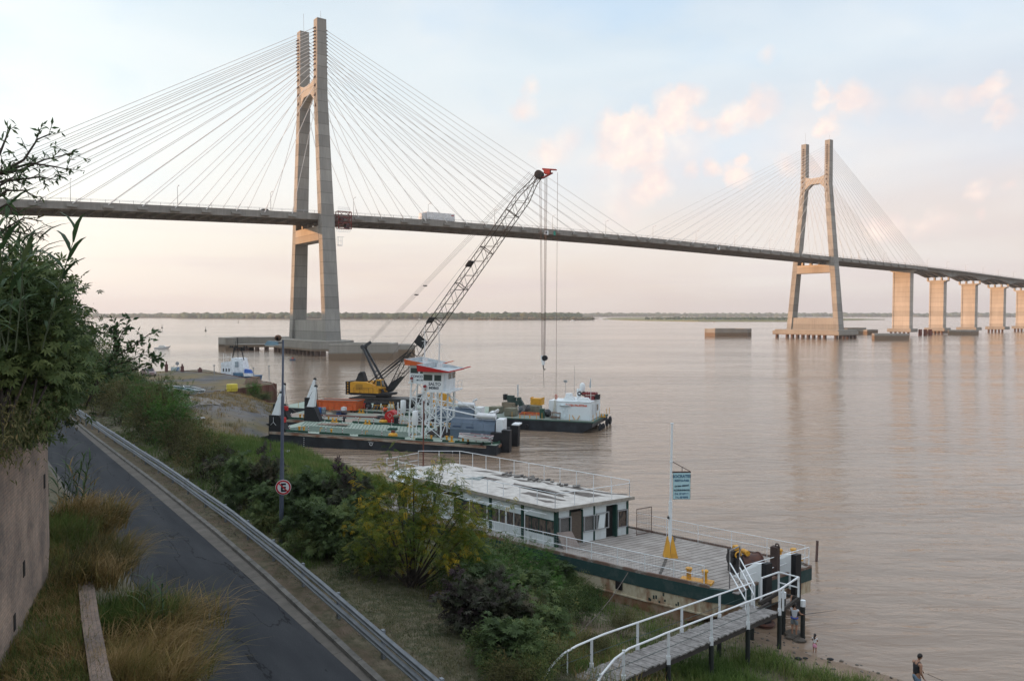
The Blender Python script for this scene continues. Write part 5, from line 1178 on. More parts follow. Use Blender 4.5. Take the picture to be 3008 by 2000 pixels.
b=MB(); b.box(cx0+2.9,cy0+2.4,zr,cx0+4.2,cy0+3.4,zr+.5)
for k in range(6): b.cyl((cx0+2.7+.3*k,cy0+2.4,zr+.8),(cx0+2.8+.3*k,cy0+3.3,zr+.8),.17,n=8)
b.m=1; b.torus((cx0+2.2,cy0+2.6,zr+.75),.22,.08,'y',14,6); b.torus((cx0+2.75,cy0+2.6,zr+.75),.22,.08,'y',14,6); b.box(cx0+4.3,cy0+2.4,zr+.1,cx0+5.0-.8+.6,cy0+3.2,zr+.7); b.build('roof_engine',[M('engine maroon',(.16,.02,.02),.5),blk_m],dh)
b=MB(); b.cyl((cx1-.05,cy0+.4,zr-1),(cx1-.05,cy0+.4,zr+3.0),.035,n=5); b.build('flag_pole',wht_m,dh)
b=MB(); b.hexa([(cx1-.05,cy0+.38,zr+1.8),(cx1-.25,cy0+.42,zr+1.8),(cx1-.25,cy0+.48,zr+1.85),(cx1-.05,cy0+.44,zr+1.8),(cx1-.05,cy0+.38,zr+2.9),(cx1-.13,cy0+.42,zr+2.85),(cx1-.13,cy0+.48,zr+2.85),(cx1-.05,cy0+.44,zr+2.9)]); b.build('flag',M('flag blue grey',(.25,.33,.40),.8),dh)
b=MB(); b.cyl((cx0+.3,cy0+3,zr),(cx0+.2,cy0+3,zr+2.2),.03,n=4); b.box(cx0+.0,cy0+2.9,zr+2.1,cx0+.45,cy0+3.1,zr+2.4); b.cyl((cx0+1.2,cy0+3.8,zr),(cx0+1.2,cy0+3.8,zr+4.2),.02,n=4); b.build('antenna',galv,dh)
b=MB()
for y in (cy0+.9,cy0+1.5): b.bar((cx0-.9,y,D2),(cx0-.5,y,D2+3.0),.05)
for k in range(9): b.bar((cx0-.87+.04*k,cy0+.9,D2+.3+.3*k),(cx0-.87+.04*k,cy0+1.5,D2+.3+.3*k),.04)
b.build('ladder',M('ladder cream',(.55,.5,.38),.6),df)
for px,py in ((1504,1228),(1540,1229),(1576,1231),(1592,1232),(1673,1236),(1742,1238),(1752,1231),(1761,1226),(1782,1217),(1790,1214)):
    q=Lz(df,px,py,D2+.03); b=MB(); b.cyl((q.x,q.y,D2),(q.x,q.y,D2+.85),.035,n=5); b.build('marker_post',yel_m,df)
for px,py in ((1525,1229),(1554,1229)): 
    q=Lz(df,px,py,D2+.03); bollard(df,q.x,q.y+.3,D2+.03,1,.6)
q=Lz(df,1771,1225,D2+.03); bollard(df,q.x,q.y,D2+.03,2,.7)
def tarp(px,py,w_,d_,h_,label,matl=tan_m,name='tarpaulin_stack',seed=1):
    b=MB(); rr=random.Random(seed); j=lambda s=.05: rr.uniform(-s,s)
    b.box(.05,.05,0,w_-.05,d_-.05,.1); b.m=0
    b.hexa([(j(),j(),.1),(w_+j(),j(),.1),(w_+j(),d_+j(),.1),(j(),d_+j(),.1),(.05+j(),.05+j(),h_+j()),(w_-.05+j(),.05+j(),h_+j()),(w_-.05+j(),d_-.05+j(),h_+j()),(.05+j(),d_-.05+j(),h_+j())])
    o=b.build(name,matl); m_=o.modifiers.new('b','BEVEL'); m_.width=.06; m_.segments=2
    put(o,onb(df,px,py,D2+.03),DR,label,'covered stack'); return o
tarp(1434,1213,1.8,1.2,.85,'olive canvas-covered stack at the far left of the work barge',seed=2); tarp(1473,1208,1.9,1.4,1.2,'brown canvas-covered stack behind the olive one on the work barge',M('brown canvas',(.22,.18,.13),.9,bump=.4,bscale=3,bdist=.1),seed=3)
tarp(1481,1222,1.5,1.3,1.05,'olive canvas-covered cube nearest the edge of the work barge',seed=4); tarp(1546,1213,1.8,1.5,1.0,'olive canvas-covered stack on an orange frame below the yellow box',seed=5)
b=MB(); b.box(0,0,.0,1.6,1.2,.85); b.box(-.03,-.03,.85,.05,1.2,.98); b.box(1.55,-.03,.85,1.63,1.2,.98); put(b.build('yellow_box',yel_m),onb(df,1552,1213,D2+.03)+Vector((.3,1.0,1.0)),DR,'open yellow steel box on top of the canvas stacks of the work barge','box')
b=MB(); b.box(0,0,0,3.6,.06,.08); b.box(0,1.1,0,3.6,1.16,.08)
for k in range(5): b.box(.0+.88*k,0,.08,.07+.88*k,1.16,.16)
b.box(.3,-.02,.16,3.4,.03,.42); put(b.build('pallet_frame',ora_m),onb(df,1525,1218,D2+.03),DR,'low orange pallet frame on the work barge deck','pallet')
b=MB(); b.box(0,0,0,.55,.5,1.15); b.box(-.03,-.03,1.151,.58,.53,1.2); put(b.build('green_cabinet',green_m),onb(df,1585,1228,D2+.03),DR,'narrow dark green cabinet beside the black cone winch','cabinet')
b=MB(); b.lathe([(.1,-.5),(.3,-.4),(.34,-.1),(.5,0),(.5,.5),(.36,.55),(.36,1.2),(.5,1.25),(.5,1.4),(.2,1.42)],16,axis='y'); o=b.build('rope_winch',M('dark winch',(.03,.035,.04),.5,col2=(.08,.08,.085)),None,True); put(o,onb(df,1606,1225,D2+.03)+Vector((0,.2,.5)),DR-.35,'dark cone-shaped winch lying beside the green cabinet','winch')
b=MB(); b.box(0,0,.75,1.3,.7,.82)
for x in (.03,1.2):
    for y in (.03,.6): b.box(x,y,0,x+.06,y+.06,.75)
b.box(.0,.05,.15,1.2,.6,.3); put(b.build('work_table',M('table brown',(.16,.10,.07),.8)),onb(df,1617,1230,D2+.03),DR,'small brown work table left of the deckhouse door','table')
def engine(px,py):
    r=empty('pump_engine'); b=MB(); b.box(0,0,.9,1.0,.5,1.6); b.box(.1,0,.3,1.6,.5,.9); b.cyl((1.1,.25,.9),(1.1,.25,1.35),.22,n=10); b.cyl((1.5,.25,1.2),(2.0,.25,1.2),.2,n=10); b.hexa([(1.8,0,0),(2.7,0,0),(2.7,.5,0),(1.8,.5,0),(1.4,0,1.3),(1.9,0,1.3),(1.9,.5,1.3),(1.4,.5,1.3)]); b.build('engine_block',M('engine dark green',(.02,.05,.045),.5,col2=(.05,.07,.06)),r)
    b=MB(); b.box(-.5,-.05,.95,-.05,.55,1.75); b.build('radiator',blk_m,r)
    b=MB(); b.cyl((1.55,.25,1.5),(1.55,.25,3.1),.13,n=8); b.build('exhaust_pipe',silv_m,r)
    return r
r_=engine(0,0); put(r_,onb(df,1488,1210,D2+.03)+Vector((0,1.0,.55)),DR,'dark green pump engine with a tall silver exhaust on the work barge','engine')
b=MB(); b.cyl((0,0,.5),(1.4,.3,.9),.5,.35,n=10); b.m=1; b.hexa([(-.5,-.4,0),(.6,-.4,0),(1.0,.4,0),(-.2,.4,0),(.6,-.2,1.2),(1.2,-.2,1.25),(1.3,.3,1.25),(.8,.3,1.2)]); o=b.build('canvas_heap',[M('grey hose drum',(.08,.09,.10),.6),M('grey canvas',(.17,.165,.16),.9)]); put(o,onb(df,1525,1215,D2+.03),DR,'grey canvas heap between the engine and the canvas stacks','heap')
for px,py,r0,lb in ((1518,1246,.42,'largest black tyre fender near the left of the work barge side'),(1547,1251,.2,'small tyre fender hanging by a rope on the work barge side')):
    q=Ly(df,px,py,-.14); tyre('tyre_fender',frame(df)@q,(0,0,DR),r0,.15 if r0>.3 else .09,lb,'tyre fenders on the work barge')
for i,(px,py,lb) in enumerate(((1763,1256,'left tyre fender on the raked bow of the work barge'),(1772,1255,'middle tyre fender on the raked bow of the work barge'),(1783,1240,'upper tyre fender near the far corner of the work barge bow'),(1792,1234,'rightmost tyre fender on the far corner of the work barge bow'))):
    Mi2=frame(df).inverted(); oo=Mi2@Vector((0,0,H)); dd=Mi2.to_3x3()@rayv(px,py); t=(Ld+.25-oo.x)/dd.x; q=oo+dd*t
    tyre('tyre_fender',frame(df)@q,(0,0,DR+math.pi/2),.42,.15,lb,'tyre fenders on the work barge')
# ================================================================ quay and landing
qpx=[(628,1151),(808,1129),(771,1121),(657,1100),(563,1092),(487,1090)]
Q=[U(x,y,3.0) for x,y in qpx]
left=[UV(8,Q[-1].y*0+152),UV(8,100)]
b=MB(); b.prism([(p.x,p.y) for p in Q]+[(left[0].x,left[0].y),(left[1].x,left[1].y)],-1.0,3.05)
quay=b.build('quay_pavement',MATS.get('bank earth and grass') or bpy.data.materials['bank earth and grass']); tag(quay,kind='structure')
for nm,val in (('yard',1.0),('sand',0.0),('dirt',0.3)):
    a=quay.data.attributes.new(nm,'FLOAT','POINT'); a.data.foreach_set('value',[val]*len(quay.data.vertices))
sp_m=M('rusty sheet pile',(.10,.045,.035),.85,col2=(.17,.075,.055),scale=.5,stretch=(1,1,.4))
b=MB()
def sheet(a,c,z0,z1):
    d=(c-a); L_=d.length; d.normalize(); nn=Vector((d.y,-d.x,0)); n=int(L_/.45); pts=[]
    for i in range(n+1):
        o=.0 if (i%4) in (0,1) else .32; pts.append(a+d*(L_*i/n)+nn*(o+.06))
    for i in range(n):
        p,q=pts[i],pts[i+1]; b._add([(p.x,p.y,z0),(q.x,q.y,z0),(q.x,q.y,z1),(p.x,p.y,z1)],[(0,1,2,3)])
sheet(Q[0],Q[1],-1.5,3.12); 
for i in (1,2,3,4): sheet(Q[i],Q[i+1],-1.5,3.12)
wl=b.build('sheet_pile_wall',sp_m); s=wl.modifiers.new('t','SOLIDIFY'); s.thickness=.05; tag(wl,'corrugated rusty sheet pile wall round the end of the quay','wall')
def boxpost(x0,x1,y0,y1,label):
    p=U((x0+x1)/2,y1,3.06); k=p.y/F; w_=(x1-x0)*k/2; h=(y1-y0)*k
    b=MB(); b.box(-w_,-w_,0,w_,w_,h*.72); b.box(-w_*.45,-w_*.45,h*.72,w_*.45,w_*.45,h); o=b.build('quay_post',M('quay post brown',(.13,.06,.055),.8)); put(o,p,.5,label,'post','brown posts on the quay edge')
boxpost(485,493,1061,1092,'tallest brown post on the quay edge, left of the white banner'); boxpost(531,540,1069,1092,'brown post on the quay edge, right of the white banner'); boxpost(582,593,1079,1093,'short brown post on the quay edge left of the white tug')
p=U(503,1090,3.06); b=MB(); b.box(0,0,.05,1.7,.06,.85); b.m=1; b.hexa([(1.0,-.01,.05),(1.35,-.01,.05),(1.35,-.001,.05),(1.0,-.001,.05),(1.35,-.01,.85),(1.65,-.01,.85),(1.65,-.001,.85),(1.35,-.001,.85)]); b.m=2; b.box(-.06,-.03,0,0,.09,.95); b.box(1.7,-.03,0,1.76,.09,.95)
put(b.build('banner',[M('banner white',(.55,.62,.64),.6),M('banner blue',(.1,.22,.45),.6),galv]),p,0,'white and blue banner between two brown posts on the quay','banner')
p=U(521,1090,3.06); b=MB(); b.cyl((0,0,0),(0,0,1.3),.04,n=6); b.cyl((0,-.03,1.55),(0,.03,1.55),.38,n=18); put(b.build('round_sign',galv),p,.9,'small round sign on a pole behind the white banner','sign')
p=U(682,1149,3.06); b=MB(); b.lathe([(.75,0),(.8,.05),(.8,.42),(.86,.46),(.86,.52),(.8,.56),(.8,1.0),(.74,1.1),(.3,1.12),(.02,1.12)],24); b.box(-.1,-.9,.1,.1,-.8,.5); put(b.build('mooring_buoy',M('buoy yellow',(.62,.50,.05),.5,col2=(.5,.4,.05)),None,True),p,0,'round two-tier yellow buoy standing on the quay','buoy')
p=U(735,1128,3.06); b=MB(); b.box(-1.0,-.6,0,2.4,.8,.08); b.hexa([(-.8,-.5,.08),(1.9,-.5,.08),(1.9,.8,.08),(-.8,.8,.08),(-.6,-.3,1.0),(1.3,-.3,1.15),(1.3,.6,1.15),(-.6,.6,1.0)]); b.box(.3,-.35,1.1,1.6,.4,1.25); put(b.build('masonry_block',M('brown masonry',(.22,.15,.115),.95,bump=.5,bscale=4)),p,-.2,'brown masonry block on the quay right of the yellow buoy','block')
b=MB(); b.tube([(-.9,0,.1),(-.5,.0,.5),(-.1,.1,.6),(.3,0,.35),(.6,0,.05)],.07,6); b.tube([(-.6,0,0),(-.3,.1,.55),(.1,-.1,.3)],.05,6); put(b.build('pipe_scrap',galv),U(659,1158,2.6),0,'bent grey scrap pipes below the yellow buoy','scrap')
# concrete apron of the old slipway
zap=2.72; ap=[(440,1196),(516,1161),(600,1170),(657,1181),(650,1193),(573,1193),(520,1205)]
def zgr(px,py):
    z=3.0
    for _ in range(6): z=gz(U(px,py,z))
    return z
APW=[U(x,y,zgr(x,y)) for x,y in ap]
def inpoly(x,y,P):
    c=False
    for i in range(len(P)):
        a_,b_=P[i],P[i-1]
        if (a_.y>y)!=(b_.y>y) and x<(b_.x-a_.x)*(y-a_.y)/(b_.y-a_.y)+a_.x: c=not c
    return c
b=MB()
for ui in np.arange(-2,30,.6):
    for vi in np.arange(78,112,.6):
        m_=UV(ui+.3,vi+.3)
        if inpoly(m_.x,m_.y,APW): b.poly([GP(ui,vi,.10),GP(ui+.6,vi,.10),GP(ui+.6,vi+.6,.10),GP(ui,vi+.6,.10)])
tag(b.build('concrete_apron',M('apron concrete',(.22,.20,.18),.9,col2=(.18,.16,.14),scale=.6,world=True)),kind='structure')
cream=M('boat cream paint',(.55,.5,.4),.6,col2=(.42,.34,.24),scale=1.5)
def shoreboat(xa,ya,xb,yb,label,hm,im,wd=1.3,h=.6,roll=0):
    a=U(xa,ya,zgr(xa,ya)+.03); c=U(xb,yb,zgr(xb,yb)+.03); d=c-a; o=skiff('rowing_boat',d.length,wd,h,hm,im,wht_m); put(o,a,0,label,'boat','old boats lying on the yard'); o.rotation_euler=(roll,0,math.atan2(d.y,d.x))
shoreboat(569,1162,507,1150,'cream rowing boat lying on the gravel yard, the left one of a pair',cream,M('boat inside teal',(.12,.2,.22),.7),1.6,.75)
shoreboat(589,1156,540,1143,'white rowing boat lying on the gravel yard behind the cream one',wht_m,M('boat inside dark',(.05,.07,.06),.7),1.4,.5)
shoreboat(600,1232,533,1222,'weathered broken white boat lying flat nearest the black bow ramps',cream,M('boat inside sand',(.3,.24,.18),.9),1.0,.22)
# tug behind the quay
tg=empty('tugboat',tuple(U(648,1118,0).xy*0)+(0,)) if False else empty('tugboat')
tp_=UD(652,1100,156); tg.location=(tp_.x,156,0); tg.rotation_euler=(0,0,-.12); tag(tg,'white tug with black mast arms moored behind the quay','tug')
tw=M('tug white',(.72,.76,.8),.45)
b=MB(); b.hexa([(-.6,-.2,-.5),(6.2,-.2,-.5),(6.2,3.6,-.5),(-.6,3.6,-.5),(-1.0,-.3,2.3),(6.8,-.3,2.3),(6.8,3.8,2.3),(-1.0,3.8,2.3)]); b.build('hull',M('tug hull blue',(.05,.12,.22),.5),tg)
b=MB(); b.hexa([(-.2,0,2.3),(2.6,0,2.3),(2.6,3,2.3),(-.2,3,2.3),(-.2,0,5.0),(2.0,0,5.3),(2.0,3,5.3),(-.2,3,5.0)]); b.build('side_house',tw,tg)
b=MB(); b.hexa([(2.2,-.2,3.0),(4.7,-.2,3.0),(4.7,2.6,3.0),(2.2,2.6,3.0),(2.0,.1,5.9),(4.3,.1,5.9),(4.3,2.2,5.9),(2.0,2.2,5.9)]); b.build('wheelhouse',tw,tg)
b=MB(); b.box(2.9,-.24,4.1,3.6,-.201,5.2); b.m=1; b.box(2.5,-.26,3.2,4.5,-.21,3.9); b.build('front_panel',[M('tug grey',(.3,.36,.4),.5),tw],tg)
b=MB(); 
for x in (.2,.8,1.4): b.box(x,-.03,3.2,x+.25,-.004,3.8)
b.build('window',blk_m,tg)
b=MB(); b.box(2.6,-.5,2.31,4.6,-.2,3.0); b.build('winch_gear',M('tug blue gear',(.08,.16,.25),.6),tg)
b=MB(); b.hexa([(4.8,-.3,2.5),(6.4,-.3,2.5),(6.4,1,2.5),(4.8,1,2.5),(4.8,0,3.7),(5.9,0,3.5),(5.9,.8,3.5),(4.8,.8,3.7)]); b.build('blue_tarpaulin',M('tarp blue',(.03,.10,.36),.7),tg)
b=MB(); b.box(4.9,-.6,2.31,6.8,-.31,2.9); b.build('bulwark',tw,tg)
b=MB(); b.bar((2.0,.5,5.6),(2.5,.5,8.0),.14); b.bar((4.4,.5,5.5),(3.9,.5,8.0),.14); b.bar((1.2,.5,8.0),(5.4,.5,8.0),.14); b.cyl((3.2,.5,5.6),(3.1,.5,10.0),.07,n=5)
for x in (1.5,1.9,2.5,2.9,4.4,4.9): b.box(x,.4,8.0,x+.25,.6,8.35)
b.bar((2.7,.5,8.0),(2.7,.5,9.2),.05); b.build('mast_arms',blk_m,tg)
b=MB(); 
for x in (.1,.6,1.0,1.7): b.cyl((x,.6,5.0),(x,.6,6.6+.3*math.sin(x*5)),.025,n=4)
b.bar((-.2,.6,5.9),(1.9,.6,6.2),.03); b.build('antenna',wht_m,tg)
# slender posts on the quay
for px,py,h,lb in ((629,1118,2.6,'thin grey pole on the quay edge left of the white tug'),(790,1121,2.6,'thin grey lattice lamp pole at the right end of the quay'),(744,1107,1.6,'thin short pole on the quay behind the masonry block')):
    b=MB(); b.cyl((0,0,0),(0,0,h),.05,n=5); b.cyl((.2,0,0),(.05,0,h),.03,n=4); b.box(-.15,-.1,h,.25,.1,h+.15); put(b.build('quay_pole',galv),U(px,py,3.06),0,lb,'pole')
c1=smallcar('car',M('car paint silver red',(.3,.22,.22),.3)); c1.location=U(436,1104,3.0); c1.rotation_euler=(0,0,2.3); tag(c1,'small pale car parked on the yard behind the bushes','car')
c2=smallcar('car',M('car paint red',(.25,.03,.03),.3)); c2.location=U(366,1104,3.0); c2.rotation_euler=(0,0,2.6); tag(c2,'dark red car parked on the yard, mostly hidden by branches','car')
p=U(790-40,1322,1.2); b=MB(); b.box(-.45,0,.2,.45,.03,.42); b.cyl((-.3,.02,0),(-.3,.02,.2),.02,n=4); b.cyl((.3,.02,0),(.3,.02,.2),.02,n=4); put(b.build('notice_board',wht_m),GP(15.4,56),.3,'small white board standing in the tall grass near the bow ramps','board')
b=MB(); b.cyl((0,0,-.2),(0,0,1.1),.07,n=7); put(b.build('fence_post',M('old timber post',(.10,.075,.055),.9)),GP(13.6,55),0,'short weathered timber post in the grass behind the bushes','post')
# ================================================================ guard rail, street lamp, sign
gd=empty('guard_rail',(G0.x,G0.y,3.5),road_rz); tag(gd,'double-beam galvanised guard rail running along the road','guard rail')
zinc=M('weathered zinc',(.21,.23,.25),.6,metal=.1,col2=(.145,.16,.175),scale=1.8,thr=(.4,.7))
prof=[(0,.0),(-.02,.02),(-.075,.06),(-.08,.10),(-.03,.135),(-.03,.175),(-.08,.21),(-.075,.25),(-.02,.29),(0,.31)]
for k in range(26):
    v0=-12+4*k; v1=v0+4.06
    for zb,yo in ((.28,0.0),(.68,0.0)):
        jx=.004 if k%2 else 0; b=MB(); n=len(prof); sag=0.015*math.sin(k*1.7+zb*9)
        s0,s1=SH(v0)-.2,SH(v1)-.2; vs=[(x-jx+s0,v0,z+zb+sag) for x,z in prof]+[(x-jx+s1,v1,z+zb+.015*math.sin((k+1)*1.7+zb*9)) for x,z in prof]
        vs+=[(x+.006-jx,y,z) for x,y,z in vs]
        fs=[(i,i+1,n+i+1,n+i) for i in range(n-1)]+[(2*n+i+1,2*n+i,3*n+i,3*n+i+1) for i in range(n-1)]+[(i+1,i,2*n+i,2*n+i+1) for i in range(n-1)]
        b._add(vs,fs); b.build('rail_beam',zinc,gd,True)
    q=SH(v0+2)-.2; b=MB(); b.box(q+.06,v0+1.9,-.4,q+.16,v0+2.04,.96); b.box(q,v0+1.92,.35,q+.06,v0+2.02,.5); b.box(q,v0+1.92,.75,q+.06,v0+2.02,.9); b.build('post',zinc,gd)
lp=empty('street_lamp'); g_=U(826,1600,3.4); lp.location=g_; lp.rotation_euler=(0,R(1.1),0); tag(lp,'tall grey street lamp with a bird nest, the no-parking sign fixed on it','lamp post')
pm=M('lamp post blue grey',(.075,.09,.125),.5,var=.12)
b=MB(); b.lathe([(.105,-.3),(.10,4.2),(.08,4.3),(.075,7.2),(.055,7.3),(.05,9.95),(.02,10.0)],14); b.build('pole',pm,lp,True)
b=MB(); b.tube([(0,0,9.85),(-.25,-.05,9.84),(-.45,-.1,9.82)],.03,6); b.build('arm',pm,lp)
b=MB(); b.hexa([(-.85,-.22,9.72),(-.2,-.12,9.74),(-.2,.1,9.74),(-.85,.12,9.72),(-.72,-.16,9.92),(-.25,-.08,9.9),(-.25,.06,9.9),(-.72,.08,9.92)]); b.m=1; b.hexa([(-.8,-.2,9.68),(-.4,-.14,9.68),(-.4,.08,9.68),(-.8,.1,9.68),(-.8,-.2,9.72),(-.4,-.14,9.72),(-.4,.08,9.72),(-.8,.1,9.72)]); b.build('lamp_head',[M('lamp head blue grey',(.16,.26,.32),.4),M('lens milky',(.6,.6,.55),.3)],lp)
b=MB(); b.ellip((0,0,0),(.17,.16,.15),14,9); b.m=1; b.ellip((.0,-.13,-.01),(.07,.05,.08),8,6); ne=b.build('bird_nest',[M('mud nest',(.14,.08,.055),.95,bump=.5,bscale=20),dk],None,True); ne.location=g_+Vector((-.02,-.1,10.08)); tag(ne,'round brown mud bird nest on top of the street lamp','nest')
ns_=empty('no_parking_sign'); sp_=UD(832,1431,g_.y-.16); ns_.location=sp_; ns_.rotation_euler=(0,0,.12); tag(ns_,'round red and white no-parking sign with a crossed letter E','sign')
b=MB(); b.cyl((0,.01,0),(0,.03,0),.37,n=40); b.build('plate',wht_m,ns_)
b=MB(); n=48; vs=[];
for r_o in (.35,.275):
    for i in range(n): a=2*math.pi*i/n; vs.append((r_o*math.cos(a),0.002,r_o*math.sin(a)))
b._add(vs,[(i,(i+1)%n,n+(i+1)%n,n+i) for i in range(n)]); b.build('red_ring',M('sign red',(.5,.02,.03),.5),ns_)
text_mesh('letter','E',.54,M('sign letter black',(.02,.02,.03),.5),ns_,(0,.0,-.19),(math.pi/2,0,0),ext=.001,bold=.022,xs=.95)
b=MB(); b.hexa([(-.225,-.006,.19),(-.19,-.006,.225),(-.19,-.003,.225),(-.225,-.003,.19),(.19,-.006,-.225),(.225,-.006,-.19),(.225,-.003,-.19),(.19,-.003,-.225)]); b.m=0
b2=MB(); b2.bar((-.2,-.0055,.2),(.2,-.0055,-.2),.004,.055,up=(1,0,1)); b2.build('red_slash',M('sign red',(.5,.02,.03),.5),ns_)
# ================================================================ the laid-up restaurant barge
O=U(1633,1608,2.0); Aa=Vector((-.735,.678,0)); Bb=Vector((.856,.517,0))
def HB(a,b_,z): p=O+Aa*a+Bb*b_; return (p.x,p.y,z)
hb_=empty('houseboat',(0,0,0)); tag(hb_,'derelict white floating restaurant with peeling flat roof on a rust-stained hull','houseboat')
def hbx(mb,a0,a1,b0,b1,z0,z1):
    P=[(a1,b0),(a0,b0),(a0,b1),(a1,b1)]   # ccw from above
    return mb.hexa([HB(a,c,z0) for a,c in P]+[HB(a,c,z1) for a,c in P])
near=[(17,-1.7),(4.7,-1.3),(-6.1,-.5),(-9.2,-.1),(-10.1,.35)]
outl=near+[(-9.7,6.3),(-9.0,6.6),(.3,6.2),(17,6.0)]
def band(z0,z1,mat,name,push=0.0,rake=True):
    b=MB(); P=[]; 
    def pt(a,c,z):
        if rake and a<-5.5: 
            lim=-10.1+max(0,(0.95-z))*2.3
            a=max(a,lim)
        return HB(a-push if a<0 else a, c-(push if c<3 else -push), z)
    n=len(outl); bot=[pt(a,c,z0) for a,c in outl]; top=[pt(a,c,z1) for a,c in outl]
    b._add(bot+top,[tuple(range(n))[::-1],tuple(range(n,2*n))]+[(i,(i+1)%n,n+(i+1)%n,n+i) for i in range(n)])
    return b.build(name,mat,hb_)
cream_h=M('peeling cream hull',(.48,.42,.30),.85,col2=(.26,.15,.09),scale=1.3,thr=(.48,.62),stretch=(1,1,.45),bump=.4)
rust_h=M('rust brown hull',(.22,.115,.065),.9,col2=(.34,.27,.19),scale=1.0,thr=(.45,.65),stretch=(1,1,.6),bump=.5)
grn_h=M('flaking dark green hull',(.018,.05,.048),.75,col2=(.07,.09,.085),scale=1.6,thr=(.5,.78),bump=.3)
band(-1.0,.72,rust_h,'lower_hull'); band(.721,.79,cream_h,'knuckle',.06); band(.791,1.38,cream_h,'hull_side'); band(1.381,2.0,grn_h,'top_strake',.035,False)
b=MB(); hbx(b,-8.2,-8.6+.75,-.26,-.0,.9,1.3) if False else None
rr=random.Random(9)
for a,c in ((-4.9,.985),):
    hbx(b,a,a+.35,-.78+.1,-.3,c,c+.38)
b.build('hawse_hole',dk,hb_)
b=MB()
for k in range(9):
    a=rr.uniform(-8.0,-6.2); z=rr.uniform(.75,1.2); s=rr.uniform(.08,.22); e=-.5+( -6.1-a)*.13-.012
    hbx(b,a,a+s*1.6,e,e+.05,z,z+s)
b.build('paint_patches',M('flaked dark patch',(.02,.035,.03),.8),hb_)
planks=M('grey weathered decking',(.36,.325,.295),.9,col2=(.27,.24,.215),scale=1.4,thr=(.4,.62),bump=.3,bscale=9)
b=MB(); n=len(outl); P=[(a+(.12 if a<0 else 0),c+(.1 if c<3 else -.1)) for a,c in outl]; b.prism([HB(a,c,0)[:2] for a,c in P],2.001,2.03); b.build('deck',planks,hb_)
b=MB()
for i in range(3): 
    p,q=near[i],near[i+1]; b.bar(HB(p[0],p[1]+.05,2.08),HB(q[0],q[1]+.05,2.08),.12,.14)
for i in range(4,len(outl)-1): p,q=outl[i],outl[i+1]; b.bar(HB(*p,2.06),HB(*q,2.06),.12,.12)
b.build('deck_edge',M('rusty deck edge',(.16,.10,.075),.9,col2=(.3,.28,.25),scale=2,thr=(.5,.65)),hb_)
b=MB()
for a in np.arange(-9.5,0,.36): b.bar(HB(a,.2,2.034),HB(a,6.0,2.034),.02,.006)
b.bar(HB(-2.2,6,2.05),HB(-6.6,-.1,2.05),.12,.05); b.build('deck_seams',M('dark seam',(.08,.07,.06),.9),hb_)
# cabin
pan=M('stained white panel',(.62,.67,.67),.7,col2=(.42,.42,.38),scale=1.2,thr=(.5,.8),stretch=(1,1,.5))
dgn=M('dark green frame',(.01,.045,.035),.6)
dirty=M('torn dirty screen',(.14,.105,.08),.8,col2=(.045,.04,.038),scale=5.5,thr=(.44,.58),stretch=(1,1,.5))
meshm=M('wire mesh panel',(.17,.16,.15),.8,col2=(.11,.105,.10),scale=30,thr=(.45,.55))
inside=M('dark interior',(.018,.017,.016),1.0)
cab_=MB(); hbx(cab_,0.12,13.6,.12,4.9,2.03,4.0); cab_.build('cabin_core',inside,hb_)
posts=[0,2.4,4.9,7.35,9.8,12.2]
for i,a in enumerate(posts):
    b=MB(); hbx(b,a-.09,a+.09,-.06,.1,2.03,4.02); b.build('cabin_post',dgn,hb_)
for i in range(3):
    a0,a1=posts[i]+.1,posts[i+1]-.1
    b=MB(); hbx(b,a0,a1,-.02,.1,3.45,4.0); b.build('wall_panel',pan,hb_); b=MB(); hbx(b,a0,a1,-.02,.1,2.03,2.55); b.build('wall_panel',pan,hb_)
    b=MB(); hbx(b,a0,a1,-.0,.1,2.551,3.449); w_=b.build('window',dirty,hb_)
    b=MB()
    hbx(b,a0,a1,-.035,-.003,3.38,3.449); hbx(b,a0,a1,-.035,-.003,2.551,2.6)
    for k in (1,2,3): a=a0+(a1-a0)*k/4; hbx(b,a-.018,a+.018,-.03,-.003,2.6,3.38)
    b.build('window_frame',dgn if i!=1 else pan,w_)
for i in (3,4):
    a0,a1=posts[i]+.1,posts[i+1]-.1; b=MB(); hbx(b,a0+(.8 if i==3 else 0),a1,-.02,.1,2.03,3.5); b.build('wall_panel',pan,hb_); b=MB(); hbx(b,a0,a1,-.02,.1,3.75,4.0); b.build('wall_panel',pan,hb_)
# end wall facing the foredeck: b runs across
def endp(b0,b1,z0,z1,mat,name,d=-.02,par=hb_):
    b=MB(); hbx(b,d,.1,b0,b1,z0,z1); return b.build(name,mat,par)
endp(.1,.86,2.03,2.75,pan,'wall_panel'); endp(.1,.86,3.6,4.0,pan,'wall_panel'); endp(.1,.86,2.751,3.599,meshm,'mesh_window',0.0)
endp(.95,1.7,2.03,3.78,M('slatted brown door',(.13,.10,.075),.8,col2=(.09,.07,.055),scale=6,stretch=(1,1,6)),'door',-.0)
endp(.88,.95,2.03,3.85,dgn,'door_frame',-.05); endp(1.7,1.77,2.03,3.85,dgn,'door_frame',-.05)
endp(1.77,2.5,2.03,2.62,pan,'wall_panel'); endp(1.77,2.5,3.45,4.0,pan,'wall_panel'); endp(1.77,2.5,2.621,3.449,meshm,'mesh_window',0.0)
endp(2.5,2.6,2.03,4.0,dgn,'cabin_post',-.05)
endp(2.6,3.4,2.03,2.62,pan,'wall_panel'); endp(2.6,3.4,3.4,4.0,pan,'wall_panel'); endp(2.6,3.4,2.621,3.399,meshm,'mesh_window',0.0)
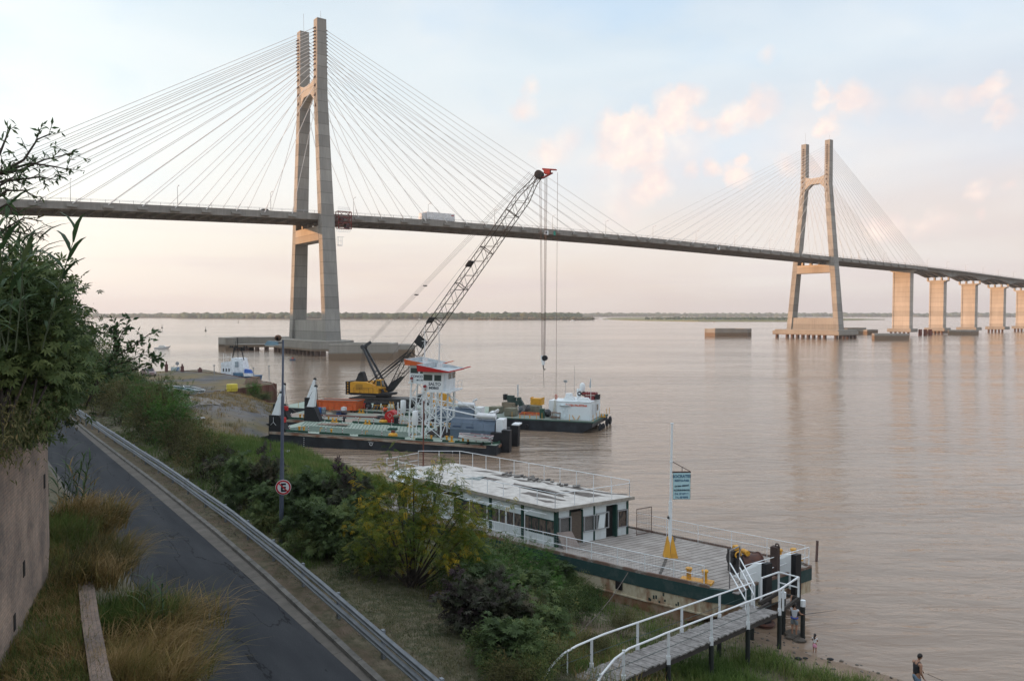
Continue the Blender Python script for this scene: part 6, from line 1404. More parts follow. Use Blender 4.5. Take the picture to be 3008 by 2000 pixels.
endp(4.1,4.85,2.03,2.5,pan,'wall_panel'); endp(4.1,4.85,3.5,4.0,pan,'wall_panel'); endp(4.1,4.85,2.5,3.5,dirty,'window',-.01); endp(3.4,4.1,3.85,4.0,pan,'lintel')
endp(4.85,4.98,2.03,4.02,dgn,'cabin_post',-.06); endp(3.98,4.1,2.03,3.85,dgn,'open_door_leaf',-.14)
for b0,b1,z0,z1 in ((.12,.9,2.7,3.62),(1.75,2.48,2.58,3.5),(2.62,3.5,2.62,3.55),(4.12,4.84,2.5,3.5)):
    b=MB()
    for q,(x0,x1,y0,y1) in enumerate(((b0,b1,z0,z0+.05),(b0,b1,z1-.05,z1),(b0,b0+.05,z0+.051,z1-.051),(b1-.05,b1,z0+.051,z1-.051))): hbx(b,-.14,-.1,x0,x1,y0,y1)
    b.build('grille_frame',galv,hb_)
b=MB(); b.hexa([HB(-.1,2.7,2.62),HB(-.14,2.7,2.62),HB(-.14,3.15,2.62),HB(-.1,3.15,2.62),HB(-.04,2.9,3.42),HB(-.08,2.9,3.42),HB(-.08,3.3,3.42),HB(-.04,3.3,3.42)]); b.build('loose_panel',pan,hb_)
# roof
roofw=M('flaking white roof',(.55,.52,.48),.9,col2=(.38,.35,.32),scale=2.2,thr=(.42,.7),bump=.4,bscale=12)
b=MB(); b.prism([HB(*q,0)[:2] for q in ((-.22,-.25),(11.4,-.25),(11.6,.5),(14.8,.9),(14.8,5.15),(-.22,5.15))][::-1],4.03,4.18); b.build('roof',roofw,hb_)
b=MB(); hbx(b,-.26,11.6,-.30,-.252,4.02,4.2); hbx(b,-.27,-.222,-.30,5.2,4.02,4.2); b.build('fascia',M('dirty fascia',(.36,.33,.28),.9,col2=(.24,.21,.18),scale=2.5),hb_)
patches=[[(745,372),(935,347),(975,352),(905,385)],[(905,368),(960,352),(1110,378),(1040,390)],[(830,297),(960,299),(1080,325),(900,308)],[(1170,422),(1210,406),(1420,455),(1690,520),(1640,532),(1400,478),(1250,440)],[(1255,492),(1330,482),(1520,520),(1660,556),(1610,560),(1540,545),(1380,525)],[(1590,465),(1660,468),(1800,505),(1940,525),(1850,530),(1700,500)],[(1740,460),(1900,472),(2090,500),(2210,500),(2190,512),(2000,500)],[(1435,388),(1500,400),(1570,425),(1500,420)],[(1040,435),(1165,455),(1130,460)],[(1140,330),(1260,338),(1400,365),(1540,390),(1430,385),(1250,352)],[(725,262),(800,262),(790,272)],[(1240,440),(1330,448),(1560,500),(1500,498)],[(1000,330),(1090,332),(1180,360),(1100,356)],[(1330,440),(1480,455),(1640,498),(1560,500),(1420,470)],[(1700,478),(1850,490),(2000,520),(1900,520),(1760,500)],[(1180,365),(1330,385),(1400,402),(1260,392)],[(1600,430),(1760,445),(1900,470),(1780,468)],[(1380,540),(1520,560),(1600,580),(1480,575)]]
for k,pl in enumerate(patches):
    pts=[U(1100+x/2.944,1280+y/2.944,4.186) for x,y in pl]; cen=sum(pts,Vector())/len(pts); out=[]
    for i in range(len(pts)):
        a,c=pts[i],pts[(i+1)%len(pts)]; out.append(a); m_=(a+c)/2; out.append(m_+(m_-cen)*random.uniform(-.18,.12))
    b=MB(); o=[Vector((p.x,p.y,4.186)) for p in out]
    if sum((o[i].x*o[(i+1)%len(o)].y-o[(i+1)%len(o)].x*o[i].y) for i in range(len(o)))<0: o=o[::-1]
    b.poly(o); b.build('torn_roof_patch',M('bare roof felt',(.10,.085,.075),.95,col2=(.17,.15,.135),scale=4) if k else M('grey green felt',(.20,.23,.22),.9),hb_)
b=MB()
for k in range(26):
    a=rr.uniform(3.0,9.5); c=rr.uniform(4.3,5.1); s=rr.uniform(.15,.45); p0_=Vector(HB(a,c,4.2)); b.hexa([p0_+Vector(v) for v in ((0,0,0),(s,-.1,0),(s+.05,.15,.0),(.05,.25,0),(0,0,.04),(s,-.1,.1),(s+.05,.15,.12),(.05,.25,.05))])
tag_d=b.build('roof_debris',M('roof debris',(.10,.09,.085),.9,col2=(.3,.28,.25),thr=(.5,.6),scale=3),hb_); tag_d['kind']='stuff'
b=MB(); b.hexa([HB(14.8,.2,3.72),HB(11.45,-.45,3.7),HB(11.45,.55,4.17),HB(14.8,.95,4.17),HB(14.8,.2,3.76),HB(11.45,-.45,3.74),HB(11.45,.55,4.21),HB(14.8,.95,4.21)]); b.build('awning',M('awning white',(.7,.72,.73),.6),hb_)
wr=M('white rail paint',(.70,.72,.73),.5,col2=(.5,.46,.42),scale=3,thr=(.6,.8))
def rail(name,pts,h,nmid,step=1.25,r=.022,par=hb_,z=None,mesh=None):
    b=MB()
    for i in range(len(pts)-1):
        a,c=Vector(pts[i]),Vector(pts[i+1]); n=max(1,round((c-a).length/step))
        for k in range(n+(1 if i==len(pts)-2 else 0)):
            p=a.lerp(c,k/n); b.cyl(p,p+Vector((0,0,h)),r,n=6)
        for j in range(nmid+1):
            zz=h*(j+1)/(nmid+1); b.cyl(a+Vector((0,0,zz)),c+Vector((0,0,zz)),r*.9,n=6)
    o=b.build(name,wr,par)
    if mesh:
        g=MB()
        for i in range(len(pts)-1):
            a,c=Vector(pts[i]),Vector(pts[i+1]); n=int((c-a).length/.14)
            for k in range(n): p=a.lerp(c,k/n); g.cyl(p+Vector((0,0,.05)),p+Vector((0,0,h*.95)),.004,n=3,cap=False)
            for k in range(1,7): g.cyl(a+Vector((0,0,h*k/7)),c+Vector((0,0,h*k/7)),.004,n=3,cap=False)
        g.build('wire_netting',galv,o)
    return o
zr_=4.18
rail('roof_rail',[HB(-.1,5.0,zr_),HB(14,5.0,zr_),HB(15.6,3.0,zr_)],.95,0,1.3); rail('roof_rail',[HB(-.1,5.0,zr_),HB(-.1,-.15,zr_)],.78,0,1.25); rail('roof_rail',[HB(-.1,-.15,zr_),HB(11.4,-.15,zr_),HB(13.8,-.0,zr_)],.80,0,1.25)
rail('roof_rail',[HB(15.6,3.0,zr_-.2),HB(16.6,2.2,zr_-.5),HB(16.4,1.2,zr_-.5)],1.0,1,1.0)
def nb(a): return float(np.interp(-a,[-17,-4.7,6.1,9.2,10.1],[-1.7,-1.3,-.5,-.1,.35]))
rail('deck_rail',[HB(a,nb(a)+.12,2.03) for a in (10.5,6,2,0,-3,-6,-8.9)],.95,1,1.35,mesh=True)
b=MB()
for a in np.arange(1.2,10.6,1.32): b.cyl(HB(a,nb(a)+.1,2.03),HB(a,nb(a)+.1,3.85),.025,n=6); b.cyl(HB(a,nb(a)+.1,3.85),HB(a+.1,-.1,3.95),.018,n=5)
b.cyl(HB(.2,nb(0)+.5,3.85),HB(10.6,nb(10.6)+.1,3.85),.02,n=6); b.build('awning_frame',wr,hb_)
rail('deck_rail',[HB(.4,6.1,2.03),HB(-9.3,6.45,2.03)],.98,1,1.9,r=.017,mesh=True); rail('deck_rail',[HB(-9.6,6.3,2.03),HB(-9.95,1.3,2.03)],.98,1,1.7)
rail('deck_rail',[HB(-8.6,2.6,2.0),HB(-9.6,6.2,2.0)],.02,0,4) if False else None
b=MB()
for p,q in (((-.6,5.0),(-.6,6.1)),): 
    b.bar(HB(*p,2.03),HB(*p,3.55),.04); b.bar(HB(*q,2.03),HB(*q,3.55),.04); b.bar(HB(*p,3.55),HB(*q,3.55),.04); b.bar(HB(*p,2.1),HB(*q,2.1),.04)
    for k in range(1,9): t=k/9; b.bar(HB(p[0],p[1]+1.1*t,2.1),HB(p[0],p[1]+1.1*t,3.5),.008)
    for k in range(1,11): b.bar(HB(*p,2.1+.14*k),HB(*q,2.1+.14*k),.008)
b.build('wire_gate',M('rusty frame',(.16,.11,.09),.8),hb_)
# foredeck furniture
b=MB(); b.hexa([HB(-.2,.05,2.03),HB(-.75,.25,2.03),HB(-.6,1.05,2.03),HB(-.2,.9,2.03),HB(-.06,.05,2.85),HB(-.1,.05,2.85),HB(-.1,.85,2.85),HB(-.06,.85,2.85)]) if False else b.hexa([HB(-.60,-.1,2.04),HB(-.66,-.1,2.04),HB(-.66,.95,2.04),HB(-.60,.95,2.04),HB(-.1,-.05,2.86),HB(-.16,-.05,2.86),HB(-.16,.9,2.8),HB(-.1,.9,2.8)])
o=b.build('plywood_board',M('grey plywood',(.30,.25,.22),.9,col2=(.22,.18,.16),scale=2)); tag(o,'grey plywood board leaning on the near corner of the derelict cabin','board')
sp=empty('sign_post'); sb_=U(1967,1634,2.03); sp.location=sb_; tag(sp,'tall white pole standing in yellow brackets on the foredeck','pole')
b=MB(); b.cyl((0,0,.05),(.03,0,2.9),.095,n=12); b.cyl((.03,0,2.9),(.08,0,6.9),.06,.055,n=12); b.cyl((.08,0,6.9),(.08,0,6.97),.08,n=12); b.cyl((.05,0,4.9),(.05,0,5.0),.08,n=10); b.build('mast',wht_m,sp)
for dx in (-.17,.2):
    b=MB(); a=dx; b.hexa([(a-.18+.0,-.28,0),(a+.18,-.3,0),(a+.2,.3,0),(a-.14,.3,0),(a*.5-.06,-.02,1.05),(a*.5+.06,-.02,1.05),(a*.5+.06,.05,1.05),(a*.5-.06,.05,1.05)]); b.build('base_bracket',yel_m,sp)
b=MB(); b.box(-.14,-.1,2.0,-.06,-.0,2.12); b.build('socket',blk_m,sp)
sg=empty('restaurant_sign'); sl=UD(1975,1466,sb_.y); sg.location=(sl.x+.02,sb_.y,sl.z); sg.rotation_euler=(0,0,.05); tag(sg,'pale blue hanging sign with dark blue lettering beside the tall white pole','sign')
b=MB(); b.box(0,-.02,0,.92,.02,1.38); b.build('board',M('sign pale blue',(.42,.62,.66),.6,var=.05),sg)
b=MB(); b.bar((0,-.022,0.01),(.92,-.022,0.01),.012); b.bar((0.01,-.022,0),(0.01,-.022,1.38),.012); b.bar((.91,-.022,0),(.91,-.022,1.38),.012); b.build('edge_trim',M('trim green grey',(.1,.16,.15),.6),sg)
bk=M('bracket brown',(.07,.035,.03),.7)
b=MB(); b.bar((-.1,0,1.42),(.94,0,1.42),.05,.06); b.bar((-.1,0,2.0),(.9,0,1.45),.035,.035); b.bar((.48,0,1.44),(.48,0,1.66),.03); b.build('bracket',bk,sg)
tb=M('sign ink blue',(.01,.07,.16),.6); tb2=M('sign ink dark',(.02,.05,.08),.6)
for t,s_,z,m_,sh,rz_,xs in (('SOCRATES',.205,1.13,tb,0,0,.98),('RESTO-BAR',.15,.93,tb,0,0,.98),('Un lugar distinto!!',.125,.67,tb2,.25,.07,.82),('ALQUILER-EVENTOS',.115,.44,tb2,0,0,.78),('Cel. 156128666',.13,.245,tb,0,0,.87),('Tel. 4560283',.13,.06,tb,0,0,.98)):
    text_mesh('lettering',t,s_,m_,sg,(.46,-.026,z),(math.pi/2,-rz_,0),ext=.002,shear=sh,bold=.006,xs=xs)
def bigboll(loc,rz,label):
    b=MB(); b.m=0
    for x in (-.38,.38): b.lathe([(.11,0),(.11,.4),(.16,.42),(.16,.5),(.13,.52),(.02,.53)],16,(x,0,.1))
    b.box(-.75,-.28,0,.75,.28,.1); o=b.build('mooring_bollard',[yel_m,rust_m],None,True); put(o,loc,rz,label,'bollard','yellow twin bollards on the foredeck')
AR=math.atan2(-.678,.735)
bigboll(U(2047,1708,2.04),AR+.25,'yellow twin bollard on the near side of the foredeck behind the netting'); bigboll(U(2310,1646,2.04),AR+.9,'yellow twin bollard at the far bow corner of the foredeck')
wi=empty('anchor_windlass',U(2172,1682,2.04),AR+1.0); tag(wi,'rusty anchor windlass with a big drum behind the gate frame','windlass')
rus=M('rusty machinery',(.14,.06,.04),.85,col2=(.08,.05,.045),scale=3,bump=.4)
b=MB(); b.cyl((0.1,.1,.42),(1.1,.1,.42),.42,n=20); b.cyl((.05,.1,.42),(.1,.1,.42),.5,n=20); b.cyl((1.1,.1,.42),(1.15,.1,.42),.5,n=20); b.build('drum',rus,wi,True)
b=MB(); b.box(-.35,-.35,0,-.02,.5,.95); b.cyl((-.5,.1,.7),(.05,.1,.7),.3,n=16); b.box(-.5,-.2,.9,-.1,.3,1.15); b.build('gear_case',M('black machinery',(.03,.027,.027),.7),wi)
b=MB(); b.box(-.3,-.1,1.15,-.05,.15,1.35); b.torus((-.25,-.3,1.0),.15,.04,'y',14,6); b.cyl((.3,-.25,1.0),(.3,.2,1.0),.13,n=12); b.build('hand_wheel',yel_m,wi)
b=MB(); q=U(2276,1692,2.04); b.box(-.17,-.17,0,.17,.17,1.45); b.torus((.1,0,1.52),.08,.035,'y',12,6); put(b.build('steel_post',M('brown steel post',(.055,.035,.03),.8)),q,AR,'dark brown square steel post between the two white bow fenders','post')
for i,(pa,lb) in enumerate(((( -10.15,2.3),'near white triangular bow fender with a black rubber strip'),((-9.95,4.65),'far white triangular bow fender with a black rubber strip'))):
    a,c=pa; r_=empty('bow_fender'); tag(r_,lb,'fender','white fenders on the bow')
    b=MB(); b.hexa([HB(a+1.5,c-.12,2.05),HB(a,c-.22,1.3),HB(a,c+.22,1.3),HB(a+1.5,c+.12,2.05),HB(a+.45,c-.12,2.9),HB(a,c-.22,3.0),HB(a,c+.22,3.0),HB(a+.45,c+.12,2.9)]); b.build('fender_plate',wht_m,r_)
    b=MB(); b.hexa([HB(a-.01,c-.2,-.8),HB(a-.24,c-.2,-.8),HB(a-.24,c+.2,-.8),HB(a-.01,c+.2,-.8),HB(a-.01,c-.2,3.02),HB(a-.24,c-.2,3.02),HB(a-.24,c+.2,3.02),HB(a-.01,c+.2,3.02)]); b.build('rubber_strip',blk_m,r_)
# gate frame and steps between the gangway and the deck
gt=empty('gate_frame'); tag(gt,'grey steel gate frame and steps leading from the gangway to the foredeck','gate')
grm=M('grey steel',(.30,.29,.28),.6,col2=(.18,.15,.14),scale=4)
ga=U(2143,1728,2.04); gb=U(2172,1712,2.04)
b=MB(); 
for p in (ga,gb): b.bar(p,p+Vector((0,0,1.75)),.05)
b.bar(ga+Vector((0,0,1.75)),gb+Vector((0,0,1.75)),.05); b.build('frame',grm,gt)
wa,wb=U(2190,1800,1.75),U(2216,1786,1.75)
b=MB()
for k in range(3):
    t=(k+.6)/3.4; p=ga.lerp(wa,t); q=gb.lerp(wb,t); z=2.0-.34*(k)
    p=Vector((p.x,p.y,z)); q=Vector((q.x,q.y,z)); b.hexa([p+Vector((0,0,-.04)),p+Vector((.22,-.2,-.04)),q+Vector((.22,-.2,-.04)),q+Vector((0,0,-.04)),p,p+Vector((.22,-.2,0)),q+Vector((.22,-.2,0)),q])
b.build('steps',grm,gt)
b=MB()
for p,q in ((ga,wa),(gb,wb)):
    for h in (.55,1.0): b.bar(p+Vector((0,0,h+.2)),q+Vector((0,0,h)),.045)
    b.bar(q+Vector((0,0,-.1)),q+Vector((0,0,1.02)),.045)
b.build('hand_rail',wr,gt)
# ---------------------------------------------------------------- gangway
gw=empty('gangway'); tag(gw,'long sloping plank gangway with bent white handrails, from the bank to the bow','gangway')
E1=U(2288,1794,1.72); E0=U(1812,2000,3.05); wdv=(E1-E0).normalized(); wn=Vector((-wdv.y,wdv.x,0)).normalized(); 
EL=(E1-E0).length; ext=2.6
def gwp(t,s_,dz_=0.0): p=E0+wdv*t+wn*s_; return Vector((p.x,p.y,p.z+dz_))
b=MB(); n=int((EL+ext)/.19); rr=random.Random(12)
for k in range(n):
    t=-ext+k*.19; j=rr.uniform(-.04,.04); zj=rr.uniform(-.008,.008)
    b.hexa([gwp(t,-.03+j,-.05+zj),gwp(t+.175,-.03+j,-.05+zj),gwp(t+.175,1.18+j,-.05+zj),gwp(t,1.18+j,-.05+zj),gwp(t,-.03+j,zj),gwp(t+.175,-.03+j,zj),gwp(t+.175,1.18+j,zj),gwp(t,1.18+j,zj)])
b.build('planks',M('silver grey planks',(.30,.28,.265),.9,col2=(.16,.15,.14),scale=3.5,thr=(.35,.62),stretch=(1,1,1),bump=.3),gw)
b=MB()
for s_ in (.05,1.1): b.bar(gwp(-ext,s_,-.16),gwp(EL,s_,-.16),.09,.2)
b.build('beams',M('dark timber',(.045,.038,.033),.9),gw)
b=MB()
for s_ in (-.06,1.2): b.cyl(gwp(-ext,s_,.45),gwp(EL,s_,.45),.012,n=4)
b.build('side_rope',M('green rope',(.05,.07,.065),.8),gw)
b=MB(); tt=[EL*k/4-.05+(0 if k else .35) for k in range(5)]
for s_ in (-.05,1.2):
    for t in tt: b.bar(gwp(t,s_,-.12),gwp(t,s_,.95),.06,.09); b.bar(gwp(t,s_,-.15),gwp(t,s_,.15),.1,.13)
    pts=[gwp(EL+.02,s_,.97),gwp(tt[1]-.2,s_,.97),gwp(tt[1]-.9,s_,.95),gwp(.6,s_,.93),gwp(-.2,s_,.78),gwp(-.9,s_,.45),gwp(-1.5,s_,-.05)] if s_<1 else [gwp(EL+.02,s_,.97),gwp(1.0,s_,.97),gwp(-.5,s_,.9),gwp(-1.2,s_,.8),gwp(-1.8,s_,.55),gwp(-2.3,s_,.15),gwp(-2.7,s_,-.3)]
    b.tube(pts,.035,8)
    b.bar(gwp(-1.0,s_,-.1),gwp(-1.0,s_,.5 if s_<1 else .85),.04)
b.build('hand_rail',wr,gw)
# landing bay at the water end
zE=E1.z; bay=[U(2288,1794,zE),U(2402,1725,zE),U(2362,1708,zE),U(2256,1768,zE)]
b=MB(); pr=[U(2288,1796,zE),U(2357,1757,zE)]
b.bar(U(2200,1806,zE),U(2258,1772,zE+.02),.1,.12)
c1_=U(2300,1790,zE); c2_=U(2345,1757,zE); c3_=U(2287,1741,zE); 
b.bar(c1_,c2_,.1,.14); b.bar(c1_+wn*1.1,c3_,.1,.14); b.bar(c2_+Vector((0,0,.02)),c3_+Vector((0,0,.02)),.09,.12); b.build('bay_beams',M('dark timber',(.045,.038,.033),.9),gw)
b=MB(); cs=[c1_,c2_,c3_,U(2236,1760,zE)]
for i,p in enumerate(cs): b.bar(p+Vector((0,0,-.05)),p+Vector((0,0,1.0)),.06,.08)
for h in (.98,): b.bar(gwp(EL,-.05,.97),c2_+Vector((0,0,h)),.06); b.bar(c2_+Vector((0,0,h)),c3_+Vector((0,0,h)),.05); b.bar(c3_+Vector((0,0,h)),U(2236,1760,zE)+Vector((0,0,h)),.055); b.bar(c3_+Vector((0,0,.5)),c2_+Vector((0,0,.5)),.045)
b.build('bay_rail',wr,gw)
pos=[(1990,1944),(2103,1890),(2200,1838),(2290,1800)]
def pile(px,py,zt,gpx,gpy,lb=None,r_=.1,capw=True):
    p=U(px,py,zt); g=gz(p); b=MB(); b.m=0; b.cyl((p.x,p.y,min(g,0)-.6),(p.x,p.y,zt-.02),r_,n=9)
    if capw: b.m=1; b.cyl((p.x,p.y,zt-.28),(p.x,p.y,zt+.0),r_+.012,n=9)
    b.build('support_post',[M('tarred post',(.022,.026,.024),.7,col2=(.4,.4,.38),scale=2.3,thr=(.66,.7)),wht_m],gw)
for t in tt[:]:
    for s_ in (-.05,1.2):
        p=gwp(t,s_,-.2); g=gz(p); b=MB(); b.cyl((p.x,p.y,min(g,0)-.6),(p.x,p.y,p.z),.095,n=9); b.build('support_post',M('tarred post',(.022,.026,.024),.7,col2=(.4,.4,.38),scale=2.3,thr=(.66,.7)),gw)
for t in (-1.3,): 
    for s_ in (-.05,1.2): p=gwp(t,s_,-.2); b=MB(); b.cyl((p.x,p.y,0),(p.x,p.y,p.z),.07,n=8); b.build('support_post',blk_m,gw)
pile(2359,1762,1.75,0,0,capw=True); pile(2302,1738,1.95,0,0); 
b=MB(); q=U(2392,1790-10,0); 
p=U(2390,1650,0); b=MB(); b.cyl((0,0,-1.5),(.1,.03,1.22),.08,n=8); o=b.build("mooring_stake",M('grey brown stake',(.12,.075,.065),.85)); put(o,U(2396,1648,0),0,'short brown stake standing in open water right of the bow','stake')
b=MB(); b.torus((0,0,0),.42,.07,'z',20,6); b.cyl((0,0,-.25),(0,0,.05),.4,n=16); put(b.build('rusty_drum',rus,None,True),U(2246,1828,.15),0,'rusty round drum lying under the gangway','drum')
for px,py,s_,lb in ((2331,1866,.5,'dark rock in the shallows that the angler stands on'),(2322,1874,.28,'small flat dark rock beside the angler rock'),(2352,1888,.0,''),(2350,1883,.3,'low reddish rock at the foot of the outer gangway post')):
    if s_<=0: continue
    b=MB(); b.ellip((0,0,0),(s_,s_*.8,s_*.55),9,6); rr2=random.Random(int(px)); b.v=[tuple(c*rr2.uniform(.85,1.15) for c in v) for v in b.v]; put(b.build('rock',M('wet rock',(.09,.075,.06),.7,bump=.6,bscale=5),None,True),U(px,py,.0),0,lb,'rock')
# ================================================================ people
skin=M('skin',(.32,.17,.11),.6,var=.06); hair=M('dark hair',(.02,.015,.013),.6)
def body(name,joints,edges,mat,parent,sub=2):
    """joints: name -> (pos, radius); one continuous skinned surface"""
    ks=list(joints); me=bpy.data.meshes.new(name); me.from_pydata([joints[k][0] for k in ks],[(ks.index(a),ks.index(b_)) for a,b_ in edges],[])
    o=bpy.data.objects.new(name,me); COL.objects.link(o)
    bm=bmesh.new(); bm.from_mesh(me); sl=bm.verts.layers.skin.verify(); bm.verts.ensure_lookup_table()
    for i,k in enumerate(ks):
        r=joints[k][1]; r=(r,r) if not isinstance(r,tuple) else r; bm.verts[i][sl].radius=r; bm.verts[i][sl].use_root=(i==0)
    bm.to_mesh(me); bm.free()
    m1=o.modifiers.new('s','SKIN'); m1.use_smooth_shade=True; m2=o.modifiers.new('u','SUBSURF'); m2.levels=sub; m2.render_levels=sub
    dg=bpy.context.evaluated_depsgraph_get(); me2=bpy.data.meshes.new_from_object(o.evaluated_get(dg)); bpy.data.objects.remove(o); me2.materials.clear(); me2.materials.append(mat)
    o=bpy.data.objects.new(name,me2); COL.objects.link(o); o.parent=parent; return o
def hand(J,E_,s,wr_,el_,cu=.3,k=1.0):
    """palm and five bent fingers from the wrist, continuing the forearm"""
    d=(Vector(wr_)-Vector(el_)).normalized(); up=Vector((0,0,1)) if abs(d.z)<.8 else Vector((0,-1,0)); sd_=d.cross(up).normalized(); bn=sd_.cross(d)
    w0=Vector(wr_); J[s+'palm']=(w0+d*.055*k,.028*k); E_.append((s+'wr',s+'palm'))
    for i,(o,l) in enumerate(((-.03,.07),(-.01,.082),(.01,.078),(.03,.062))):
        a=w0+d*.10*k+sd_*o*k; J[f'{s}k{i}']=(a,.011*k); m_=a+d*l*.5*k-bn*cu*.03*k; J[f'{s}m{i}']=(m_,.009*k); t=m_+d*l*.4*k-bn*cu*.07*k; J[f'{s}t{i}']=(t,.008*k)
        E_+= [(s+'palm',f'{s}k{i}'),(f'{s}k{i}',f'{s}m{i}'),(f'{s}m{i}',f'{s}t{i}')]
    a=w0+d*.05*k-sd_*.045*k; J[s+'th']=(a,.011*k); J[s+'th2']=(a+d*.04*k-sd_*.015*k-bn*.015*k,.009*k); E_+=[(s+'palm',s+'th'),(s+'th',s+'th2')]
def person(name,loc,rz,h,pose,clothes,label,hairlong=0.0,haircol=None,lean=0):
    r=empty(name,loc,rz); tag(r,label,'person'); s=h/1.75
    P={k:Vector(v)*s for k,v in pose.items()}
    J={}; E_=[]
    J['pel']=(P['pel'],.125*s); J['waist']=(P['pel'].lerp(P['chest'],.45),(.12*s,.10*s)); J['chest']=(P['chest'],(.15*s,.11*s)); J['neck0']=(P['neck'],.065*s); J['neck1']=(P['neck'].lerp(P['head'],.45),.052*s)
    E_=[('pel','waist'),('waist','chest'),('chest','neck0'),('neck0','neck1')]
    for q in 'lr':
        J[q+'sh']=(P[q+'sh'],.062*s); J[q+'el']=(P[q+'el'],.044*s); J[q+'fa']=(P[q+'el'].lerp(P[q+'wr'],.35),.043*s); J[q+'wr']=(P[q+'wr'],.027*s)
        E_+=[('chest',q+'sh'),(q+'sh',q+'el'),(q+'el',q+'fa'),(q+'fa',q+'wr')]
        J[q+'hip']=(P[q+'hip'],.092*s); J[q+'kn']=(P[q+'kn'],.06*s); J[q+'ca']=(P[q+'kn'].lerp(P[q+'an'],.35),.056*s); J[q+'an']=(P[q+'an'],.038*s); J[q+'toe']=(P[q+'an']+Vector((0,.0,0))+Vector(pose.get('toe',(0,.17,-.05)))*s,.034*s)
        E_+=[('pel',q+'hip'),(q+'hip',q+'kn'),(q+'kn',q+'ca'),(q+'ca',q+'an'),(q+'an',q+'toe')]
        hand(J,E_,q,P[q+'wr'],P[q+'el'],.6,s)
    bd=body('body',J,E_,skin,r)
    # head with face (looks along +y of the figure)
    hc=P['head']; b=MB(); hx,hy,hz=.076*s,.096*s,.12*s
    b.ellip((0,0,0),(hx,hy,hz),16,12)
    vs=[]
    for v in b.v:
        x,y,z=v
        if z<0: x*=1+z/hz*.28; y*=1+z/hz*.12
        if y>0: y*=.93
        vs.append((x,y,z))
    b.v=vs; b.hexa([(-.012*s,.085*s,-.03*s),(.012*s,.085*s,-.03*s),(.012*s,.11*s,-.03*s),(-.012*s,.11*s,-.03*s),(-.007*s,.08*s,.02*s),(.007*s,.08*s,.02*s),(.007*s,.09*s,.02*s),(-.007*s,.09*s,.02*s)])
    for q in (-1,1): b.ellip((q*.078*s,0,-.01*s),(.012*s,.022*s,.03*s),6,5)
    hd_=b.build('head',skin,r,True); hd_.location=hc; hd_.rotation_euler=(R(lean),0,0)
    b=MB(); b.m=0
    for q in (-1,1): b.ellip((q*.03*s,.083*s,.005*s),(.012*s,.006*s,.008*s),6,5)
    b.box(-.022*s,.083*s,-.056*s,.022*s,.089*s,-.05*s); b.build('eyes_and_mouth',M('face features',(.05,.02,.018),.5),hd_)
    b=MB(); b.ellip((0,-.012*s,.022*s),(.086*s,.1*s,.112*s),16,10)
    b.v=[(x,y,max(z,-.03*s-(y<-.02*s)*.045*s)) if not (y>.04*s and z<.055*s) else (x*.9,y*.6,.05*s) for x,y,z in b.v]
    if hairlong: 
        b.tube([(0,-.09*s,.03*s),(0,-.15*s,-.02*s),(0,-.16*s,-.14*s),(0,-.13*s,-.14*s-hairlong)],[.035*s,.045*s,.05*s,.015*s],8)
    b.build('hair',hair,hd_,True)
    for nm,fn,m_ in clothes: 
        J2,E2=fn(P,s); body(nm,J2,E2,m_,r)
    return r
base={'pel':(0,0,.93),'chest':(0,0,1.26),'neck':(0,.01,1.45),'head':(0,.04,1.63),'lsh':(-.19,0,1.40),'rsh':(.19,0,1.40),'lel':(-.25,.02,1.12),'rel':(.25,.02,1.12),'lwr':(-.24,.14,.9),'rwr':(.24,.14,.9),'lhip':(-.1,0,.88),'rhip':(.1,0,.88),'lkn':(-.11,.03,.5),'rkn':(.11,.03,.5),'lan':(-.11,-.02,.09),'ran':(.11,-.02,.09)}
def shirt(sl=.5,low=.92,r_=1.13):
    def f(P,s):
        J={'a':(P['pel']+Vector((0,0,-.02*s)),.135*s*1.02),'b':(P['pel'].lerp(P['chest'],.5),(.135*s,.118*s)),'c':(P['chest'],(.168*s,.128*s)),'n':(P['neck']+Vector((0,0,-.03*s)),.07*s)}; E_=[('a','b'),('b','c'),('c','n')]
        if sl==0:
            for q in 'lr': J[q+'s']=(P['neck'].lerp(P[q+'sh'],.62)+Vector((0,0,-.035*s)),.066*s); E_.append(('c',q+'s'))
            J['u']=(P['chest'].lerp(P['neck'],.5),(.165*s,.125*s)); E_.remove(('c','n')); E_+=[('c','u'),('u','n')]; E_=[(('u',b_) if a_=='c' and b_ in ('ls','rs') else (a_,b_)) for a_,b_ in E_]
            for k_ in 'abc': v_=J[k_][1]; J[k_]=(J[k_][0],tuple(x*1.12 for x in v_) if isinstance(v_,tuple) else v_*1.08)
        if sl>0:
            for q in 'lr': J[q+'s']=(P[q+'sh'],.076*s); J[q+'e']=(P[q+'sh'].lerp(P[q+'el'],sl),.062*s); E_+=[('c',q+'s'),(q+'s',q+'e')]
        return J,E_
    return f
def legs(t=.95,r0=.13,r1=.092):
    def f(P,s):
        J={'w':(P['pel']+Vector((0,0,.07*s)),.15*s),'p':(P['pel']+Vector((0,0,-.03*s)),.158*s)}; E_=[('w','p')]
        for q in 'lr':
            J[q+'h']=(P[q+'hip']+Vector((0,0,-.03*s)),r0*s); 
            J[q+'k']=(P[q+'hip'].lerp(P[q+'kn'],min(1,t)),r1*s); E_+=[('p',q+'h'),(q+'h',q+'k')]
            if t>1: J[q+'a']=(P[q+'kn'].lerp(P[q+'an'],.9),.062*s); E_.append((q+'k',q+'a'))
        return J,E_
    return f
def skirt(P,s):
    return {'a':(P['pel']+Vector((0,0,.04*s)),.15*s),'b':(P['pel']+Vector((0,0,-.15*s)),.2*s),'c':(P['pel']+Vector((0,0,-.42*s)),.21*s)},[('a','b'),('b','c')]
cl=lambda n,c: M(n,c,.85,var=.08,bump=.3,bscale=25)
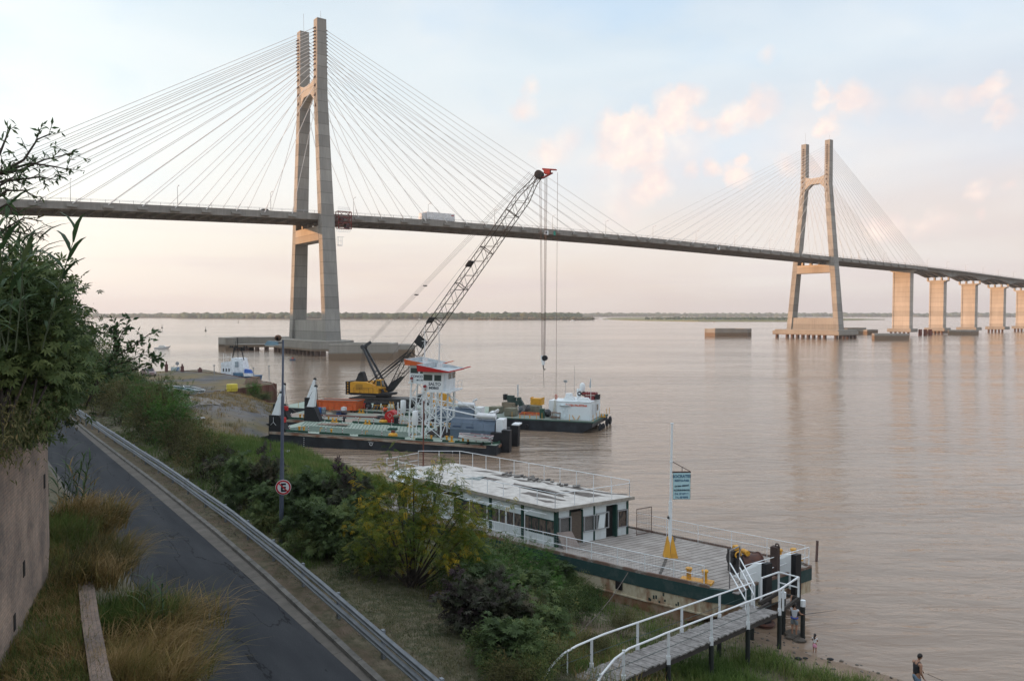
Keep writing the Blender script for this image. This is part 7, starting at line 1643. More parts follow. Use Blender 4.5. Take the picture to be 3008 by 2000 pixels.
# man on the beach looking down, walking to the right
p=UD(2692,1990,29.0); g=gz(p)
ps=dict(base); ps.update({'chest':(0,.03,1.25),'neck':(0,.07,1.44),'head':(0,.14,1.60),'lsh':(-.2,.02,1.39),'rsh':(.2,.03,1.39),'rel':(.25,-.02,1.1),'rwr':(.22,.12,.88),'lel':(-.24,.14,1.14),'lwr':(-.2,.36,.98),'lkn':(-.11,.16,.5),'lan':(-.11,.12,.09),'rkn':(.11,.0,.5),'ran':(.11,-.16,.1)})
pm_=person('person',(p.x,p.y,g+.0),R(-78),1.72,ps,[('tank_top',shirt(0),cl('tank top black',(.025,.022,.026))),('jeans',legs(1.5),cl('jeans blue grey',(.13,.18,.24)))],'man in a black tank top walking on the beach at the lower right, head bowed',lean=-28)
b=MB(); b.cyl((0,0,0),(1.1,.1,-.5),.012,.006,n=5); st_=b.build('stick',M('stick brown',(.10,.07,.05),.8)); st_.location=(p.x+.36*pm_.scale.x*.98+.03,p.y-.12+.05,g+.95); tag(st_,'thin brown stick held by the man in the black tank top','stick')
# little girl at the water's edge
p=U(2393,1910,.08); ps=dict(base); ps.update({'lwr':(-.14,.2,1.1),'rwr':(.14,.2,1.1),'lel':(-.24,.05,1.14),'rel':(.24,.05,1.14),'neck':(0,.02,1.42),'head':(0,.05,1.6)})
g=gz(p); girl=person('person',(p.x,p.y,g-.01),R(-40),.86,ps,[('t_shirt',shirt(.45),cl('t-shirt white',(.65,.64,.64))),('skirt',skirt,cl('skirt pink',(.62,.28,.38)))],'little girl in a white top and pink skirt at the water edge',hairlong=.06)
for o in girl.children:
    if o.name.startswith('head'): o.scale=(1.35,1.35,1.3); o.location.z+=.015
# boy fishing from a rock, left arm raised to the beam
p=U(2333,1862,.28); ps=dict(base); ps.update({'lsh':(-.17,0,1.42),'lel':(-.22,.05,1.68),'lwr':(-.2,.08,1.93),'rel':(.28,.1,1.18),'rwr':(.36,.32,1.1)})
boy=person('person',(p.x,p.y,.24),R(-35),1.46,ps,[('shirt',shirt(.3),cl('shirt pale',(.5,.52,.56))),('shorts',legs(.85,.115,.095),cl('shorts grey',(.17,.2,.22)))],'boy in a pale shirt fishing from a rock below the gangway end, one arm raised')
b=MB(); b.torus((0,0,0),.135,.035,'z',16,6); b.build('waist_band',cl('waist band blue',(.04,.07,.3)),boy).location=(0,0,.8)
b=MB(); b.cyl((0,0,0),(1.62,.2,.12),.014,.005,n=5); fr=b.build('fishing_rod',M('rod dark',(.05,.04,.04),.5)); fr.location=(boy.location.x+.36,boy.location.y+.03,boy.location.z+.92); tag(fr,'thin fishing rod pointing right over the water, held by the boy','fishing rod')
b=MB(); b.ellip((0,0,.06),(.16,.09,.07),10,6); b.ellip((.3,.12,.05),(.12,.06,.05),10,6); b.ellip((1.3,.2,.06),(.15,.08,.06),10,6); put(b.build('shoe_heap',blk_m,None,True),GP(16.6,-1.6,.0),-.2,'dark shoes and bags left on the sand near the girl','shoes')
# ================================================================ small things on the river
def navbuoy(px,py,k,label):
    p=U(px,py,0); b=MB(); b.cyl((0,0,-.3),(0,0,.45),1.0*k,n=14); b.lathe([(.5*k,.45),(.12*k,2.3*k),(.12*k,2.9*k),(.28*k,3.0*k),(.28*k,3.4*k),(.02,3.5*k)],8); put(b.build('navigation_buoy',M('buoy black green',(.03,.045,.04),.6)),p,0,label,'buoy','navigation buoys on the river')
navbuoy(476,963.5,1.15,'dark navigation buoy, middle one of the three left of the near pylon'); navbuoy(604,972,1.1,'dark navigation buoy, closest of the three left of the near pylon'); navbuoy(258,952.5,1.2,'dark navigation buoy, leftmost one near the leafy branches'); navbuoy(700,948,1.3,'small far navigation buoy just left of the near pylon'); navbuoy(909,955,1.0,'navigation buoy seen between the legs of the near pylon')
navbuoy(2838,940,1.4,'small distant navigation buoy between the second and third pier'); 
def motorboat(px,py,L_,label,sail=False,cabc=(.75,.75,.72)):
    p=U(px,py,0); r_=empty('sailing_boat' if sail else 'motor_boat',p); tag(r_,label,'boat')
    b=MB(); h=L_*.11; b.hexa([(-L_/2,-L_*.12,-.1),(L_*.3,-L_*.1,-.1),(L_*.3,L_*.1,-.1),(-L_/2,L_*.12,-.1),(-L_/2,-L_*.15,h),(L_*.35,-L_*.13,h*1.1),(L_*.35,L_*.13,h*1.1),(-L_/2,L_*.15,h)]); b.hexa([(L_*.3,-L_*.1,-.1),(L_*.42,-.02,.1),(L_*.42,.02,.1),(L_*.3,L_*.1,-.1),(L_*.35,-L_*.13,h*1.1),(L_*.52,-.03,h*1.35),(L_*.52,.03,h*1.35),(L_*.35,L_*.13,h*1.1)]); b.build('hull',wht_m,r_)
    b=MB(); b.hexa([(-L_*.25,-L_*.1,h),(L_*.2,-L_*.09,h),(L_*.2,L_*.09,h),(-L_*.25,L_*.1,h),(-L_*.2,-L_*.09,h+L_*.12),(L_*.08,-L_*.08,h+L_*.12),(L_*.08,L_*.08,h+L_*.12),(-L_*.2,L_*.09,h+L_*.12)]); b.build('cabin',M('boat cabin '+str(cabc),cabc,.5),r_)
    if sail: b=MB(); b.cyl((0,0,h),(0,0,L_*1.35),.09,n=5); b.bar((-L_*.35,0,h+L_*.2),(0,0,h+L_*.2),.3,.25); b.build('mast',wht_m,r_)
    return r_
motorboat(1150,940.6,13,'white motor cruiser on the far water just behind the crane pendants',False,(.7,.45,.3)); motorboat(1232,938.6,11,'small white sailing boat far off, left of the crane boom',True); motorboat(1441,942.4,13,'sailing boat with bare orange mast anchored before the far bank, right of the boom',True,(.55,.3,.15)); motorboat(1648,941.4,6,'tiny orange boat at the far bank right of the hook cables',False,(.6,.25,.1)); motorboat(1682,942,11,'low white boat at the tip of the wooded far bank',False)
motorboat(1783,940,9,'small white boat left of the marsh island'); motorboat(2098,947.5,6,'tiny pale boat in front of the marsh island',False,(.6,.35,.2)); motorboat(340,937,10,'tiny white boat by the far bank at the left'); motorboat(2880,934.5,12,'white motor boat on the water between third and fourth pier')
sb2=motorboat(478,1024,6.5,'blurred white speedboat with a wake, left of the tug'); sb2.rotation_euler=(0,R(-4),R(12))
p=U(860,1058,0); b=MB(); b.hexa([(-.9,-.3,-.1),(.7,-.3,-.1),(.7,.3,-.1),(-.9,.3,-.1),(-1.0,-.4,.35),(1.0,-.4,.4),(1.0,.4,.4),(-1.0,.4,.35)]); b.m=1; b.box(-.3,-.2,.36,.2,.2,.9); put(b.build('kayak',[M('kayak blue',(.08,.12,.2),.5),M('kayak red',(.4,.08,.06),.6)]),p,.2,'tiny dark blue boat with a red figure below the near pylon footing','boat')
# ================================================================ plants
def unit(a): return a/np.maximum(np.linalg.norm(a,axis=-1,keepdims=True),1e-9)
def scatter(tv,tf,pos,dr,up,sc):
    """template in (along, side, normal) placed at pos, pointing along dr"""
    dr=unit(dr); sd=unit(np.cross(dr,up)); nn=np.cross(sd,dr); sc=np.asarray(sc)[:,None,None]
    V=pos[:,None]+sc*(tv[None,:,0:1]*dr[:,None]+tv[None,:,1:2]*sd[:,None]+tv[None,:,2:3]*nn[:,None])
    Fq=tf[None]+len(tv)*np.arange(len(pos))[:,None,None]
    return V.reshape(-1,3),Fq.reshape(-1,tf.shape[1])
def leaf_t(w): return np.array([(0,0,0),(.45,w,.04),(1,0,-.08),(.45,-w,.04)],float),np.array([(0,1,2,3)])
def palm_t():
    vs=[];fs=[]
    for k,(a,l) in enumerate(((-125,.55),(-80,.75),(-38,.92),(0,1.0),(38,.92),(80,.75),(125,.55))):
        a=math.radians(a); d=np.array([math.cos(a),math.sin(a)]); s=np.array([-d[1],d[0]]); b=len(vs)
        for t,w_,z in ((0.02,0,0),(.5*l,.13,.03),(l,0,-.14),(.5*l,-.13,.03)): q=d*t+s*w_; vs.append((q[0],q[1],z))
        fs.append((b,b+1,b+2,b+3))
    return np.array(vs,float),np.array(fs)
def pinn_t(n=7):
    vs=[];fs=[]
    for k in range(n):
        x=.15+.85*k/n; l=.30*(1-.35*abs(k/n-.4))
        for sg in (-1,1):
            b=len(vs); vs+=[(x,0,-.25*x*x),(x+.05,sg*l*.5,-.25*x*x+.02),(x+.14,sg*l,-.25*x*x-.06),(x+.11,sg*l*.45,-.25*x*x-.02)]; fs.append((b,b+1,b+2,b+3))
    return np.array(vs,float),np.array(fs)
def blades(pos,hgt,wid,lean,rs,bend=.5,drv=None):
    n=len(pos); a=rs.uniform(0,2*np.pi,n); d=np.stack([np.cos(a),np.sin(a),np.zeros(n)],-1)
    if drv is not None: d=unit(d*1.15+np.asarray(drv)[None])*np.array([1,1,0])
    sd=np.stack([-d[:,1],d[:,0],np.zeros(n)],-1); T=np.array([0,.4,.75,1.0]); W=np.array([.8,1,.6,.05])
    V=np.zeros((n,8,3)); ln=rs.uniform(lean*.3,lean,n)
    for i,(t,w_) in enumerate(zip(T,W)):
        c=pos+np.stack([np.zeros(n),np.zeros(n),hgt*(t-bend*.5*t**3*ln)],-1)+d*(hgt*ln*t**(1.6))[:,None]
        V[:,2*i]=c-sd*(wid*w_/2)[:,None]; V[:,2*i+1]=c+sd*(wid*w_/2)[:,None]
    f=np.array([(0,1,3,2),(2,3,5,4),(4,5,7,6)]); Fq=f[None]+8*np.arange(n)[:,None,None]
    return V.reshape(-1,3),Fq.reshape(-1,4)
LF={'castor':leafmat('castor leaves',(.042,.066,.028),(.09,.135,.048),(.17,.205,.07),.6,.25,.5),
'purple':leafmat('purplish leaves',(.055,.035,.042),(.06,.075,.04),(.11,.095,.06),.6,.25,.5),
'dense':leafmat('dense leaves',(.036,.064,.018),(.085,.12,.035),(.17,.155,.05),.6,.2,.6),
'bright':leafmat('bright feathery leaves',(.03,.075,.014),(.06,.15,.022),(.11,.20,.04),.6,.25,.5),
'brown':leafmat('olive brown leaves',(.06,.058,.024),(.11,.105,.04),(.20,.145,.06),.7,.2,.5),
'acacia':leafmat('yellow green leaflets',(.06,.11,.018),(.16,.18,.02),(.45,.30,.02),.5,.3,1.1),
'reed':leafmat('reed leaves',(.035,.065,.03),(.07,.125,.05),(.13,.17,.075),.5,.25,.6),
'green':leafmat('tall green grass',(.055,.10,.02),(.12,.18,.042),(.24,.22,.08),.7,.3,.25),
'mown':leafmat('mown grass',(.07,.09,.035),(.14,.135,.07),(.25,.21,.125),.8,.2,.35),
'straw':leafmat('dry straw grass',(.10,.115,.03),(.27,.19,.07),(.46,.33,.16),.7,.35,.9),
'dry':leafmat('yard dry grass',(.13,.12,.045),(.26,.18,.075),(.34,.25,.12),.8,.2,.2)}
bark=M('grey brown bark',(.07,.05,.038),.9,col2=(.035,.028,.022),scale=5,bump=.5)
PT=palm_t(); PN=pinn_t(); LV=leaf_t(.2); LN=leaf_t(.1); LO=leaf_t(.3)
def clumps(rs,n,rx,ry,rz,z0,power=.45,low=-.35):
    v=unit(rs.normal(size=(n*2,3))); v=v[v[:,2]>low][:n]; r=rs.uniform(0,1,(len(v),1))**power
    return v*r*np.array([rx,ry,rz])*rs.uniform(.55,1.28,(len(v),1))+np.array([0,0,z0])
def stems(C_,base_r,rs,nmain=7,k=None):
    b=MB(); n=len(C_); idx=rs.choice(n,min(n,k or 30),replace=False); main=[]
    for i in range(nmain):
        c=C_[rs.integers(n)]*np.array([.75,.75,.8]); a0=np.array([rs.uniform(-.1,.1),rs.uniform(-.1,.1),-.15]); m_=c*np.array([.4,.4,.55])+rs.normal(size=3)*.06; b.tube([a0,m_,c],[base_r,base_r*.65,base_r*.3],5); main.append((m_,c))
    for i in idx:
        c=C_[i]; m_,e=main[rs.integers(nmain)]; j=min(main,key=lambda q:np.linalg.norm(q[1]-c)); s=j[0]*.4+j[1]*.6; b.tube([s,(s+c)/2+rs.normal(size=3)*.05,c],[base_r*.35,base_r*.25,base_r*.12],4)
    return b
def shrub(name,h,w,kind,tmpl,size,nc,nl,seed,cr=.35,r0=.04,droop=.25,nm=7,z0=.52,rz=.5,wd=None,low=-.75):
    rs=np.random.default_rng(seed); r=empty(name); C_=clumps(rs,nc,w/2,(wd or w)/2,h*rz,h*z0,.42,low)
    C_=C_[C_[:,2]>.12]
    stems(C_,r0,rs,nm,k=min(40,nc)).build('stems',bark,r)
    m_=max(2,int(nl/len(C_))); P=np.repeat(C_,m_,0)+rs.normal(size=(len(C_)*m_,3))*np.array([cr,cr,cr*.7]); P[:,2]=np.maximum(P[:,2],.05)
    ax=np.array([0,0,h*.35]); d=unit(unit(P-ax)+rs.normal(size=P.shape)*.55)-np.array([0,0,droop]); up=rs.normal(size=P.shape)*.45+np.array([0,0,1.0])+unit(P-ax)*.5
    V,Fq=scatter(*tmpl,P,d,up,rs.uniform(.6,1.15,len(P))*size)
    rnd=np.repeat(np.clip(np.repeat(rs.uniform(0,1,len(C_)),m_)*.6+rs.uniform(0,.4,len(P)),0,1),len(tmpl[1]))
    npmesh('foliage',V,Fq,LF[kind],r,rnd); return r
protos={}
def proto(key):
    if key in protos: return protos[key]
    q={'castor':lambda:shrub('castor_shrub',1,1.05,'castor',PT,.115,70,1500,21,.075,.012,.35,6),
       'purple':lambda:shrub('castor_shrub',1,1.0,'purple',PT,.105,60,1300,22,.075,.012,.35,6),
       'dense':lambda:shrub('bush',1,1.15,'dense',LV,.052,110,5200,23,.075,.012,.2,7),
       'bright':lambda:shrub('bush',1,1.0,'bright',PN,.085,110,2300,24,.07,.01,.2,7),
       'brown':lambda:shrub('bush',1,1.15,'brown',LN,.07,110,4600,25,.085,.01,.1,8),
       'low':lambda:shrub('bush',1,1.9,'dense',LO,.07,90,3800,26,.09,.01,.2,7)}[key]
    protos[key]=None; o=q(); protos[key]=o; o['_new']=1; return o
LBL={'castor':('dark large-leaved shrub in the thicket between the guard rail and the river','shrub','dark large-leaved shrubs on the bank'),
'purple':('purplish large-leaved shrub in the thicket below the guard rail','shrub','purplish shrubs on the bank'),
'dense':('dense dark green bush on the bank between the guard rail and the river','bush','dense green bushes on the bank'),
'bright':('bright green feathery bush beyond the far end of the guard rail','bush','bright green bushes on the bank'),
'brown':('olive-brown scrubby bush on the bank beyond the guard rail','bush','olive-brown bushes on the bank'),
'low':('low spreading green bush at the foot of the thicket on the bank','bush','low bushes on the bank')}
rsb=random.Random(33)
def bush(x,yb,yt,wpx,kind,label=None):
    z=3.0
    for _ in range(6): z=gz(U(x,yb,z))
    p=U(x,yb,z); k=p.y/F; u_,v_=toUV(p); um=.35+SH(v_)+wpx*k*.5
    if u_<um: p=GP(um,v_)
    z=p.z; h=max(.6,(yb-yt)*k*1.02); w_=wpx*k
    o=proto(kind)
    if '_new' in o: del o['_new']
    else: o=copy_tree(o)
    o.location=(p.x,p.y,z-.05); wr_=1.05 if kind!='low' else 1.9; s=w_/wr_*rsb.uniform(.95,1.1); o.scale=(s,s,h); o.rotation_euler=(0,0,rsb.uniform(0,6.28))
    l,c,g=LBL[kind]; tag(o,label or l,c,None if label else g)
    if label and 'group' in o: del o['group']
    return o
B=[(150,1120,930,170,'dense'),(215,1170,965,170,'dense'),(255,1130,990,150,'brown'),(290,1190,1040,160,'dense'),(330,1160,1050,130,'dense'),(370,1215,1070,150,'dense'),(330,1250,1110,150,'brown'),(405,1235,1110,130,'dense'),(430,1310,1130,150,'brown'),(390,1300,1180,140,'low'),
(475,1290,1110,160,'bright'),(505,1345,1150,140,'bright'),(445,1370,1220,150,'brown'),(540,1330,1230,110,'bright'),
(545,1400,1265,130,'brown'),(500,1425,1290,140,'low'),(610,1410,1270,120,'brown'),(650,1400,1290,90,'dense'),(575,1470,1350,130,'low'),(660,1450,1330,120,'purple'),(630,1510,1420,120,'low'),
(715,1500,1330,130,'castor'),(775,1500,1330,120,'purple'),(690,1560,1460,130,'low'),(760,1560,1420,120,'castor'),
(880,1540,1385,150,'castor'),(950,1560,1370,160,'castor'),(1020,1580,1378,150,'purple'),(900,1610,1450,150,'castor'),(980,1640,1470,160,'castor'),(1060,1620,1440,140,'castor'),(870,1640,1540,120,'low'),(1050,1690,1570,140,'low'),
(1130,1700,1590,150,'low'),(1330,1760,1640,150,'low'),
(1400,1720,1590,150,'castor'),(1470,1700,1570,160,'dense'),(1550,1720,1590,150,'bright'),(1620,1740,1640,140,'castor'),(1690,1760,1680,110,'dense'),(1740,1775,1715,90,'low'),
(1420,1800,1640,180,'castor'),(1520,1810,1650,180,'castor'),(1610,1820,1710,160,'low'),
(1370,1850,1690,170,'purple'),(1460,1880,1700,190,'purple'),(1560,1890,1740,180,'castor'),(1640,1870,1790,130,'low'),
(1500,1960,1800,190,'castor'),(1590,1970,1850,150,'dense'),(1430,1940,1830,150,'low'),(1570,2030,1900,150,'low'),(1500,2040,1920,130,'brown'),
(1350,1690,1570,130,'dense'),(1430,1760,1610,150,'bright'),(1510,1790,1640,150,'dense'),(1590,1790,1660,130,'bright'),(1660,1810,1710,130,'dense'),(1710,1830,1740,110,'low'),(1470,1850,1700,140,'bright'),(1380,1780,1650,140,'dense'),(1550,1850,1740,130,'brown'),(1100,1640,1500,130,'dense'),(840,1490,1390,120,'brown'),(800,1560,1460,120,'dense'),(740,1450,1350,110,'brown'),(1640,1960,1890,110,'brown'),(1460,2000,1900,120,'low')]
for k,a in enumerate(B): bush(*a)
bush(1830,1870,1790,90,'brown','small brown weedy bush standing alone beside the rusty hull'); bush(1750,1930,1850,100,'brown','sparse reddish weeds between the hull and the gangway rails')
bush(835,1600,1525,80,'low','little broad-leaved plant right at the foot of the street lamp')
# extra growth along the far bank side, partly outside the picture
for u,v in ((3,60),(5,70),(2,80),(4,92),(6,84),(8,76),(1.5,98),(5,104)):
    o=copy_tree(protos['dense']); o.location=GP(u,v,-.1); o.scale=(4.6,4.6,4.4); o.rotation_euler=(0,0,u); l,c,g=LBL['dense']; tag(o,l,c,g)
# the yellow-green multi-stemmed tree
rs=np.random.default_rng(51); z=gz(U(1205,1728,2.9)); tb_=U(1205,1728,z); tr=empty('acacia_tree',(tb_.x,tb_.y,z-.05)); tag(tr,'yellowing feathery-leaved tree with many slender stems rising by the restaurant barge','tree')
tips=[]; b=MB()
px_t=[(1085,1400),(1110,1500),(1150,1385),(1180,1450),(1215,1395),(1240,1480),(1265,1400),(1300,1455),(1340,1500),(1375,1480),(1400,1540),(1440,1555),(1330,1560),(1280,1540),(1140,1560),(1090,1620),(1180,1530),(1230,1560),(1380,1600),(1060,1560),(1130,1460),(1300,1390),(1250,1440),(1420,1500)]
for i,(x,y) in enumerate(px_t):
    q=UD(x,y,tb_.y+rs.uniform(-1.6,1.8)); t=np.array(q)-np.array(tr.location); root=np.array([rs.uniform(-.25,.35),rs.uniform(-.2,.2),0]); m_=root*.5+t*.5*np.array([.75,.75,1.0])+np.array([0,0,-.15*np.linalg.norm(t[:2])]); b.tube([root,m_,t],[.065,.035,.012],6); tips.append((m_,t))
b.cyl((-.15,0,-.2),(-.2,.05,.55),.2,.13,n=9); b.build('trunk',bark,tr,True)
cl_=[];
for m_,t in tips:
    for k in range(15):
        s=rs.uniform(.45,1.15); cl_.append(m_+(t-m_)*s+rs.normal(size=3)*.36)
cl_=np.array(cl_); P=np.repeat(cl_,13,0)+rs.normal(size=(len(cl_)*13,3))*.17; d=rs.normal(size=P.shape)*np.array([1,1,.35])+np.array([0,0,-.25]); up=rs.normal(size=P.shape)*.3+np.array([0,0,1])
V,Fq=scatter(*PN,P,d,up,rs.uniform(.2,.38,len(P))); rnd=np.repeat(np.clip(np.repeat(rs.uniform(0,1,len(cl_)),13)*.75+rs.uniform(0,.25,len(P)),0,1),len(PN[1])); npmesh('crown',V,Fq,LF['acacia'],tr,rnd)
# grasses -------------------------------------------------------------
def grass(name,n,ur,vr,hr,wr_,lean,kind,label,seed,cond=None,clump=.6,cat='grass'):
    rs=np.random.default_rng(seed); nc=max(1,int(n/14)); cu=rs.uniform(*ur,nc); cv=rs.uniform(*vr,nc); hh=hnoise(cu,cv,.8,seed+1); keep=(hh+rs.uniform(-.8,.8,nc))>-clump
    if cond is not None: keep&=cond(cu,cv)
    cu,cv=cu[keep],cv[keep]; k=14; sp_=.22; u=np.repeat(cu,k)+rs.normal(size=len(cu)*k)*sp_; v=np.repeat(cv,k)+rs.normal(size=len(cu)*k)*sp_
    z=ground_h(u,v); P=np.stack([G0.x+RP.x*u+RD.x*v,G0.y+RP.y*u+RD.y*v,z-.02],-1); ch=np.repeat(rs.uniform(.55,1,len(cu)),k)
    ok=z>-.05; P=P[ok]; ch=ch[ok]; m=len(P); hgt=ch*rs.uniform(hr[0],hr[1],m)
    V,Fq=blades(P,hgt,np.full(m,wr_),lean,rs); rnd=np.repeat(np.clip(np.repeat(rs.uniform(0,1,len(cu)),k)[ok]*.6+rs.uniform(0,.4,m),0,1),3)
    o=npmesh(name,V,Fq,LF[kind],None,rnd); return tag(o,label,cat,kind='stuff')
grass('tall_grass',42000,(7,18.6),(27,67),(.45,1.1),.03,.6,'green','tall green grass on the river edge between the thicket and the near barge',61,lambda u,v:(v>38)|(u>9),1.5)
grass('verge_grass',26000,(.3,9),(12,60),(.2,.65),.022,.7,'green','rough grass along the river side of the guard rail',62,None,.9)
grass('mown_grass',85000,(.2,6.0),(-9,15),(.05,.2),.014,1.0,'mown','short mown grass strip between the guard rail and the thicket',63,None,1.2)
grass('verge_weeds',7000,(-1.0,-.2),(-8,40),(.04,.16),.014,1.0,'mown','low weeds between the kerb and the guard rail',64,None,-.25)
grass('bank_grass',36000,(4,17.5),(-12,9),(.2,.7),.016,.8,'green','rough green grass on the slope around the gangway',65,lambda u,v:(~((u-10.5)**2/9+(v-4.5)**2/5<1))&(u<16.6+np.sin(v)*.5),.45)
grass('bank_grass',15000,(5,13.5),(2,32),(.2,.7),.018,.8,'green','weeds and grass at the foot of the thicket beside the hull',66,None,.2)
grass('dry_grass',15000,(1,30),(74,108),(.15,.5),.03,.8,'dry','dry straw-coloured grass patches on the landing yard',67,lambda u,v:hnoise(u,v,.16,9)>.12,.2)
grass('dry_grass',16000,(11,33),(84,101),(.2,.6),.03,.8,'dry','dry yellow grass on the slope in front of the sheet pile wall',68,lambda u,v:(v<100+(u-21)*.95),.9)
grass('verge_grass',6000,(4,17),(62,82),(.3,.8),.03,.7,'dry','mixed straw-coloured grass at the end of the landing by the bow ramps',69,None,.4)
grass('bank_grass',42000,(9.5,17.0),(-14,-.5),(.25,.75),.018,.8,'green','bright green grass beside the sandy beach at the bottom right',75,lambda u,v:(u<16.3+np.sin(v*.9)*.5)&(~((abs(u-14.2+(v+4)*.25)<.8)&(v<-1))),1.2)
grass('bank_grass',14000,(3.5,9),(-12,14),(.25,.8),.018,.9,'straw','straw-coloured weeds between the mown strip and the thicket',76,None,.3)
# terrace and wall-side dry grass
def patch(name,pts,n,hr,w_,lean,kind,label,seed,drv=None,stuff=True,spread=.25,group=None):
    """blades at explicit world points"""
    rs=np.random.default_rng(seed); base=np.array([tuple(p) for p in pts]); k=max(1,n//len(base)); P=np.repeat(base,k,0)+rs.normal(size=(len(base)*k,3))*np.array([spread,spread,.02]); hgt=rs.uniform(hr[0],hr[1],len(P))
    V,Fq=blades(P,hgt,np.full(len(P),w_)*rs.uniform(.6,1.3,len(P)),lean,rs,.7,drv); rnd=np.repeat(np.clip(np.repeat(rs.uniform(0,1,len(base)),k)*.5+rs.uniform(0,.5,len(P)),0,1),3)
    o=npmesh(name,V,Fq,LF[kind],None,rnd); return tag(o,label,'grass',group,'stuff' if stuff else None)
rs=np.random.default_rng(71); pts=[]
while len(pts)<900:
    v=rs.uniform(-13,5.5); lo=np.interp(v,[-14,-4,-1.8,2.1,6],[-11.3,-11.3,-11.2,-10.4,-9.9]); hi=np.interp(v,[-14,-4.8,-1.5,1.3,3.4,6],[-10.3,-9.98,-9.72,-9.45,-9.5,-9.5])
    if hi<=lo: continue
    u=rs.uniform(lo,hi); p=UV(u,v,7.8); pts.append(p)
patch('terrace_grass',pts[:600],17000,(.15,.42),.011,1.1,'straw','dry straw and green grass covering the narrow terrace below the brick wall',72,spread=.16)
patch('terrace_grass',pts[600:],11000,(.12,.4),.011,1.0,'green','fresh green grass growing through the straw on the terrace',73,spread=.16)
def clump_at(px,py,D,n,hr,label,kind='straw',seed=1,spread=.5,lean=1.1,w_=.012,drv=(.5,-.1,0)):
    c=UD(px,py,D); rs=np.random.default_rng(seed); pts=[c+Vector((max(-1.5,min(1.5,rs.normal()))*spread,max(-1.5,min(1.5,rs.normal()))*spread,rs.uniform(-.15,.15))) for _ in range(60)]
    return patch('grass_clump',pts,n,hr,w_,lean,kind,label,seed,drv,False,.13)
RT=(RP.x*.9,RP.y*.9,0)
clump_at(215,1700,23.5,2600,(.4,1.6),'big dry grass clump leaning over the road beside the brick wall','straw',81,.8,1.4,.030,RT)
clump_at(250,1560,26.0,1900,(.5,1.5),'golden grass clump above the larger one, halfway along the brick wall','straw',82,.6,1.3,.030,RT)
clump_at(165,1600,23.5,2400,(.4,1.1),'greenish grass tuft right against the brick wall base','green',83,.5,1.0,.014,RT)
clump_at(400,2010,16.5,2600,(.5,1.4),'big dry grass clump at the bottom edge right of the low wall','straw',84,.8,1.4,.025,RT)
clump_at(440,1900,18.3,2300,(.5,1.35),'shaggy straw-coloured grass clump overhanging the road at the bottom left','straw',85,.75,1.4,.025,RT)
clump_at(385,1850,18.5,2600,(.4,1.0),'green weeds amid the straw right of the low wall top','green',86,.5,.9,.013,RT)
clump_at(272,1712,19.3,800,(.3,.8),'straw tuft hiding the far end of the low wall','straw',131,.3,1.2,.025,RT)
for i_,(x_,y_,D_) in enumerate(((230,1640,24.5),(430,1890,18.6),(270,1720,19.6))): clump_at(x_,y_,D_,380,(1.0,1.9),('long thin seed stalks arching out of the grass by the brick wall','long thin seed stalks arching over the road at the bottom left','thin stalks at the far end of the low wall top')[i_],'brown',120+i_,.6,1.3,.009,RT)
clump_at(330,2020,14.8,2200,(.4,.9),'dry grass tuft hugging the outer face of the low wall','straw',87,.35,1.0,.010,RT)
def cane(name,foot,n,h,label,seed,sp_=.35,ls=.62,lw=.05,lean=.15,kind='reed'):
    rs=np.random.default_rng(seed); r=empty(name,foot); tag(r,label,'reeds'); b=MB(); P=[];D_=[];S=[]
    for i in range(n):
        a=np.array([rs.normal()*sp_,rs.normal()*sp_,0]); hh=h*rs.uniform(.7,1.05); tp=a+np.array([rs.normal()*lean*hh,rs.normal()*lean*hh,hh]); b.tube([a,(a+tp)/2+rs.normal(size=3)*.03,tp],[.014,.012,.005],4)
        m_=int(hh/.16)
        for k in range(2,m_+1):
            t=k/m_; c=a+(tp-a)*t; an=k*math.pi+rs.normal()*.5+i; rise=.5+1.0*t; P.append(c); D_.append((math.cos(an),math.sin(an),rise)); S.append(ls*(1.0-.25*abs(t-.5))*rs.uniform(.75,1.15))
    b.build('stalks',M('reed stalk',(.06,.075,.035),.7),r)
    P=np.array(P);D_=unit(np.array(D_));S=np.array(S); T=[(0,.35,0),(.25,1,.02),(.55,.9,-.06),(.8,.55,-.22),(1,.04,-.42)]
    tv=[];
    for t,w_,z in T: tv+=[(t,-w_*lw/ls/2*1.0,z),(t,w_*lw/ls/2*1.0,z)]
    tf=np.array([(0,1,3,2),(2,3,5,4),(4,5,7,6),(6,7,9,8)]); V,Fq=scatter(np.array(tv,float),tf,P,D_,np.tile([[0,0,1.0]],(len(P),1))+rs.normal(size=P.shape)*.1,S)
    npmesh('leaves',V,Fq,LF[kind],r,np.repeat(rs.uniform(.1,1,len(P)),4)); return r
f_=UD(430,1900,18.3); cane('cane_plant',f_+Vector((0,0,-.1)),5,1.75,'green cane shoot rising out of the straw clump over the road',91,.22,.5,.045)
f_=UD(185,1560,27); cane('cane_plant',f_+Vector((0,0,-.3)),11,2.9,'tall green cane plants at the far corner of the brick wall',92,.5,.75,.06,.12)
f_=UD(235,1520,27.5); cane('cane_plant',f_+Vector((0,0,-.2)),5,2.0,'yellowing cane plant between the tall green canes and the dry clump',93,.3,.6,.05,.15,'straw')
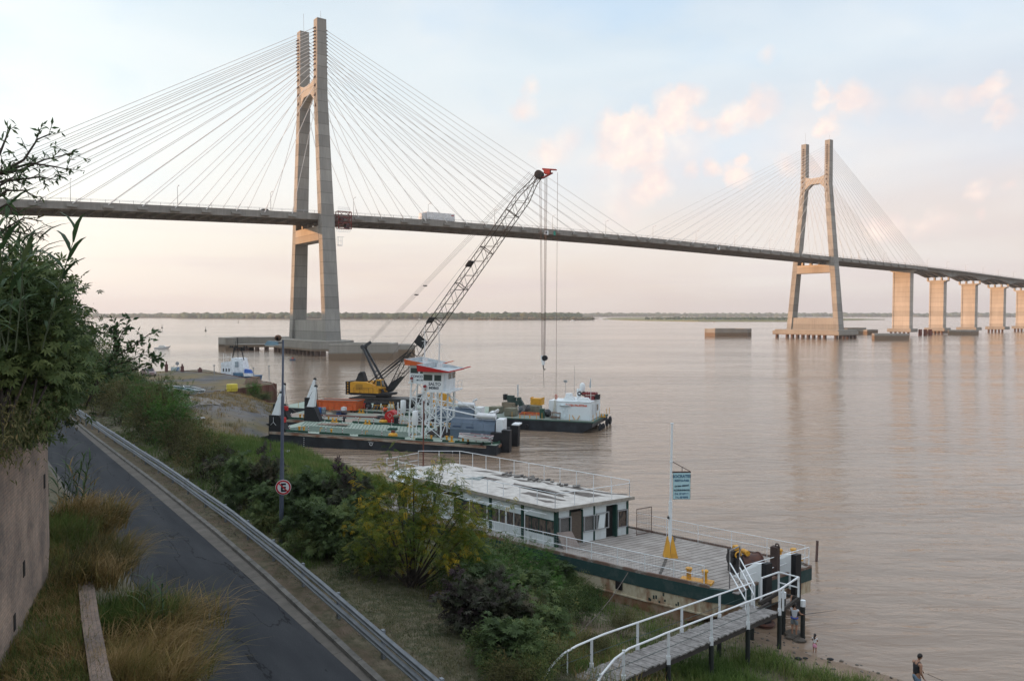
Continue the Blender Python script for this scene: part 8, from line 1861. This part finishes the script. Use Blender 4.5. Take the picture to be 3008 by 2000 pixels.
# overhanging growth on top of the wall, at the left edge
def mass(name,blobs,kind,tmpl,size,per,label,cat,seed,cr=.3,droop=.3,branches=True,root=None):
    rs=np.random.default_rng(seed); C_=[]
    for px,py,D,rx,rz_,n in blobs:
        c=np.array(UD(px,py,D)); v=unit(rs.normal(size=(n,3)))*rs.uniform(0,1,(n,1))**.45; C_.append(c+v*np.array([rx,rx,rz_]))
    C_=np.concatenate(C_); o0=np.array(root if root is not None else UD(*blobs[0][:3])); r=empty(name,tuple(o0)); tag(r,label,cat); L_=C_-o0
    b=MB()
    for i in rs.choice(len(L_),min(len(L_),34),replace=False):
        t=L_[i]; m_=t*.5+np.array([0,0,.2+.1*np.linalg.norm(t)])+rs.normal(size=3)*.15; b.tube([np.array([rs.uniform(-.3,.3),rs.uniform(-.3,.3),0]),m_,t],[.045,.026,.008],5)
    b.build('branches',bark,r)
    P=np.repeat(L_,per,0)+rs.normal(size=(len(L_)*per,3))*cr; out=unit(P-L_.mean(0)); d=unit(out+rs.normal(size=P.shape)*.7)-np.array([0,0,droop]); up=rs.normal(size=P.shape)*.4+np.array([0,0,1.])+out*.4
    V,Fq=scatter(*tmpl,P,d,up,rs.uniform(.6,1.15,len(P))*size); rnd=np.repeat(np.clip(np.repeat(rs.uniform(0,1,len(L_)),per)*.6+rs.uniform(0,.4,len(P)),0,1),len(tmpl[1]))
    npmesh('foliage',V,Fq,LF[kind],r,rnd); return r
rt=UD(-120,1060,17.5); rt.z=12.9
mass('castor_tree',[(-20,1000,14.5,1.3,1.1,55),(60,960,16,1.2,1.1,60),(50,1090,16,1.2,.8,60),(105,1010,18,1.0,.9,55),(90,1120,18,1.0,.6,50),(20,860,15,.9,.8,35),(95,870,17,.8,.6,30),(-30,1180,15,.9,.7,35),(50,1190,16.5,.8,.4,26),(140,1050,20,.9,.8,45)],'castor',PT,.19,24,'large dark overhanging tree with star-shaped leaves at the left edge','tree',101,.26,.3,True,rt)
rt=UD(150,1060,24); rt.z=11.5
mass('dense_bush',[(150,960,22,.8,.7,50),(130,1040,21,1.1,.9,70),(175,1020,25,.8,.7,50),(165,1090,24,1.0,.8,60),(200,1075,28,.8,.7,40),(140,1140,22,.9,.5,50),(110,930,20,.7,.6,40),(190,1130,27,.8,.5,40)],'dense',LV,.13,46,'dense dark bush spilling over the wall beside the overhanging tree','bush',102,.28,.2,True,rt)
rt=UD(60,1180,16); rt.z=12.9
mass('feathery_bush',[(20,1240,13.5,.6,.3,22),(75,1215,15.5,.6,.3,18),(30,1300,13,.35,.25,8),(110,1190,17.5,.6,.35,20),(150,1195,19,.6,.35,20)],'brown',LN,.12,40,'brownish drooping foliage hanging down the face of the brick wall','bush',103,.2,.7,True,rt)
mass('feathery_bush',[(150,880,21,.5,.35,26),(185,920,23,.45,.35,20),(100,840,19,.4,.3,14)],'brown',LN,.09,26,'thin brown twiggy bush against the water left of the road','bush',104,.2,.1,True,UD(150,960,21))
cane('reed_clump',UD(45,1010,15.5)+Vector((0,0,-.3)),16,2.6,'tall dark reeds standing against the sky at the left edge',94,.32,.75,.07,.06)
cane('reed_clump',UD(-20,980,13)+Vector((0,0,-.3)),10,2.3,'broad reed leaves cut by the left edge below the bridge deck',95,.3,.8,.08,.09)
cane('cane_plant',UD(200,1060,21)+Vector((0,0,-.3)),4,1.0,'few arching reed leaves sticking out of the dense bush towards the river',96,.2,.7,.07,.15)
def willow(name,root,limbs,label,seed,leaf=.13,per=26,tw=.3,kind='reed'):
    """slender limbs through points, short twigs and narrow leaves along them"""
    rs=np.random.default_rng(seed); r=empty(name,tuple(root)); tag(r,label,'tree'); b=MB(); P=[];D_=[]; o0=np.array(root)
    for limb in limbs:
        pts=[np.array([0,0,0.])]+[np.array(UD(*q))-o0 for q in limb]; b.tube(pts,[max(.006,.03*(1-i/len(pts))) for i in range(len(pts))],5)
        for s in range(1,len(pts)-1):
            a,c=pts[s],pts[s+1]; ln=np.linalg.norm(c-a); m_=max(2,int(ln*per/2.4))
            for k in range(m_):
                t=(k+rs.uniform())/m_; q=a+(c-a)*t; dd=unit(c-a)*.7+rs.normal(size=3)*.6; e=q+unit(dd)*rs.uniform(.3,1)*tw; b.bar(q,e,.006)
                for j in range(5): u_=(j+1)/5; P.append(q+(e-q)*u_); D_.append(unit(e-q)*.7+rs.normal(size=3)*.6+np.array([0,0,-.1]))
    b.build('branches',bark,r); P=np.array(P); D_=np.array(D_); V,Fq=scatter(*leaf_t(.24 if leaf>.15 else .15),P,D_,rs.normal(size=P.shape)+np.array([0,0,.6]),rs.uniform(.6,1.1,len(P))*leaf); npmesh('leaves',V,Fq,LF[kind],r,rs.uniform(0,1,len(P))); return r
rw=UD(-260,760,11.5)
willow('willow_tree',rw,[[(-40,520,11.5),(60,500,11.6),(130,470,11.8),(215,450,12)],[(-40,520,11.5),(90,480,11.5),(160,490,11.6),(210,500,12)],[(-30,540,11.5),(40,530,11.5),(120,520,11.5),(170,530,11.8)],[(-20,520,11.4),(70,470,11.4),(110,410,11.5),(155,390,11.6)],[(-40,500,11.4),(0,450,11.5),(20,400,11.6),(32,375,11.6)],[(-30,600,11.3),(20,560,11.4),(70,560,11.5),(110,580,11.7)],[(-30,560,11.2),(10,540,11.2),(40,520,11.3)],[(-50,640,11.4),(20,600,11.5),(60,630,11.6)]],'slender willow-like branches reaching over the bridge deck at the left edge',111,.125,30,.32)
willow('willow_tree',UD(-120,820,13),[[(-30,700,13),(20,670,13),(70,640,13.2),(125,650,13.5)],[(-20,690,13),(40,680,13.2),(90,690,13.2),(130,680,13.6)],[(-40,720,13),(0,690,13),(30,660,13)]],'pale fine-leaved branch hanging just below the bridge deck at the left edge',112,.09,34,.3,'brown')
willow('sapling',UD(250,1200,24),[[(300,1100,24),(340,1020,24),(355,985,24),(370,960,24),(385,935,24)],[(320,1060,24),(400,1010,24),(440,980,24),(455,978,24)],[(310,1080,24),(380,1060,24),(420,1040,24),(462,1060,24)],[(330,1040,24),(345,980,24),(340,950,24)],[(300,1100,24),(370,1090,24),(430,1075,24),(465,1055,24)],[(290,1110,24),(350,1020,24),(328,970,24),(318,955,24)]],'leafy sapling branches silhouetted against the river right of the dark bush',113,.2,34,.36)
# tree clumps behind the parked cars, at the root of the quay
o=copy_tree(protos['dense']); p=U(360,1120,3.0); o.location=p; o.scale=(5,5,4.6); tag(o,'round dark tree by the parked cars behind the sapling branches','tree'); 
if 'group' in o: del o['group']
o=copy_tree(protos['bright']); p=U(748,1176,1.2); o.location=p; o.scale=(2.4,2.4,3.2); tag(o,'pale green bush growing against the sheet pile wall','bush')
if 'group' in o: del o['group']
o=copy_tree(protos['dense']); p=U(775,1185,.8); o.location=p; o.scale=(3.2,3.2,2.0); tag(o,'dark low bush at the foot of the sheet pile wall by the bow ramps','bush')
if 'group' in o: del o['group']
b=MB(); b.cyl((0,0,0),(.05,0,1.5),.018,n=5); put(b.build('bare_stick',M('bleached stick',(.4,.36,.27),.8)),GP(4.0,4.6),0,'single bleached stick standing in the mown grass below the feathery tree','stick')
# ================================================================ haze in the air over the river
HB_=MB(); HB_.box(-7500,-420,-4.0,7500,7400,140)
hz_=HB_.build('haze',[]) if False else None
hm=bpy.data.materials.new('river haze'); hm.use_nodes=True; t_=hm.node_tree; t_.nodes.remove(t_.nodes['Principled BSDF'])
pv=t_.nodes.new('ShaderNodeVolumePrincipled'); pv.inputs['Color'].default_value=(.94,.945,.96,1); pv.inputs['Density'].default_value=0.00011; pv.inputs['Anisotropy'].default_value=0.2
t_.links.new(pv.outputs[0],t_.nodes['Material Output'].inputs['Volume'])
hz_=HB_.build('haze',hm); tag(hz_,kind='stuff'); tag(hz_,'thin pale evening haze over the river','haze')
# ================================================================ loose stones and lines
rs=np.random.default_rng(201)
def stones(name,n,ur,vr,s0,s1,label,seed,mat,cond=None):
    rs=np.random.default_rng(seed); u=rs.uniform(*ur,n); v=rs.uniform(*vr,n); z=ground_h(u,v); k=z>-.1
    if cond is not None: k&=cond(u,v,z)
    u,v,z=u[k],v[k],z[k]; pts=np.stack([G0.x+RP.x*u+RD.x*v,G0.y+RP.y*u+RD.y*v,z],-1); o=crowns(name,pts.tolist(),mat,s0,s1,(-.01,.02),label,seed); o['category']='stones'; return o
st_m=M('river stone',(.17,.145,.12),.9,col2=(.08,.07,.06),scale=3,world=True)
stones('beach_stones',900,(12,19),(-10,14),.02,.09,'small dark stones and rubbish scattered on the sandy beach',202,st_m,lambda u,v,z:z<.7)
stones('yard_rubble',900,(2,30),(64,104),.03,.12,'loose rubble and stones strewn over the gravel landing',203,M('yard stone',(.24,.22,.2),.9,col2=(.1,.09,.085),scale=2,world=True))
stones('verge_gravel',900,(-1.1,-.15),(-9,50),.01,.035,'fine gravel and clods along the strip under the guard rail',204,M('verge stone',(.2,.17,.14),.9,col2=(.09,.08,.065),scale=3,world=True))
def rope(a,c,sag,r_,label):
    a=Vector(a); c=Vector(c); b=MB(); pts=[]
    for i in range(13): t=i/12; p=a.lerp(c,t); p.z-=sag*4*t*(1-t); pts.append(p)
    b.tube(pts,r_,5); o=b.build('mooring_rope',M('mooring rope',(.12,.10,.085),.9)); tag(o,label,'rope')
rope(frame(salto)@Vector((.4,8.6,1.9)),U(800,1128,3.2),1.0,.03,'thin mooring rope from the near barge bow to the sheet pile wall')
rope(Vector(HB(-5.2,-.55,1.95)),GP(6.5,1.5,.1),.35,.018,'thin line running from the derelict hull side down to the bank')
